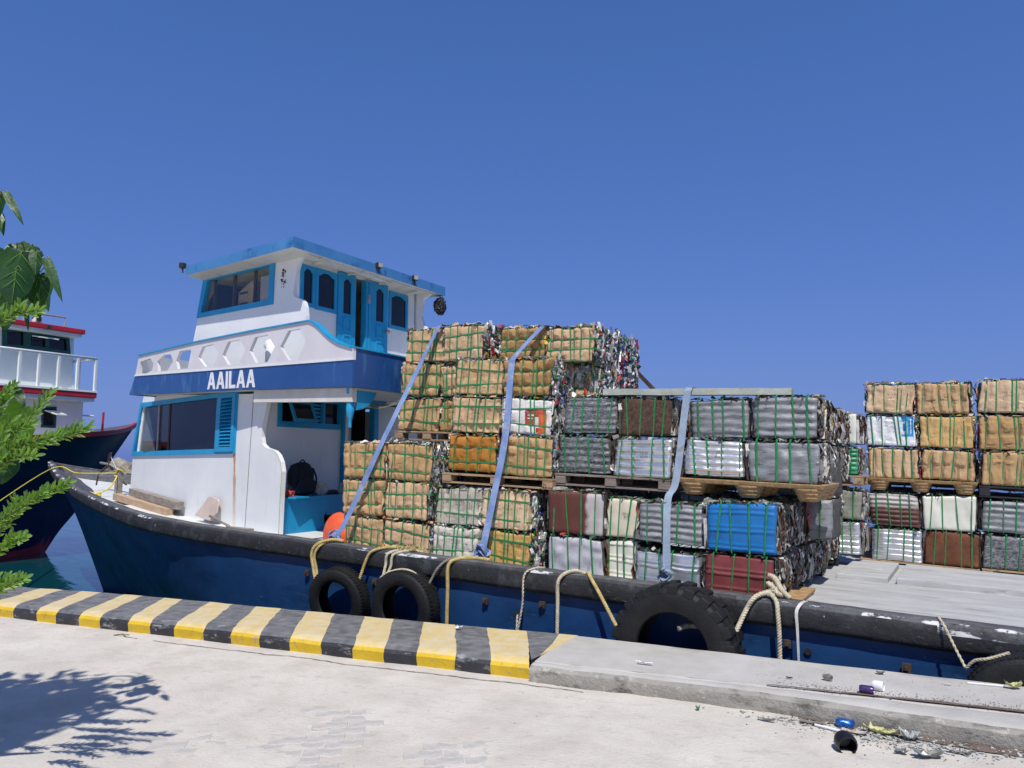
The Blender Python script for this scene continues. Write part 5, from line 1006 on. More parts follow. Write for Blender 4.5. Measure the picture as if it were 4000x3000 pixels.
# weathered beam lying on the right load
m_ = MB()
for i in range(13):
    t = i / 12; c = Bp(lerp(-1.09, .70, t), .28, 1.868 + .004 * fn((t * 5, 0, 0), 1)); 
    for a, b in ((-.05, -.03), (-.05, .03), (.07, .032), (.07, -.03)): m_.v.append(tuple(c + b_y * a + b_z * (b + .003 * fn((t * 20, a * 30, b * 30), 1))))
for i in range(12):
    for j in range(4): m_.f.append((4 * i + j, 4 * i + 4 + j, 4 * i + 4 + (j + 1) % 4, 4 * i + (j + 1) % 4)); m_.mi.append(0)
m_.f += [(0, 1, 2, 3), (51, 50, 49, 48)]; m_.mi += [0, 0]
tag(m_.build('timber_beam', 'green_beam', auto=40), 'long weathered green painted timber lying on top of the metal bales', 'timber')
# dark pole slanting down behind the top row
m_ = MB(); m_.beam(Bp(-1.95, 3.2, 2.44), Bp(-1.35, 3.2, 1.85), .05, .05); tag(m_.build('steel_pole', 'iron'), 'dark pole slanting down behind the right end of the topmost bales', 'pole')
# hatch covers on deck
def hatch(P, label):
    root = empty('hatch_cover', Bp(P[0][0], P[0][1], .03), None, label, 'hatch', 'hatch covers on the deck'); mb = MB(); k = 4
    top = [Bp(u, v, w) for u, v, w in P]; mb.v = [tuple(p) for p in top] + [tuple(p - b_z * .10) for p in top]; mb.f = [(0, 1, 2, 3)] + [(i, (i + 1) % 4, (i + 1) % 4 + 4, i + 4) for i in range(4)]; mb.mi = [0] * 5
    mb.build('lid', 'deck_grey', root, bevel=.015)
    for q in ((P[0], P[1]), (P[1], P[2])):
        pass
    return root
hatch([(.80, 2.25, .065), (1.30, 2.32, .065), (1.30, 3.95, .035), (.80, 3.95, .035)], 'pale hatch cover on deck next to the load')
hatch([(1.38, 2.30, .075), (4.2, 2.55, .075), (4.2, 3.90, .04), (1.38, 3.90, .04)], 'broad grey hatch cover on deck in front of the far right stack')
# ------------------------------------------------------------------ tyres hung as fenders
def tyre(u, w, v, D, hole, Wd, label, big=False, tilt=(0, 0)):
    root = empty('tyre_fender', Bp(u, v, w), (B_ROT.x + R(tilt[0]), B_ROT.y, B_ROT.z + R(tilt[1])), label, 'tyre', 'tyre fenders along the hull')
    Mx = Matrix.Rotation(R(90), 4, 'X')      # axis along local y
    r0, r1 = hole / 2, D / 2; h = Wd / 2
    prof = [(r0, -h * .80), (r0 + .012, -h * .92), (lerp(r0, r1, .25), -h * 1.0), (lerp(r0, r1, .5), -h * 1.06), (lerp(r0, r1, .78), -h * .99), (lerp(r0, r1, .82), -h * .97), (lerp(r0, r1, .93), -h * .86), (r1 - .006, -h * .72)]
    tread = []
    for g in (-.72, -.45, -.42, -.36, -.33, -.04, -.02, .02, .04, .33, .36, .42, .45, .72):
        groove = abs(g) in (.42, .36, .02); tread.append((r1 - (.010 if groove else 0) - .008 * g * g, g * h))
    inner = [(r0 + .02, h * .75), (lerp(r0, r1, .8), h * .7), (lerp(r0, r1, .86), 0), (lerp(r0, r1, .8), -h * .7), (r0 + .02, -h * .72)]
    body = MB(); body.lathe(prof + tread + [(a, -b) for a, b in reversed(prof)] + inner, Mx, 64, closed=True); bo = body.build('casing', 'rubber', root, False, auto=28)
    if not big:
        n = 60; m_ = MB()
        for i in range(n):
            a = 2 * math.pi * i / n
            for sgn in (-1, 1):
                c = Mx @ Vector((math.cos(a) * (r1 - .004), math.sin(a) * (r1 - .004), sgn * h * .60)); Rm = (Mx @ Matrix.Rotation(a, 4, 'Z')).to_3x3(); m_.box(c, (.016, .017, h * .36), Rm)
        tag(m_.build('tread_blocks', 'rubber', root, False), kind='stuff')
    else:
        n = 22; lug = MB(); Rz = Mx.to_3x3()
        lug.hexa([Rz @ Vector(q) for q in ((-.05, -.048, -h * 1.02), (-.05, -.040, -.0), (-.05, .048, -h * 1.02), (-.05, .055, 0), (.020, -.042, -h * .95), (.020, -.036, 0), (.020, .042, -h * .95), (.020, .049, 0))])
        for i in range(n):
            for sgn in (1, -1):
                a = 2 * math.pi * (i + (.5 if sgn < 0 else 0)) / n
                if i == 0 and sgn == 1: lo = lug.build('tread_lug', 'rubber', root, False, bevel=.010); me = lo.data; o = lo
                else: o = bpy.data.objects.new('tread_lug', me); col.objects.link(o); o.parent = root
                Mr = Mx @ Matrix.Rotation(a, 4, 'Z') @ Matrix.Translation((r1 - .005, 0, 0)) @ Matrix.Scale(sgn, 4, (0, 0, 1)) @ Mx.inverted()
                o.matrix_local = Mr
    return root
tyre(-3.80, -.41, -.44, .70, .42, .19, 'smaller worn car tyre hanging beside the yellow rope, left of its twin', tilt=(8, 6))
tyre(-2.90, -.36, -.45, .74, .44, .22, 'worn tyre fender with a rope over its top, second from the bow', tilt=(3, 2))
tyre(-.04, -.285, -.52, 1.0, .58, .34, 'big lugged tractor tyre hanging against the hull under the silver bale', big=True)
tyre(2.38, -.36, -.48, .82, .46, .26, 'tyre fender with fine tread at the right frame edge', tilt=(4, -3))

# ------------------------------------------------------------------ ropes
def rope(P, r, mt, label, pitch=.07, cat='rope', n=8, group='ropes hung over the rub rail', strands=3):
    path = cr(P, n); L_ = [0]
    for a, b in zip(path, path[1:]): L_.append(L_[-1] + (b - a).length)
    N_ = max(12, int(L_[-1] / .012)); pts = []; j = 0
    for i in range(N_ + 1):
        s = L_[-1] * i / N_
        while j < len(path) - 2 and L_[j + 1] < s: j += 1
        t = (s - L_[j]) / max(1e-6, L_[j + 1] - L_[j]); pts.append(path[j].lerp(path[j + 1], t))
    mb = MB(); ref = None; frames = []
    for i, p in enumerate(pts):
        t = (pts[min(i + 1, N_)] - pts[max(i - 1, 0)]).normalized()
        if ref is None: ref = t.orthogonal().normalized()
        ref = (ref - t * ref.dot(t)).normalized(); frames.append((ref.copy(), t.cross(ref)))
    for s in range(strands):
        q = []
        for i, p in enumerate(pts):
            a = 2 * math.pi * (i * L_[-1] / N_ / pitch + s / strands); q.append(p + (frames[i][0] * math.cos(a) + frames[i][1] * math.sin(a)) * r * .42)
        mb.tube(q, r * .50, 6)
    return tag(mb.build('rope', mt, smooth=True), label, cat, group)
def bz(u, w, v=-.36): return Bp(u, v, w)
rope([bz(-4.0, .17, -.2), bz(-4.10, .185, -.28), bz(-4.25, .13, -.35), bz(-4.31, .02, -.37), bz(-4.27, -.14, -.37), bz(-4.20, -.27, -.40)], .021, 'rope_yellow', 'doubled yellow rope over the rail from the blue strap end down to the left tyre')
rope([bz(-4.02, .165, -.18), bz(-4.13, .17, -.27), bz(-4.22, .11, -.34), bz(-4.275, .0, -.36), bz(-4.23, -.16, -.36), bz(-4.16, -.28, -.41)], .019, 'rope_yellow', 'second leg of the yellow rope hanging beside the left tyre')
rope([bz(-3.22, .17, -.18), bz(-3.32, .175, -.28), bz(-3.46, .125, -.35), bz(-3.52, .02, -.37), bz(-3.56, -.15, -.40), bz(-3.585, -.30, -.46)], .019, 'rope_yellow', 'yellow rope arching over the rail to the right side of the left tyre')
rope([bz(-2.98, .16, -.15), bz(-3.10, .17, -.2), bz(-3.24, .125, -.34), bz(-3.255, .0, -.36), bz(-3.235, -.12, -.42)], .019, 'rope_cream', 'cream rope hanging between the two small tyres, left strand')
rope([bz(-2.93, .15, -.15), bz(-3.04, .165, -.22), bz(-3.17, .12, -.34), bz(-3.185, .0, -.36), bz(-3.19, -.10, -.42)], .018, 'rope_cream', 'cream rope hanging between the two small tyres, right strand')
mb = MB()
for i in range(60):
    p = Bp(-3.05 + random.uniform(-.16, .16), -.2 + random.uniform(-.08, .08), .165 + random.uniform(-.0, .03)); d = Vector((random.uniform(-1, 1), random.uniform(-1, 1), random.uniform(-.2, .6))).normalized() * .05; mb.tube([p, p + d * .5 + Vector((0, 0, .01)), p + d], .004, 4)
tag(mb.build('frayed_rope_end', 'rope_yellow'), 'frayed bundle of yellow rope fibres lying on the rail', 'rope')
rope([bz(-3.2, -.10, -.50), bz(-3.1, -.035, -.50), bz(-2.93, .012, -.48), bz(-2.78, -.02, -.46), bz(-2.66, -.15, -.44)], .014, 'rope_cream', 'thin cream rope lying over the top of the second tyre')
rope([bz(-2.44, .155, -.2), bz(-2.50, .13, -.32), bz(-2.57, .05, -.38), bz(-2.63, -.07, -.40), bz(-2.67, -.18, -.44)], .016, 'rope_grey', 'dark grey rope from the rail to the right side of the second tyre')
rope([bz(-2.12, .15, -.12), bz(-2.26, .165, -.2), bz(-2.38, .155, -.30), bz(-2.45, .09, -.365), bz(-2.445, -.15, -.37), bz(-2.43, -.55, -.38)], .023, 'rope_yellow', 'thick yellow rope hanging straight down right of the second tyre')
rope([bz(-1.46, .155, -.18), bz(-1.53, .15, -.30), bz(-1.585, .08, -.365), bz(-1.59, -.19, -.37), bz(-1.645, -.52, -.38)], .013, 'rope_cream', 'pale thin cord hanging down the hull beside the drain hole', strands=2)
rope([bz(-1.70, -.30, -.24), bz(-1.68, -.34, -.30), bz(-1.655, -.55, -.34)], .012, 'rope_cream', 'short pale cord coming out of the drain hole', strands=2)
rope([bz(-1.03, .14, -.18), bz(-1.10, .175, -.26), bz(-1.18, .145, -.33), bz(-1.222, .07, -.37), bz(-1.22, -.12, -.37), bz(-1.21, -.48, -.38)], .021, 'rope_cream', 'cream rope hanging straight down left of the big tyre')
rope([bz(-1.02, .14, -.18), bz(-.97, .17, -.26), bz(-.90, .13, -.34), bz(-.80, .02, -.38), bz(-.60, -.22, -.46)], .020, 'rope_yellow', 'cream yellow rope slanting from the rail to the big tyre, left side')
rope([bz(.66, .19, -.22), bz(.58, .185, -.3), bz(.52, .14, -.345), bz(.475, .05, -.39), bz(.42, -.12, -.5)], .024, 'rope_cream', 'thick cream rope from the rail knot to the right side of the big tyre')
rope([bz(.62, .20, -.25), bz(.70, .15, -.34), bz(.72, .06, -.37), bz(.735, -.15, -.37), bz(.745, -.50, -.38)], .022, 'rope_cream', 'thick cream rope hanging straight down from the knot right of the big tyre')
rope([bz(.58, .18, -.22), bz(.66, .225, -.24), bz(.60, .26, -.18), bz(.70, .19, -.24), bz(.72, .17, -.16), bz(.62, .185, -.28)], .024, 'rope_cream', 'knot of thick cream rope on the rail under the maroon bale')
rope([bz(.60, .31, -.12), bz(.66, .30, -.18), bz(.72, .22, -.22), bz(.78, .16, -.2)], .026, 'rope_cream', 'loose cream rope end leaning against the corner of the maroon bale')
rope([bz(1.82, .165, -.2), bz(1.86, .14, -.34), bz(1.93, .0, -.40), bz(1.995, -.12, -.46)], .012, 'rope_cream', 'thin rope running from the rail to the tyre at the right frame edge', strands=2)
rope([bz(1.995, -.12, -.47), bz(2.05, -.05, -.50), bz(2.13, -.02, -.52), bz(2.25, .035, -.5)], .014, 'rope_cream', 'short rope lashed over the tyre at the right frame edge')
rope([bz(.0, -.12, -.62), bz(.05, -.10, -.55), bz(.15, -.10, -.52), bz(.2, -.12, -.58)], .026, 'rope_grey', 'piece of dirty rope showing inside the hole of the big tyre')
rope([bz(-3.82, -.16, -.50), bz(-3.76, -.215, -.45), bz(-3.70, -.20, -.42)], .020, 'rope_yellow', 'bit of yellow rope showing inside the left tyre')
# webbing strap end hanging on the right
mb = MB(); pth = cr([bz(.90, .155, -.2), bz(.885, .15, -.31), bz(.86, .09, -.365), bz(.87, -.05, -.375), bz(.885, -.35, -.38)], 8); ribbon(mb, pth, [b_x * lerp(1, .45, i / (len(pth) - 1)) for i in range(len(pth))], .034, .004)
mat('web_white', (.50, .49, .47), (.62, .61, .58), 12, .7, bump=.4, bscale=60); tag(mb.build('webbing_end', 'web_white'), 'loose white webbing strap hanging over the rail at the right', 'strap')

# ------------------------------------------------------------------ lashing straps
def lash(P, w, mt, label, wd):
    mb = MB(); pth = cr([Bp(*p) for p in P], 10); n = len(pth); wds = []
    for i in range(n):
        t = i / (n - 1); ph = .25 * math.sin(t * 9 + wd[1] * 7) + 1.15 * max(0, (t - .62) / .38) ** 1.3 + .10 * math.sin(t * 31); wds.append((b_x * math.cos(ph) + b_y * math.sin(ph) + b_z * wd[2] * .4).normalized())
    ribbon(mb, pth, wds, w, .005); return tag(mb.build('lashing_strap', mt, smooth=False), label, 'strap', 'blue lashing straps over the bales')
lash([(-3.18, 1.0, 2.69), (-3.22, .46, 2.675), (-3.27, .40, 2.63), (-3.45, .26, 2.10), (-3.70, .02, 1.29), (-4.02, -.10, .48), (-4.13, -.17, .22), (-4.17, -.19, .15)], .070, 'strap_blue', 'long blue lashing strap slanting from the topmost bales down to the rail beside the buoy', (1, .35, .35))
lash([(-1.80, .9, 2.60), (-1.86, .42, 2.60), (-1.90, .36, 2.55), (-2.08, .17, 2.245), (-2.105, .14, 2.10), (-2.11, .08, 1.40), (-2.18, .0, .75), (-2.24, -.08, .22), (-2.25, -.10, .10)], .070, 'strap_blue', 'middle blue lashing strap running down across the white carton bale to a knot on deck', (1, .4, .1))
lash([(-.20, .9, 1.90), (-.205, .32, 1.91), (-.21, .20, 1.89), (-.225, .17, 1.75), (-.275, .08, 1.05), (-.32, .0, .88), (-.295, -.09, .60), (-.265, -.16, .22), (-.25, -.18, .13)], .066, 'strap_grey', 'right-hand grey-blue lashing strap hanging over the metal bales above the big tyre', (1, .5, .0))
def knot(u, v, w, s, mt, label, seed):
    rn = random.Random(seed); mb = MB()
    for i in range(5):
        c = Bp(u + rn.uniform(-.02, .02) * s, v + rn.uniform(-.02, .02) * s, w + rn.uniform(-.03, .05) * s); a = rn.uniform(0, 3)
        P = [c + (b_x * math.cos(t + a) * .05 + b_z * math.sin(t + a) * .055 + b_y * .03 * math.sin(2 * t + i)) * s for t in [j * .7 for j in range(9)]]
        ribbon(mb, cr(P, 4), (b_y + b_x * rn.uniform(-.4, .4) + b_z * rn.uniform(-.4, .4)).normalized(), .05 * s, .006)
    for a in (-.05, .06):
        P = [Bp(u, v, w), Bp(u + a, v - .03, w - .06 * s), Bp(u + a * 1.3, v - .04, w - .14 * s)]; ribbon(mb, cr(P, 4), b_x, .055 * s, .005)
    return tag(mb.build('strap_knot', mt), label, 'knot')
knot(-4.16, -.18, .20, .9, 'strap_blue', 'bunched dark blue strap knot on the rail beside the orange buoy', 1)
knot(-2.24, -.10, .20, 1.15, 'strap_blue', 'big blue strap knot in front of the yellow bale', 2)
knot(-.26, -.19, .20, .9, 'strap_grey', 'small blue-grey strap knot behind the top of the big tyre', 3)

# ------------------------------------------------------------------ small things on the boat
# orange buoy leaning between bench and bales
mb = MB(); prof = [(0, -.09), (.05, -.092), (.17, -.075), (.235, -.035), (.25, 0), (.235, .035), (.17, .075), (.05, .092), (0, .09)]
mb.lathe(prof, Matrix.Translation(Hp(-4.40, .13, .76)) @ Matrix.Rotation(R(-20), 4, 'Z') @ Matrix.Rotation(R(82), 4, 'X'), 32); by = mb.build('buoy', 'orange_plastic', smooth=True); tag(by, 'round orange buoy wedged against the cardboard bales near the bench', 'buoy')
# timber baulks by the cabin
def baulk(a, b, w, h, mt, label):
    mb = MB(); A, Bq = Vector(a), Vector(b); mb.beam(A, Bq, w, h); tag(mb.build('timber_baulk', mt, bevel=.006), label, 'timber', 'timber baulks lying by the cabin')
PLf = side_frame((-5.6, .12), 12)
baulk(PLf(-9.80, 1.115, .06), PLf(-8.02, .955, .03), .12, .115, 'grey_wood', 'grey squared timber lying along the foot of the cabin wall')
baulk(PLf(-10.12, 1.03, -.06), PLf(-8.20, .855, -.04), .12, .105, 'new_wood', 'lighter brown squared timber on deck, in front of the grey one')
# wooden paddle-shaped board with handle
root = empty('wooden_paddle', PLf(-6.9, .8, 0), None, 'wooden paddle blade leaning against the cabin wall with its pole on deck', 'paddle')
mb = MB(); mb.panel([(-7.48, .84), (-7.24, 1.105), (-7.20, 1.12), (-6.96, 1.085), (-6.92, 1.06), (-6.88, .90), (-6.98, .79)], [], lambda a, b, d: PLf(a, b, -.02 + d + (b - .8) * .28), .022); mb.build('blade', 'paddle_wood', root, bevel=.004)
mb = MB(); mb.tube([PLf(-6.96, .86, -.04), PLf(-6.33, .765, -.10), PLf(-6.28, .755, -.11)], .018, 8); mb.build('shaft', 'grey_wood', root, smooth=True)
mb = MB(); mb.tube([PLf(-6.34, .75, -.12), PLf(-5.80, .745, -.05)], .016, 8); tag(mb.build('wooden_stick', 'grey_wood', smooth=True), 'short round stick lying on deck at the end of the paddle pole', 'stick')
# grapnel anchor on the bow
root = empty('grapnel_anchor', Bp(-11.75, 1.9, .3), None, 'rusty folding grapnel anchor standing on the bow deck', 'anchor'); c = Bp(-11.78, 1.9, .68)
mb = MB(); mb.tube([Bp(-12.10, 1.9, .70), c, Bp(-11.36, 1.95, .52)], .022, 8); mb.build('shank', 'galv', root, smooth=True)
for P in ([(-11.80, 1.9, .66), (-11.82, 1.88, .78), (-11.75, 1.85, .87), (-11.66, 1.83, .90)], [(-11.80, 1.9, .66), (-11.95, 1.9, .60), (-12.06, 1.86, .47), (-12.08, 1.84, .28)], [(-11.80, 1.9, .66), (-11.80, 2.02, .52), (-11.66, 2.1, .36), (-11.55, 2.1, .31)]):
    mb = MB(); q = cr([Bp(*p) for p in P], 6); mb.tube(q, .02, 7, rs=[lerp(.026, .014, i / (len(q) - 1)) for i in range(len(q))]); mb.build('fluke', 'iron', root, smooth=True)
for P in ([(-11.76, 1.87, .86), (-11.58, 1.9, .60)], [(-12.06, 1.86, .46), (-11.62, 1.92, .58)], [(-11.58, 1.9, .60), (-11.75, 1.95, .50)]):
    mb = MB(); mb.tube([Bp(*p) for p in P], .014, 6); mb.build('stay', 'galv', root)
# samson post and yellow mooring rope
mb = MB(); mb.box(Bp(-11.25, 1.75, .32), (.10, .10, .62), Matrix((b_x, b_y, b_z)).transposed()); tag(mb.build('mooring_post', 'grey_wood', boat, bevel=.008))
rope([Vector((-10.42, 5.98, .34)), Vector((-10.75, 6.25, .46)), Bp(-13.62, 1.80, .50), Bp(-12.3, 1.6, .50), Bp(-11.25, 1.70, .55)], .011, 'rope_bright', 'taut yellow mooring line running from the bow post over the rail to the left', cat='rope', group='mooring lines', strands=3, pitch=.06)
rope([Bp(-11.25, 1.69, .56), Bp(-11.2, 1.68, .62), Bp(-11.18, 1.78, .58), Bp(-11.28, 1.81, .54), Bp(-11.3, 1.70, .50), Bp(-11.2, 1.67, .48), Bp(-11.12, 1.5, .30), Bp(-11.1, 1.3, .22), Bp(-11.2, 1.15, .20)], .016, 'rope_bright', 'bright yellow rope wound round the bow post', cat='rope', group='mooring lines')
rope([Bp(-10.75, .95, .20), Bp(-10.6, .90, .23), Bp(-10.65, 1.05, .24), Bp(-10.8, 1.0, .22), Bp(-10.7, .9, .26), Bp(-10.55, 1.0, .21)], .02, 'rope_bright', 'small coil of yellow rope on deck at the end of the timbers', cat='rope', group='mooring lines')
# backpack on the bench
def blob(name, c, sz, mt, parent=None, seed=1, amp=.12, M=None):
    bm = bmesh.new(); bmesh.ops.create_icosphere(bm, subdivisions=4, radius=1)
    for v_ in bm.verts:
        p = v_.co; k = 1 + amp * fn(p, 1.8, seed) + amp * .5 * fn(p, 5, seed); q = Vector([math.copysign(abs(t) ** .7, t) for t in p]) * k
        q = Vector((q.x * sz[0], q.y * sz[1], q.z * sz[2])); v_.co = (M @ q if M else q) + Vector(c)
    me = bpy.data.meshes.new(name); bm.to_mesh(me); bm.free(); me.materials.append(MATS[mt]); me.polygons.foreach_set('use_smooth', [True] * len(me.polygons)); return link(name, me, parent)
root = empty('backpack', Hp(-5.75, .86, 1.15), None, 'dark navy backpack standing on the blue bench', 'backpack'); MR = Matrix.Rotation(-BY, 3, 'Z')
blob('bag_body', Hp(-5.76, .86, 1.37), (.11, .195, .225), 'backpack_cloth', root, 2, .06, MR); blob('front_pocket', Hp(-5.66, .86, 1.28), (.06, .155, .12), 'backpack_cloth', root, 3, .06, MR)
for dv in (-.12, .10):
    mb = MB(); ribbon(mb, cr([Hp(-5.64, .86 + dv, 1.52), Hp(-5.60, .86 + dv * 1.3, 1.38), Hp(-5.66, .86 + dv * 1.6, 1.2)], 6), b_y, .03, .006); mb.build('shoulder_strap', 'backpack_cloth', root)
mb = MB(); mb.tube(cr([Hp(-5.74, .80, 1.58), Hp(-5.73, .86, 1.63), Hp(-5.74, .92, 1.58)], 5), .01, 6); mb.build('carry_loop', 'backpack_cloth', root)
tag(blob('cloth_bundle', Hp(-5.72, 1.17, 1.22), (.10, .10, .10), 'white_cloth', None, 5, .35), 'off-white cloth bundle beside the backpack', 'cloth')
tag(blob('red_rag', Hp(-5.58, .50, 1.185), (.045, .065, .045), 'red_cloth', None, 6, .45), 'red rag at the left end of the bench', 'rag')
tag(blob('dark_bundle', Hp(-5.70, 1.38, 1.175), (.07, .12, .035), 'iron', None, 8, .3), 'dark bundle lying on the bench near the door post', 'bundle')
mb = MB(); mb.lathe([(0, 0), (.032, 0), (.034, .01), (.034, .09), (.022, .11), (.022, .13), (.026, .132), (.026, .155), (0, .156)], Matrix.Translation(Hp(-5.62, 1.50, 1.15)), 16); tag(mb.build('bottle', 'galv', auto=40), 'small bottle at the right end of the bench', 'bottle')
# ------------------------------------------------------------------ the neighbouring boat
L0 = Vector((-18.6002, 14.4035, 0)); LF = Vector((.1132, .99357, 0)); LR = Vector((.99357, -.1132, 0))
def Lp(t, off, z): return L0 + LF * t + LR * off + Vector((0, 0, z))
ship = empty('fishing_boat', Lp(-2, -1, 0), label='navy blue boat with white deckhouse and red trim moored beyond the bow', cat='boat')
rail = cr([Lp(*p) for p in ((2.72, -1.65, 2.79), (2.05, -1.0, 2.62), (1.3, -.35, 2.50), (.62, .12, 2.42), (-.15, .42, 2.35), (-1.2, .58, 2.26), (-2.6, .62, 2.18), (-6, .62, 2.1))], 6)
low = cr([Lp(*p) for p in ((2.70, -1.65, 2.74), (2.25, -1.65, 2.08), (1.15, -1.65, .44), (.50, -1.62, -.33), (.12, -1.6, -.9), (-.3, -1.5, -1.4), (-2.5, -1.0, -1.4), (-6, -.7, -1.4))], 6)
hb = MB(); T = 10; n = len(rail)
for a, b in zip(rail, low):
    for j in range(T + 1):
        t = j / T; p = a.lerp(b, t); p = p - LR * (.30 * math.sin(math.pi * t)) * min(1, (a - b).length / 2.5); hb.v.append(tuple(p))
hb.f = [(i * (T + 1) + j, (i + 1) * (T + 1) + j, (i + 1) * (T + 1) + j + 1, i * (T + 1) + j + 1) for i in range(n - 1) for j in range(T)]
hb.mi = [2 if hb.v[f[1]][2] < -.42 else 0 for f in hb.f]
hb.build('hull', ['navy', 'ship_red', 'boot_red'], ship, smooth=True)
mb = MB()
for i, p in enumerate(rail): mb.v += [tuple(p + LR * .03 + Vector((0, 0, -.10))), tuple(p + LR * .05 + Vector((0, 0, .03))), tuple(p - LR * .12 + Vector((0, 0, .03))), tuple(p - LR * .12 + Vector((0, 0, -.10)))]
for i in range(n - 1):
    for j in range(4): mb.f.append((4 * i + j, 4 * i + 4 + j, 4 * i + 4 + (j + 1) % 4, 4 * i + (j + 1) % 4)); mb.mi.append(0)
mb.build('gunwale', 'ship_red', ship)
mir = lambda p: p - LR * (2 * ((p - L0).dot(LR) + 1.65))
mb = MB(); mb.v = [tuple(p - Vector((0, 0, .12))) for p in rail] + [tuple(mir(p) - Vector((0, 0, .12))) for p in rail]; mb.f = [(i, i + 1, i + 1 + n, i + n) for i in range(n - 1)]; mb.mi = [0] * (n - 1); mb.build('deck', 'ship_white', ship)
mb = MB(); mb.v = [tuple(mir(p)) for p in rail] + [tuple(mir(p)) for p in low]; mb.f = [(i, i + 1, i + 1 + n, i + n) for i in range(n - 1)]; mb.mi = [0] * (n - 1); mb.build('hull_far_side', 'navy', ship, smooth=True)
def Lbox(name, t0, t1, o0, o1, za, zb, mt, parent=ship, bevel=0, rake=0):
    mb = MB(); P = [Lp(t + (rake if z == zb and t == t1 else 0), o, z) for t in (t0, t1) for o in (o0, o1) for z in (za, zb)]
    mb.hexa(P); return mb.build(name, mt, parent, bevel=bevel)
def Lwall(name, off, outer, holes, t_, mt):
    mb = MB(); mb.panel(outer, holes, lambda a, b, d: Lp(a, off - d, b), t_); return mb.build(name, mt, ship)
Lwall('lower_wall', 0, [(-5, 2.0), (0, 2.30), (0, 3.20), (-5, 3.20)], [[(-1.03, 2.53), (-.74, 2.53), (-.75, 2.99), (-1.04, 2.98)]], .06, 'ship_white')
Lbox('lower_house_front', -.06, 0, -3.3, -.06, 2.3, 3.2, 'ship_white')
mb = MB(); mb.panel([(-1.07, 2.48), (-.70, 2.48), (-.71, 3.03), (-1.08, 3.02)], [[(-1.02, 2.54), (-.75, 2.54), (-.76, 2.98), (-1.03, 2.97)]], lambda a, b, d: Lp(a, .03 - d, b), .06); wf = mb.build('window', 'ship_green', ship)
mb = MB(); mb.panel([(-1.03, 2.53), (-.74, 2.53), (-.75, 2.99), (-1.04, 2.98)], [], lambda a, b, d: Lp(a, -.05 - d, b), .01); mb.build('dark_opening', 'dark_inside', wf)
mb = MB(); fr = lambda a, b, d: Lp(a, .04 + (2.97 - b) * 1.6, 2.90 + (b - 2.97) * .35 + d); mb.panel([(-1.02, 2.62), (-.76, 2.62), (-.76, 2.97), (-1.02, 2.97)], [[(-.98, 2.66), (-.80, 2.66), (-.80, 2.93), (-.98, 2.93)]], fr, .03); cs = mb.build('casement', 'ship_white', wf)
Lbox('upper_deck', -5, .06, -3.6, .50, 3.285, 3.425, 'ship_red', bevel=.02); Lbox('deck_edge', -5, .05, -3.6, .52, 3.428, 3.475, 'ship_white')
Lbox('deck_soffit', -5, .03, -3.5, .45, 3.19, 3.282, 'ship_white')
WN = [[(-1.94, 4.49), (-1.49, 4.52), (-1.51, 4.91), (-1.97, 4.87)], [(-1.38, 4.53), (-.95, 4.54), (-.97, 4.88), (-1.40, 4.87)], [(-.91, 4.53), (-.37, 4.52), (-.42, 4.88), (-.93, 4.87)]]
Lwall('wheelhouse_wall', -.2, [(-3.4, 3.4), (-.14, 3.45), (-.32, 5.02), (-3.4, 5.02)], WN, .06, 'ship_white')
Lwall('window_surround', -.16, [(-2.02, 4.43), (-.31, 4.45), (-.38, 4.95), (-2.05, 4.95)], [[(a + (.03 if k in (0, 3) else -.03), b + (.03 if k < 2 else -.03)) for k, (a, b) in enumerate(w_)] for w_ in WN], .05, 'ship_green')
for P in WN: mb = MB(); mb.panel(P, [], lambda a, b, d: Lp(a, -.23 - d, b), .01); mb.build('pane', 'dark_glass', ship)
mb = MB(); fr = lambda a, b, d: Lp(a, -.14 + (4.86 - b) * 1.4, 4.80 + (b - 4.86) * .22 + d); mb.panel([(-1.35, 4.62), (-.85, 4.62), (-.85, 4.86), (-1.35, 4.86)], [[(-1.31, 4.66), (-.89, 4.66), (-.89, 4.82), (-1.31, 4.82)]], fr, .03); mb.build('casement', 'ship_white', ship)
Lbox('wheelhouse_front', -.20, -.16, -3.1, -.25, 3.45, 4.95, 'ship_white', rake=-.18)
Lbox('roof', -3.8, -.20, -3.4, .26, 4.98, 5.11, 'ship_red', bevel=.02); Lbox('roof_soffit', -3.7, -.26, -3.3, .20, 4.90, 4.978, 'ship_white')
mb = MB(); mb.tube([Lp(-5, .46, 4.33), Lp(.02, .46, 4.335)], .04, 8); mb.tube([Lp(.02, .46, 4.335), Lp(.04, -3.4, 4.335)], .035, 8); mb.build('hand_rail', 'ship_white', ship, smooth=True)
for t in (-2.9, -2.41, -1.92, -1.46, -.97, -.48, .01): mb = MB(); mb.beam(Lp(t, .46, 3.46), Lp(t, .46, 4.33), .06, .06); mb.build('rail_post', 'ship_white', ship)
for o in (-.3, -1.0, -1.8, -2.6): mb = MB(); mb.beam(Lp(.02, o, 3.46), Lp(.02, o, 4.33), .06, .06); mb.build('rail_post', 'ship_white', ship)
mb = MB(); mb.tube([Lp(-1.7, .1, 5.08), Lp(-1.7, .1, 5.36), Lp(-.66, .1, 5.38), Lp(-.68, .1, 5.1)], .025, 8); mb.build('roof_rail', 'galv', ship)
mb = MB(); mb.box(Lp(-1.38, .1, 5.22), (.14, .2, .2)); sl_ = mb.build('searchlight', 'ship_white', ship, bevel=.03); mb = MB(); mb.box(Lp(-1.38, .18, 5.22), (.03, .12, .13)); mb.build('lens', 'lamp_metal', sl_)
mb = MB(); mb.box(Lp(-1.2, .28, 5.02), (.12, .1, .1)); mb.build('deck_lamp', 'lamp_metal', ship)
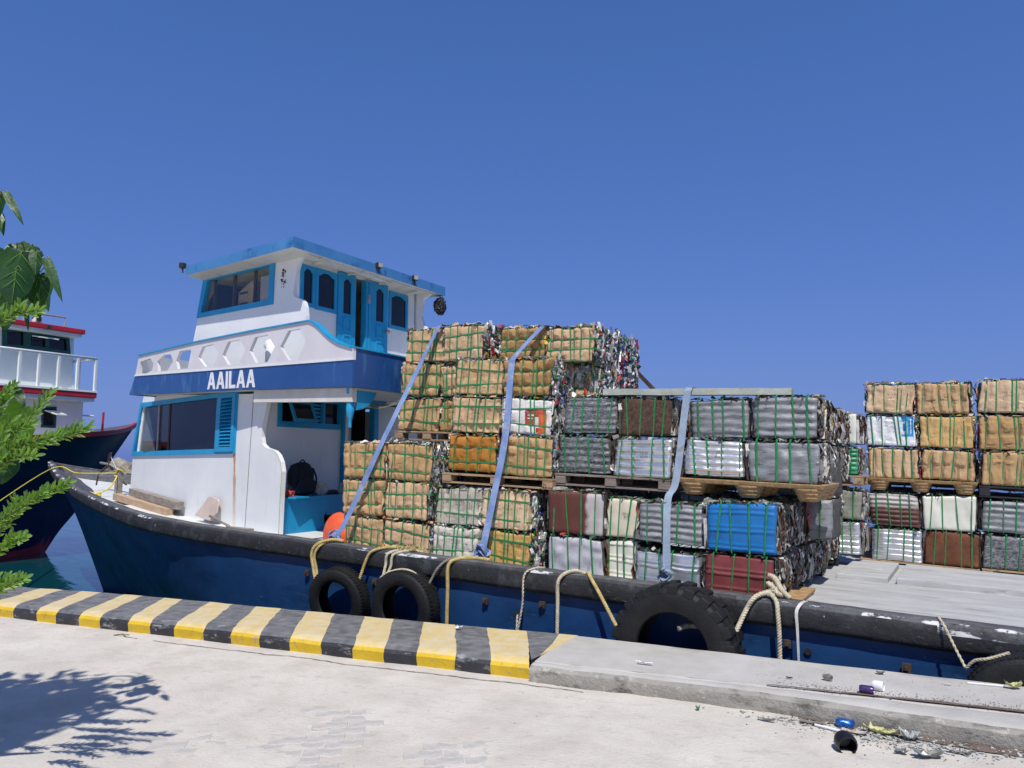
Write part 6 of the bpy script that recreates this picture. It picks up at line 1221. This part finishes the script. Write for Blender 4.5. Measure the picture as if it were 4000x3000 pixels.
mb = MB(); mb.tube([Lp(1.15, -.9, 2.4), Lp(1.16, -.9, 3.02)], .03, 6); mb.build('bow_post', 'ship_red', ship); mb = MB(); mb.tube([Lp(.05, -.3, 2.86), Lp(.5, -.3, 2.86)], .025, 6); mb.build('davit_arm', 'ship_white', ship); mb = MB(); mb.tube([Lp(.45, -.3, 2.3), Lp(.45, -.3, 2.86)], .012, 5); mb.build('davit_post', 'ship_white', ship)
rope([Lp(-1.4, .66, 2.05), Vector((-14.6, 9.6, 1.20)), Vector((-10.5, 5.95, .36))], .022, 'galv', 'thin grey mooring line slanting from the navy boat down to the left', group='mooring lines', strands=2, pitch=.2, n=5)
mb = MB(); mb.lathe([(0, .13), (.16, .13), (.16, .16), (.085, .19), (.075, .34), (.13, .40), (.14, .44), (.10, .48), (0, .49)], Matrix.Translation((-10.5, 5.95, 0)), 20); tag(mb.build('mooring_bollard', 'iron', auto=40), 'dark iron mooring bollard on the striped kerb left of the shrub', 'bollard')
# ------------------------------------------------------------------ far breakwater
bw = empty('breakwater', (-36, 30, -1), label='low breakwater of piled grey and tan boulders far behind the bow', cat='breakwater')
mat('rock', (.16, .15, .13), (.34, .31, .26), 1.3, .9, bump=1, bscale=4, layers=[((.40, .34, .20), .8, .56, .1)])
rn = random.Random(4); rd = Vector((.92, .39, 0)); bk = Vector((-.39, .92, 0))
for i in range(110):
    a = rn.uniform(-1.5, 9); lay = rn.choice((0, 1, 1, 2, 2, 3, 3)); s = rn.uniform(.45, .85); c = Vector((-34.5, 29.1, 0)) + rd * a + bk * (lay * .7 + rn.uniform(-.2, .2)); c.z = -.75 + lay * .62 + rn.uniform(0, .2)
    bm = bmesh.new(); bmesh.ops.create_icosphere(bm, subdivisions=1, radius=1)
    for v_ in bm.verts: v_.co = Vector((v_.co.x * s * rn.uniform(.8, 1.3), v_.co.y * s, v_.co.z * s * .75)) * rn.uniform(.8, 1.15) + c
    me = bpy.data.meshes.new('boulder'); bm.to_mesh(me); bm.free(); me.materials.append(MATS['rock']); link('boulder', me, bw)
# ------------------------------------------------------------------ faint cloud wisp
# ------------------------------------------------------------------ tree and shrub at the left
PS = 1.4; CAM = Vector((0, 0, 1.6))
def ps(p): return CAM + (Vector(p) - CAM) * PS
LEAVES = [((-2.719, 1.82, 2.357), (-2.723, 1.806, 2.17), 0.126), ((-2.768, 1.852, 2.368), (-2.715, 1.849, 2.306), 0.105), ((-2.665, 1.842, 2.361), (-2.642, 1.829, 2.275), 0.047), ((-2.585, 1.826, 2.32), (-2.514, 1.84, 2.173), 0.033), ((-2.661, 1.767, 2.272), (-2.644, 1.754, 2.158), 0.118), ((-2.706, 1.888, 2.285), (-2.66, 1.889, 2.156), 0.057), ((-2.744, 1.925, 2.297), (-2.735, 1.913, 2.147), 0.072), ((-2.823, 1.84, 2.266), (-2.824, 1.817, 2.175), 0.076), ((-2.758, 1.779, 2.575), (-2.677, 1.793, 2.461), 0.028), ((-2.829, 1.801, 2.597), (-2.803, 1.791, 2.493), 0.038), ((-2.882, 1.841, 2.528), (-2.846, 1.832, 2.447), 0.029), ((-2.827, 1.93, 2.427), (-2.837, 1.9, 2.36), 0.079), ((-2.869, 1.862, 2.389), (-2.878, 1.834, 2.309), 0.068), ((-2.93, 1.939, 2.446), (-2.871, 1.938, 2.383), 0.08), ((-2.905, 1.968, 2.281), (-2.903, 1.948, 2.166), 0.08), ((-2.92, 2.012, 2.313), (-2.895, 2.002, 2.206), 0.061), ((-2.967, 1.948, 2.222), (-2.96, 1.931, 2.107), 0.09), ((-2.855, 1.943, 2.202), (-2.82, 1.936, 2.099), 0.02), ((-2.762, 1.93, 2.177), (-2.736, 1.915, 2.119), 0.017), ((-2.83, 1.942, 1.807), (-2.858, 1.91, 1.7), 0.116), ((-2.76, 1.869, 1.753), (-2.769, 1.845, 1.641), 0.103), ((-2.922, 1.95, 1.879), (-2.85, 1.957, 1.799), 0.069), ((-2.824, 1.952, 1.749), (-2.788, 1.941, 1.681), 0.058), ((-2.842, 1.905, 1.605), (-2.832, 1.884, 1.539), 0.085)]
HEART = [(0, 0), (.16, .10), (.36, .10), (.50, -.08), (.52, -.30), (.44, -.52), (.30, -.74), (.15, -.92), (0, -1.06)]
def heart_leaf(mb, base, tip, width, nrm, fold=.18, droop=.12, mv=None):
    """heart-shaped leaf hanging from its stalk: base at the notch, tip at the point"""
    d = tip - base; ln = d.length; d.normalize(); s = d.cross(nrm).normalized(); nn = s.cross(d)
    mid = [i / 8 for i in range(9)]; i0 = len(mb.v)
    for side in (-1, 1):
        j0 = len(mb.v)
        for x, y in HEART:
            for k in (0, .55, 1):
                xx = x * k * width * 1.0; yy = -y * ln / 1.06 if k else max(0, -y) * ln / 1.06
                h = -fold * abs(xx) - droop * ln * (max(0, -y)) ** 2 + .03 * width * math.sin(yy / ln * 9 + k * 3)
                yv = lerp(max(0, -y) * ln / 1.06, -y * ln / 1.06, k)
                mb.v.append(tuple(base + s * (side * xx) + d * yv + nn * h))
        for i in range(len(HEART) - 1):
            for k in range(2): mb.f.append((j0 + 3 * i + k, j0 + 3 * i + k + 1, j0 + 3 * i + 4 + k, j0 + 3 * i + 3 + k)); mb.mi.append(0)
    if mv is not None:
        up = nn * .003
        for ex_, ey_ in ((0, 1.0), (.40, .30), (-.40, .30), (.33, .60), (-.33, .60)):
            a = base + d * (.0 if abs(ex_) != .33 else .25 * ln) + up; b = base + s * (ex_ * width * .95) + d * (ey_ * ln * .95) + nn * (-fold * abs(ex_) * width - droop * ln * ey_ ** 2 * .9) + up
            m_ = a.lerp(b, .5) + nn * (.02 * ln); mv.tube([a, m_, b], .0012, 4, rs=[.0022 * width / .16, .0015 * width / .16, .0006])
tree = empty('leafy_tree', (-5.4, 2.0, 0), label='tree with big heart-shaped glossy leaves hanging in at the left frame edge', cat='tree')
rn = random.Random(11); view = lambda p: (Vector((0, 0, 1.6)) - p).normalized()
for i, (b, t, w) in enumerate(LEAVES):
    b, t = ps(b), ps(t); w *= PS; L_ = (t - b).length
    if w > L_ * .95: t = b + (t - b).normalized() * w * 1.05
    mb = MB(); mv = MB(); nrm = view(b) * .8 + Vector((rn.uniform(-.35, .35), rn.uniform(-.3, .1), rn.uniform(.1, .6)))
    heart_leaf(mb, b, t, w, nrm.normalized(), fold=rn.uniform(.1, .3), mv=mv)
    lf = mb.build('leaf', 'pale_leaf' if i in (19, 20, 22) else 'big_leaf', tree, smooth=True); mv.build('veins', 'vein', lf)
    st = MB(); st.tube(cr([b, b + Vector((-.03, .03, .02)), b + Vector((-.09, .07, .01)), b + Vector((-.16, .08, -.03))], 4), .003, 5); st.build('leaf_stalk', 'twig_green', tree)
def out_of_view(p, mrg=0.06): return p.x / max(.01, p.y) < -1.55 - mrg
# crown mass outside the frame, the one that throws the shadow on the quay
cm = MB(); rn = random.Random(3); k = 0
LOBES = [(-3.89, 1.13, 4.20, 0.50), (-3.52, 0.98, 4.25, 0.42), (-3.62, 0.68, 3.90, 0.40), (-3.9, .95, 3.9, .5), (-4.1, 1.3, 4.3, .5), (-3.89, 1.13, 4.20, 0.50), (-4.15, 1.35, 3.5, .48), (-4.5, 1.6, 3.0, .45), (-4.05, .95, 3.3, .45), (-4.7, 1.25, 3.7, .5), (-5.1, 1.5, 3.4, .55), (-4.1, .7, 2.7, .40), (-5.3, 1.0, 3.2, .6), (-4.4, .45, 3.2, .45), (-5.1, .6, 2.6, .5)]
while k < 2000:
    lx, ly, lz, lr = rn.choice(LOBES); q = Vector((rn.gauss(0, 1), rn.gauss(0, 1), rn.gauss(0, 1))).normalized() * lr * rn.uniform(.3, 1) ** .6
    p = Vector((lx, ly, lz)) + q
    if not out_of_view(p, .12): continue
    sz = rn.uniform(.10, .18); d = Vector((rn.uniform(-.6, .6), rn.uniform(-.6, .6), -1)).normalized()
    heart_leaf(cm, p, p + d * sz, sz * .95, Vector((rn.uniform(-1, 1), rn.uniform(-1, 1), .8)).normalized()); k += 1
tag(cm.build('crown', 'big_leaf', tree, smooth=True), kind='stuff')
mb = MB()
for P, r in (([(-5.6, 1.9, -.05), (-5.5, 1.85, 1.0), (-5.3, 1.75, 2.0), (-5.0, 1.6, 3.0), (-4.7, 1.5, 4.0)], .12), ([(-5.35, 1.75, 1.8), (-4.9, 1.6, 2.5), (-4.4, 1.4, 2.9), (-4.1, 1.2, 3.2)], .05), ([(-5.1, 1.7, 2.6), (-4.7, 1.9, 2.75), (-4.3, 2.3, 2.85), (-3.98, 2.5, 2.72)], .03), ([(-5.0, 1.65, 2.9), (-4.5, 2.1, 3.15), (-4.15, 2.5, 3.1), (-3.95, 2.52, 2.98)], .02)):
    q = cr([Vector(p) for p in P], 6); mb.tube(q, r, 8, rs=[lerp(r, r * .3, i / (len(q) - 1)) for i in range(len(q))])
mb.build('trunk', 'bark', tree, smooth=True)

BR = [[(-2.749, 1.731, 2.061), (-2.598, 1.735, 2.107), (-2.473, 1.733, 2.109)], [(-2.763, 1.765, 1.694), (-2.659, 1.744, 1.789), (-2.567, 1.721, 1.856)], [(-2.887, 1.833, 1.586), (-2.638, 1.814, 1.73), (-2.499, 1.807, 1.835)], [(-2.784, 1.769, 1.578), (-2.495, 1.774, 1.656), (-2.297, 1.797, 1.712)], [(-2.69, 1.723, 1.363), (-2.421, 1.716, 1.476), (-2.267, 1.72, 1.533)], [(-2.744, 1.762, 1.297), (-2.592, 1.76, 1.406), (-2.489, 1.741, 1.477)], [(-2.694, 1.733, 1.259), (-2.554, 1.731, 1.325), (-2.455, 1.715, 1.355)], [(-2.631, 1.718, 1.148), (-2.517, 1.706, 1.198), (-2.414, 1.691, 1.229)], [(-2.73, 1.73, 1.64), (-2.58, 1.732, 1.708), (-2.515, 1.756, 1.742)], [(-2.683, 1.707, 1.535), (-2.527, 1.711, 1.613), (-2.415, 1.702, 1.621)], [(-2.689, 1.722, 1.38), (-2.631, 1.739, 1.449), (-2.546, 1.713, 1.52)], [(-2.695, 1.736, 1.234), (-2.579, 1.724, 1.291), (-2.49, 1.707, 1.293)], [(-2.801, 1.767, 2.024), (-2.699, 1.753, 2.052), (-2.608, 1.735, 2.07)], [(-2.758, 1.753, 1.819), (-2.666, 1.736, 1.833), (-2.583, 1.717, 1.833)], [(-2.682, 1.705, 1.561), (-2.518, 1.711, 1.647), (-2.336, 1.729, 1.687)], [(-2.691, 1.725, 1.346), (-2.501, 1.69, 1.405), (-2.336, 1.699, 1.462)]]
shrub = empty('seaside_shrub', (-4.6, 2.3, 0), label='bright green shrub with narrow upright leaves reaching in from the left edge', cat='shrub')
rn = random.Random(21)
def narrow_leaf(mb, p, d, ln, wd, nrm):
    s = d.cross(nrm).normalized(); nn = s.cross(d); i = len(mb.v)
    for t, w in ((0, .25), (.35, .8), (.7, 1), (.92, .6), (1, .05)):
        c = p + d * (ln * t) + nn * (.10 * ln * math.sin(2.2 * t)); mb.v += [tuple(c - s * wd * w / 2), tuple(c - nn * wd * .18 * w), tuple(c + s * wd * w / 2)]
    for k in range(4):
        for m in range(2): mb.f.append((i + 3 * k + m, i + 3 * k + m + 1, i + 3 * k + 4 + m, i + 3 * k + 3 + m)); mb.mi.append(0)
MORE = [[tuple(Vector(p) + Vector((-.42 - .05 * (i % 4), -.10 * (i % 3), .06 * ((i * 5) % 4 - 1)))) for p in b] for i, b in enumerate(BR)]      # the bush goes on to the left, outside the frame
for P in [b for i, b in enumerate(BR) if i not in (12, 13, 10, 11, 15)] + MORE:
    q = cr([ps(p) for p in P], 10); br = MB(); br.tube(q, .006, 6, rs=[lerp(.009, .003, i / (len(q) - 1)) for i in range(len(q))]); bo = br.build('branch', 'twig_green', shrub, smooth=True)
    fo = MB(); L_ = [0]
    for a, b in zip(q, q[1:]): L_.append(L_[-1] + (b - a).length)
    nleaf = int(L_[-1] / .0064); ang = rn.uniform(0, 6)
    for i in range(nleaf):
        s = L_[-1] * (.02 + .98 * (i / nleaf)); j = 0
        while j < len(L_) - 2 and L_[j + 1] < s: j += 1
        p = q[j].lerp(q[j + 1], (s - L_[j]) / max(1e-6, L_[j + 1] - L_[j])); t = (q[j + 1] - q[j]).normalized(); a = t.orthogonal().normalized(); b = t.cross(a); ang += 2.4
        out = a * math.cos(ang) + b * math.sin(ang); near = max(0, 1 - (L_[-1] - s) / .05); d = (t * lerp(.85, 1.5, near) + out * rn.uniform(.6, 1.0) + Vector((0, 0, .18))).normalized()
        narrow_leaf(fo, p, d, rn.uniform(.045, .072), rn.uniform(.013, .018), (t - out * .4).normalized())
    # side sprigs
    for k in range(rn.randint(2, 4)):
        i = rn.randint(2, len(q) - 8); p0 = q[i]; t = (q[i + 1] - q[i]).normalized(); out = Vector((rn.uniform(-.5, .5), rn.uniform(-.6, .3), rn.uniform(-.4, .9))); d0 = (t * 1.1 + out * .8).normalized(); ln = rn.uniform(.06, .13)
        fo.tube([p0, p0 + d0 * ln], .003, 5)
        for m in range(int(ln / .0066)):
            p = p0 + d0 * (m * .0066 + .01); a = d0.orthogonal().normalized(); b = d0.cross(a); ang += 2.4; o2 = a * math.cos(ang) + b * math.sin(ang)
            narrow_leaf(fo, p, (d0 + o2 * rn.uniform(.5, .9) + Vector((0, 0, .15))).normalized(), rn.uniform(.044, .066), rn.uniform(.013, .019), (d0 - o2 * .4).normalized())
    tag(fo.build('foliage', 'shrub_leaf', bo, smooth=True), kind='stuff')
mb = MB()
for P in ([(-4.7, 2.3, -.03), (-4.5, 2.25, .7), (-4.2, 2.38, 1.3), (-3.95, 2.45, 1.6)], [(-4.55, 2.28, .5), (-4.1, 2.35, .9), (-3.8, 2.4, 1.12)], [(-4.4, 2.28, 1.0), (-4.05, 2.42, 1.9), (-3.9, 2.43, 2.2)]): q = cr([Vector(p) for p in P], 6); mb.tube(q, .03, 7, rs=[lerp(.035, .01, i / (len(q) - 1)) for i in range(len(q))])
mb.build('stem', 'bark', shrub, smooth=True)
# ------------------------------------------------------------------ litter on the quay
def gz(x, y): return sand_z(x, y) if y < slab_y(x) else .14
root = empty('black_pot', (-.05, 4.82, gz(-.04, 4.82)), None, 'black plastic pot lying on its side on the sand, open end towards the camera', 'pot'); root.scale = (.88, .88, .88)
mb = MB(); mb.lathe([(0, .0), (.025, .0), (.055, .015), (.066, .05), (.066, .09), (.058, .115), (.052, .115), (.060, .088), (.060, .05), (.048, .02), (0, .012)], Matrix.Translation((0, .04, .060)) @ Matrix.Rotation(R(18), 4, 'Z') @ Matrix.Rotation(R(98), 4, 'X'), 28)
mat('pot_black', (.008, .008, .010), (.015, .015, .018), 12, .35); mb.build('pot_body', 'pot_black', root, False, auto=50)
def can(x, y, r, h, yaw, mt, label, crush=0, name='drink_can', pitch=0):
    r *= .88; h *= .88; z = gz(x, y); rn = random.Random(int(x * 100)); mb = MB(); prof = [(0, .004), (r * .75, .004), (r * .8, 0), (r, .012)] + [(r, .012 + (h - .024) * i / 5) for i in range(1, 6)] + [(r * .82, h), (r * .78, h - .005), (0, h - .005)]
    M = Matrix.Translation((x, y, z + r * .93)) @ Matrix.Rotation(R(yaw), 4, 'Z') @ Matrix.Rotation(R(90 + pitch), 4, 'X') @ Matrix.Translation((0, 0, -h / 2)); mb.lathe(prof, M, 20)
    if crush:
        c = Vector((x, y, z + r)); mb.v = [tuple(Vector(p) + noise.noise_vector(Vector(p) * 38) * crush + Vector((0, 0, -.25 * max(0, p[2] - c.z)))) for p in mb.v]
    mb.v = [(a, b, max(c_, z + .001)) for a, b, c_ in mb.v]
    return tag(mb.build(name, mt, auto=50), label, 'can' if 'can' in name else 'cup')
mat('can_purple', (.05, .035, .13), (.10, .06, .18), 30, .3, .5, layers=[((.4, .3, .15), 22, .62, .05)])
mat('can_blue', (.02, .10, .42), (.05, .22, .60), 30, .28, .6, layers=[((.55, .60, .65), 34, .62, .06)])
mat('can_grey', (.20, .19, .17), (.33, .31, .28), 30, .5, .4)
mat('foam_white', (.70, .71, .74), (.78, .79, .82), 9, .6)
mat('bottle_green', (.02, .22, .09), (.04, .32, .14), 20, .3)
mat('sheet_metal', (.22, .225, .20), (.36, .365, .33), 18, .4, .5, layers=[((.10, .095, .08), 12, .58, .08)])
mat('wrapper', (.34, .30, .26), (.55, .50, .44), 30, .5, layers=[((.55, .16, .04), 22, .56, .05), ((.05, .045, .04), 14, .6, .06)])
mat('wrapper_yellow', (.42, .40, .14), (.60, .58, .30), 30, .5, layers=[((.14, .16, .08), 18, .54, .06)])
mat('clear_film', (.32, .34, .32), (.52, .54, .52), 26, .25)
can(.10, 5.52, .030, .095, 82, 'can_purple', 'purple drink can lying on the slab beside the white cup'); can(.17, 5.62, .036, .075, 70, 'foam_white', 'small white cup lying on its side on the slab', name='white_cup')
can(-.03, 5.215, .034, .115, 88, 'can_blue', 'crushed shiny blue drink can against the kerb', .012); can(-.13, 5.74, .028, .06, 60, 'can_grey', 'grey crushed can on the slab left of the white cup', .010)
def scrap_sheet(x, y, sx, sy, mt, label, name, cat, seed, curl=.03, yaw=0, thick=.0015, n=8, lift=0):
    mb = MB(); rn = random.Random(seed); z0 = gz(x, y); ca_, sa_ = math.cos(R(yaw)), math.sin(R(yaw)); out = []
    for s in (0, 1):
        for j in range(n + 1):
            for i in range(n + 1):
                a, b = i / n - .5, j / n - .5; rr = 1 + .35 * fn((math.atan2(b, a) * 1.2, seed, 0), 1.3)
                px, py = a * sx * rr * .85, b * sy * rr * .85; h = curl * .75 * (abs(fn((a * 3, b * 3, seed), 1.6)) + 2.2 * (a * a) + .8 * abs(b)) + .004 + lift
                out.append((x + px * ca_ - py * sa_, y + px * sa_ + py * ca_, z0 + h + s * thick))
    mb.v = out; m = n + 1; o = m * m
    for j in range(n):
        for i in range(n): q = (j * m + i, j * m + i + 1, (j + 1) * m + i + 1, (j + 1) * m + i); mb.f += [q, tuple(t + o for t in reversed(q))]; mb.mi += [0, 0]
    return tag(mb.build(name, mt, auto=45), label, cat)
scrap_sheet(.38, 4.87, .16, .07, 'sheet_metal', 'bent grey metal scrap with a sharp tip in the lower right foreground', 'metal_scrap', 'scrap', 2, .05, 10)
scrap_sheet(.25, 4.89, .07, .06, 'sheet_metal', 'small domed grey metal disc left of the bent scrap', 'metal_disc', 'scrap', 5, .03, 0)
scrap_sheet(.54, 5.0, .14, .03, 'sheet_metal', 'thin curled metal strip right of the bent scrap', 'metal_strip', 'scrap', 8, .02, -8)
scrap_sheet(-.48, 5.13, .12, .035, 'sheet_metal', 'crushed grey tin lid left of the litter heap', 'crushed_lid', 'scrap', 9, .02, -12)
scrap_sheet(.02, 5.12, .17, .06, 'wrapper', 'flattened orange and white carton in front of the blue can', 'flattened_carton', 'carton', 11, .015, -8)
scrap_sheet(.17, 5.17, .20, .06, 'wrapper_yellow', 'crumpled yellow wrapper beside the blue can', 'yellow_wrapper', 'wrapper', 12, .05, -12, n=12)
scrap_sheet(.31, 5.13, .12, .07, 'clear_film', 'crumpled clear plastic with white patches right of the yellow wrapper', 'plastic_film', 'wrapper', 14, .06, 5, n=12)
scrap_sheet(-.22, 5.19, .15, .05, 'pallet_old', 'dark dried leaf scrap left of the blue can', 'dry_leaf', 'leaf', 15, .02, -5)
scrap_sheet(-.90, 5.17, .03, .03, 'bottle_green', 'small green plastic bit alone on the sand', 'green_bit', 'plastic bit', 17, .03)
scrap_sheet(.20, 6.05, .07, .045, 'sheet_metal', 'dark green crumpled foil near the slab edge', 'crumpled_foil', 'foil', 18, .02)
scrap_sheet(.98, 6.00, .10, .06, 'wrapper_yellow', 'yellow crumpled plastic at the slab edge in front of the right tyre', 'yellow_plastic', 'plastic', 19, .05)
scrap_sheet(-1.36, 5.66, .13, .03, 'foam_white', 'twisted white tissue on the concrete slab', 'white_tissue', 'tissue', 20, .02, -5)
scrap_sheet(-3.13, 6.18, .06, .05, 'foam_white', 'small white crumpled paper on a black stripe of the kerb', 'crumpled_paper', 'paper', 22, .03)
scrap_sheet(-.37, 5.68, .05, .02, 'iron', 'small dark chip on the slab left of the grey can', 'dark_chip', 'chip', 25, .01)
scrap_sheet(.60, 5.93, .05, .012, 'foam_white', 'thin white sliver lying on the slab', 'white_sliver', 'chip', 26, .006)
mb = MB(); mb.tube([(.72, 6.02, .145), (.93, 6.02, .147)], .007, 6); tag(mb.build('white_stick', 'foam_white'), 'thin white stick lying at the slab edge before the right tyre', 'stick')
mb = MB(); mb.tube([(-.20, 5.155, gz(-.2, 5.15) + .012), (-.06, 5.10, gz(0, 5.1) + .012)], .008, 6); tag(mb.build('pale_twig', 'foam_white'), 'pale short twig left of the flattened carton', 'twig')
mb = MB(); mb.tube(cr([(-6.22, 5.26, .012), (-6.12, 5.27, .03), (-6.05, 5.25, .014), (-5.9, 5.24, .012)], 4), .006, 5); mb.tube([(-6.13, 5.27, .025), (-6.08, 5.31, .02)], .004, 5); tag(mb.build('dry_twig', 'bark'), 'dry twig lying on the sand at the foot of the striped kerb', 'twig')
# fine grit and chips nobody could count
mb = MB(); rn = random.Random(9)
def chip(x, y, z, s):
    q = [Vector((rn.uniform(-1, 1), rn.uniform(-1, 1), rn.uniform(0, .7))) * s for _ in range(4)]; mb.add([Vector((x, y, z)) + t for t in q], [(0, 1, 2), (0, 2, 3), (0, 3, 1), (1, 3, 2)])
for _ in range(900):
    x = rn.gauss(.25, .38); y = slab_y(x) - abs(rn.gauss(0, .13)) - .01; chip(x, y, gz(x, y), rn.uniform(.003, .011))
for _ in range(1400):
    x = rn.uniform(-.5, 3); y = rn.gauss(5.53, .05) + .02; chip(x, max(y, 5.47), .137, rn.uniform(.003, .009))
for _ in range(500):
    x = rn.uniform(-.6, 2.2); y = rn.uniform(5.5, 6.1); chip(x, y, .139, rn.uniform(.002, .006))
for _ in range(260):
    x = rn.uniform(-6, 1.5); y = rn.uniform(3, 5.25); chip(x, y, sand_z(x, y), rn.uniform(.002, .006))
tag(mb.build('grit', 'dirt'), 'scattered dark grit and chips on the sand and slab', 'grit', kind='stuff')
mb = MB()
for _ in range(420):
    x = rn.gauss(.3, .4); y = slab_y(x) - abs(rn.gauss(0, .10)) - .01; z = gz(x, y); s = rn.uniform(.006, .02); a = rn.uniform(0, 6); d = Vector((math.cos(a), math.sin(a), rn.uniform(-.1, .4))) * s; e = Vector((-math.sin(a), math.cos(a), rn.uniform(-.2, .3))) * s * .4; c = Vector((x, y, z + .006)); mb.add([c - d - e, c + d - e, c + d + e, c - d + e], [(0, 1, 2, 3)])
tag(mb.build('paper_bits', 'clear_film'), 'tiny pale shreds strewn through the litter heap', 'shreds', kind='stuff')
# damp dirt band in the slab groove and along the kerb foot
mb = MB()
def strip(f0, f1, zf, x0, x1, n):
    i0 = len(mb.v)
    for i in range(n + 1):
        x = lerp(x0, x1, i / n); mb.v.extend([(x, f0(x), zf(x)), (x, f1(x), zf(x))])
        if i: mb.f.append((i0 + 2 * i - 2, i0 + 2 * i, i0 + 2 * i + 1, i0 + 2 * i - 1)); mb.mi.append(0)
strip(lambda x: 5.472, lambda x: 5.48 + .028 * min(1, max(0, x + .4)) * (1 + fn((x, 0, 0), 7)) + .01, lambda x: .1425, -.5, 4, 90)
strip(lambda x: slab_y(x) + .03, lambda x: slab_y(x) - .025 - .09 * min(1, max(0, (x - .1) * 1.6)) * (1 + .8 * fn((x, 2, 0), 5)), lambda x: sand_z(x, slab_y(x)) + .006, -.3, 4, 90)
tag(mb.build('dirt_band', 'dirt'), 'dark earth washed along the foot of the slab and its groove', 'dirt', kind='stuff')
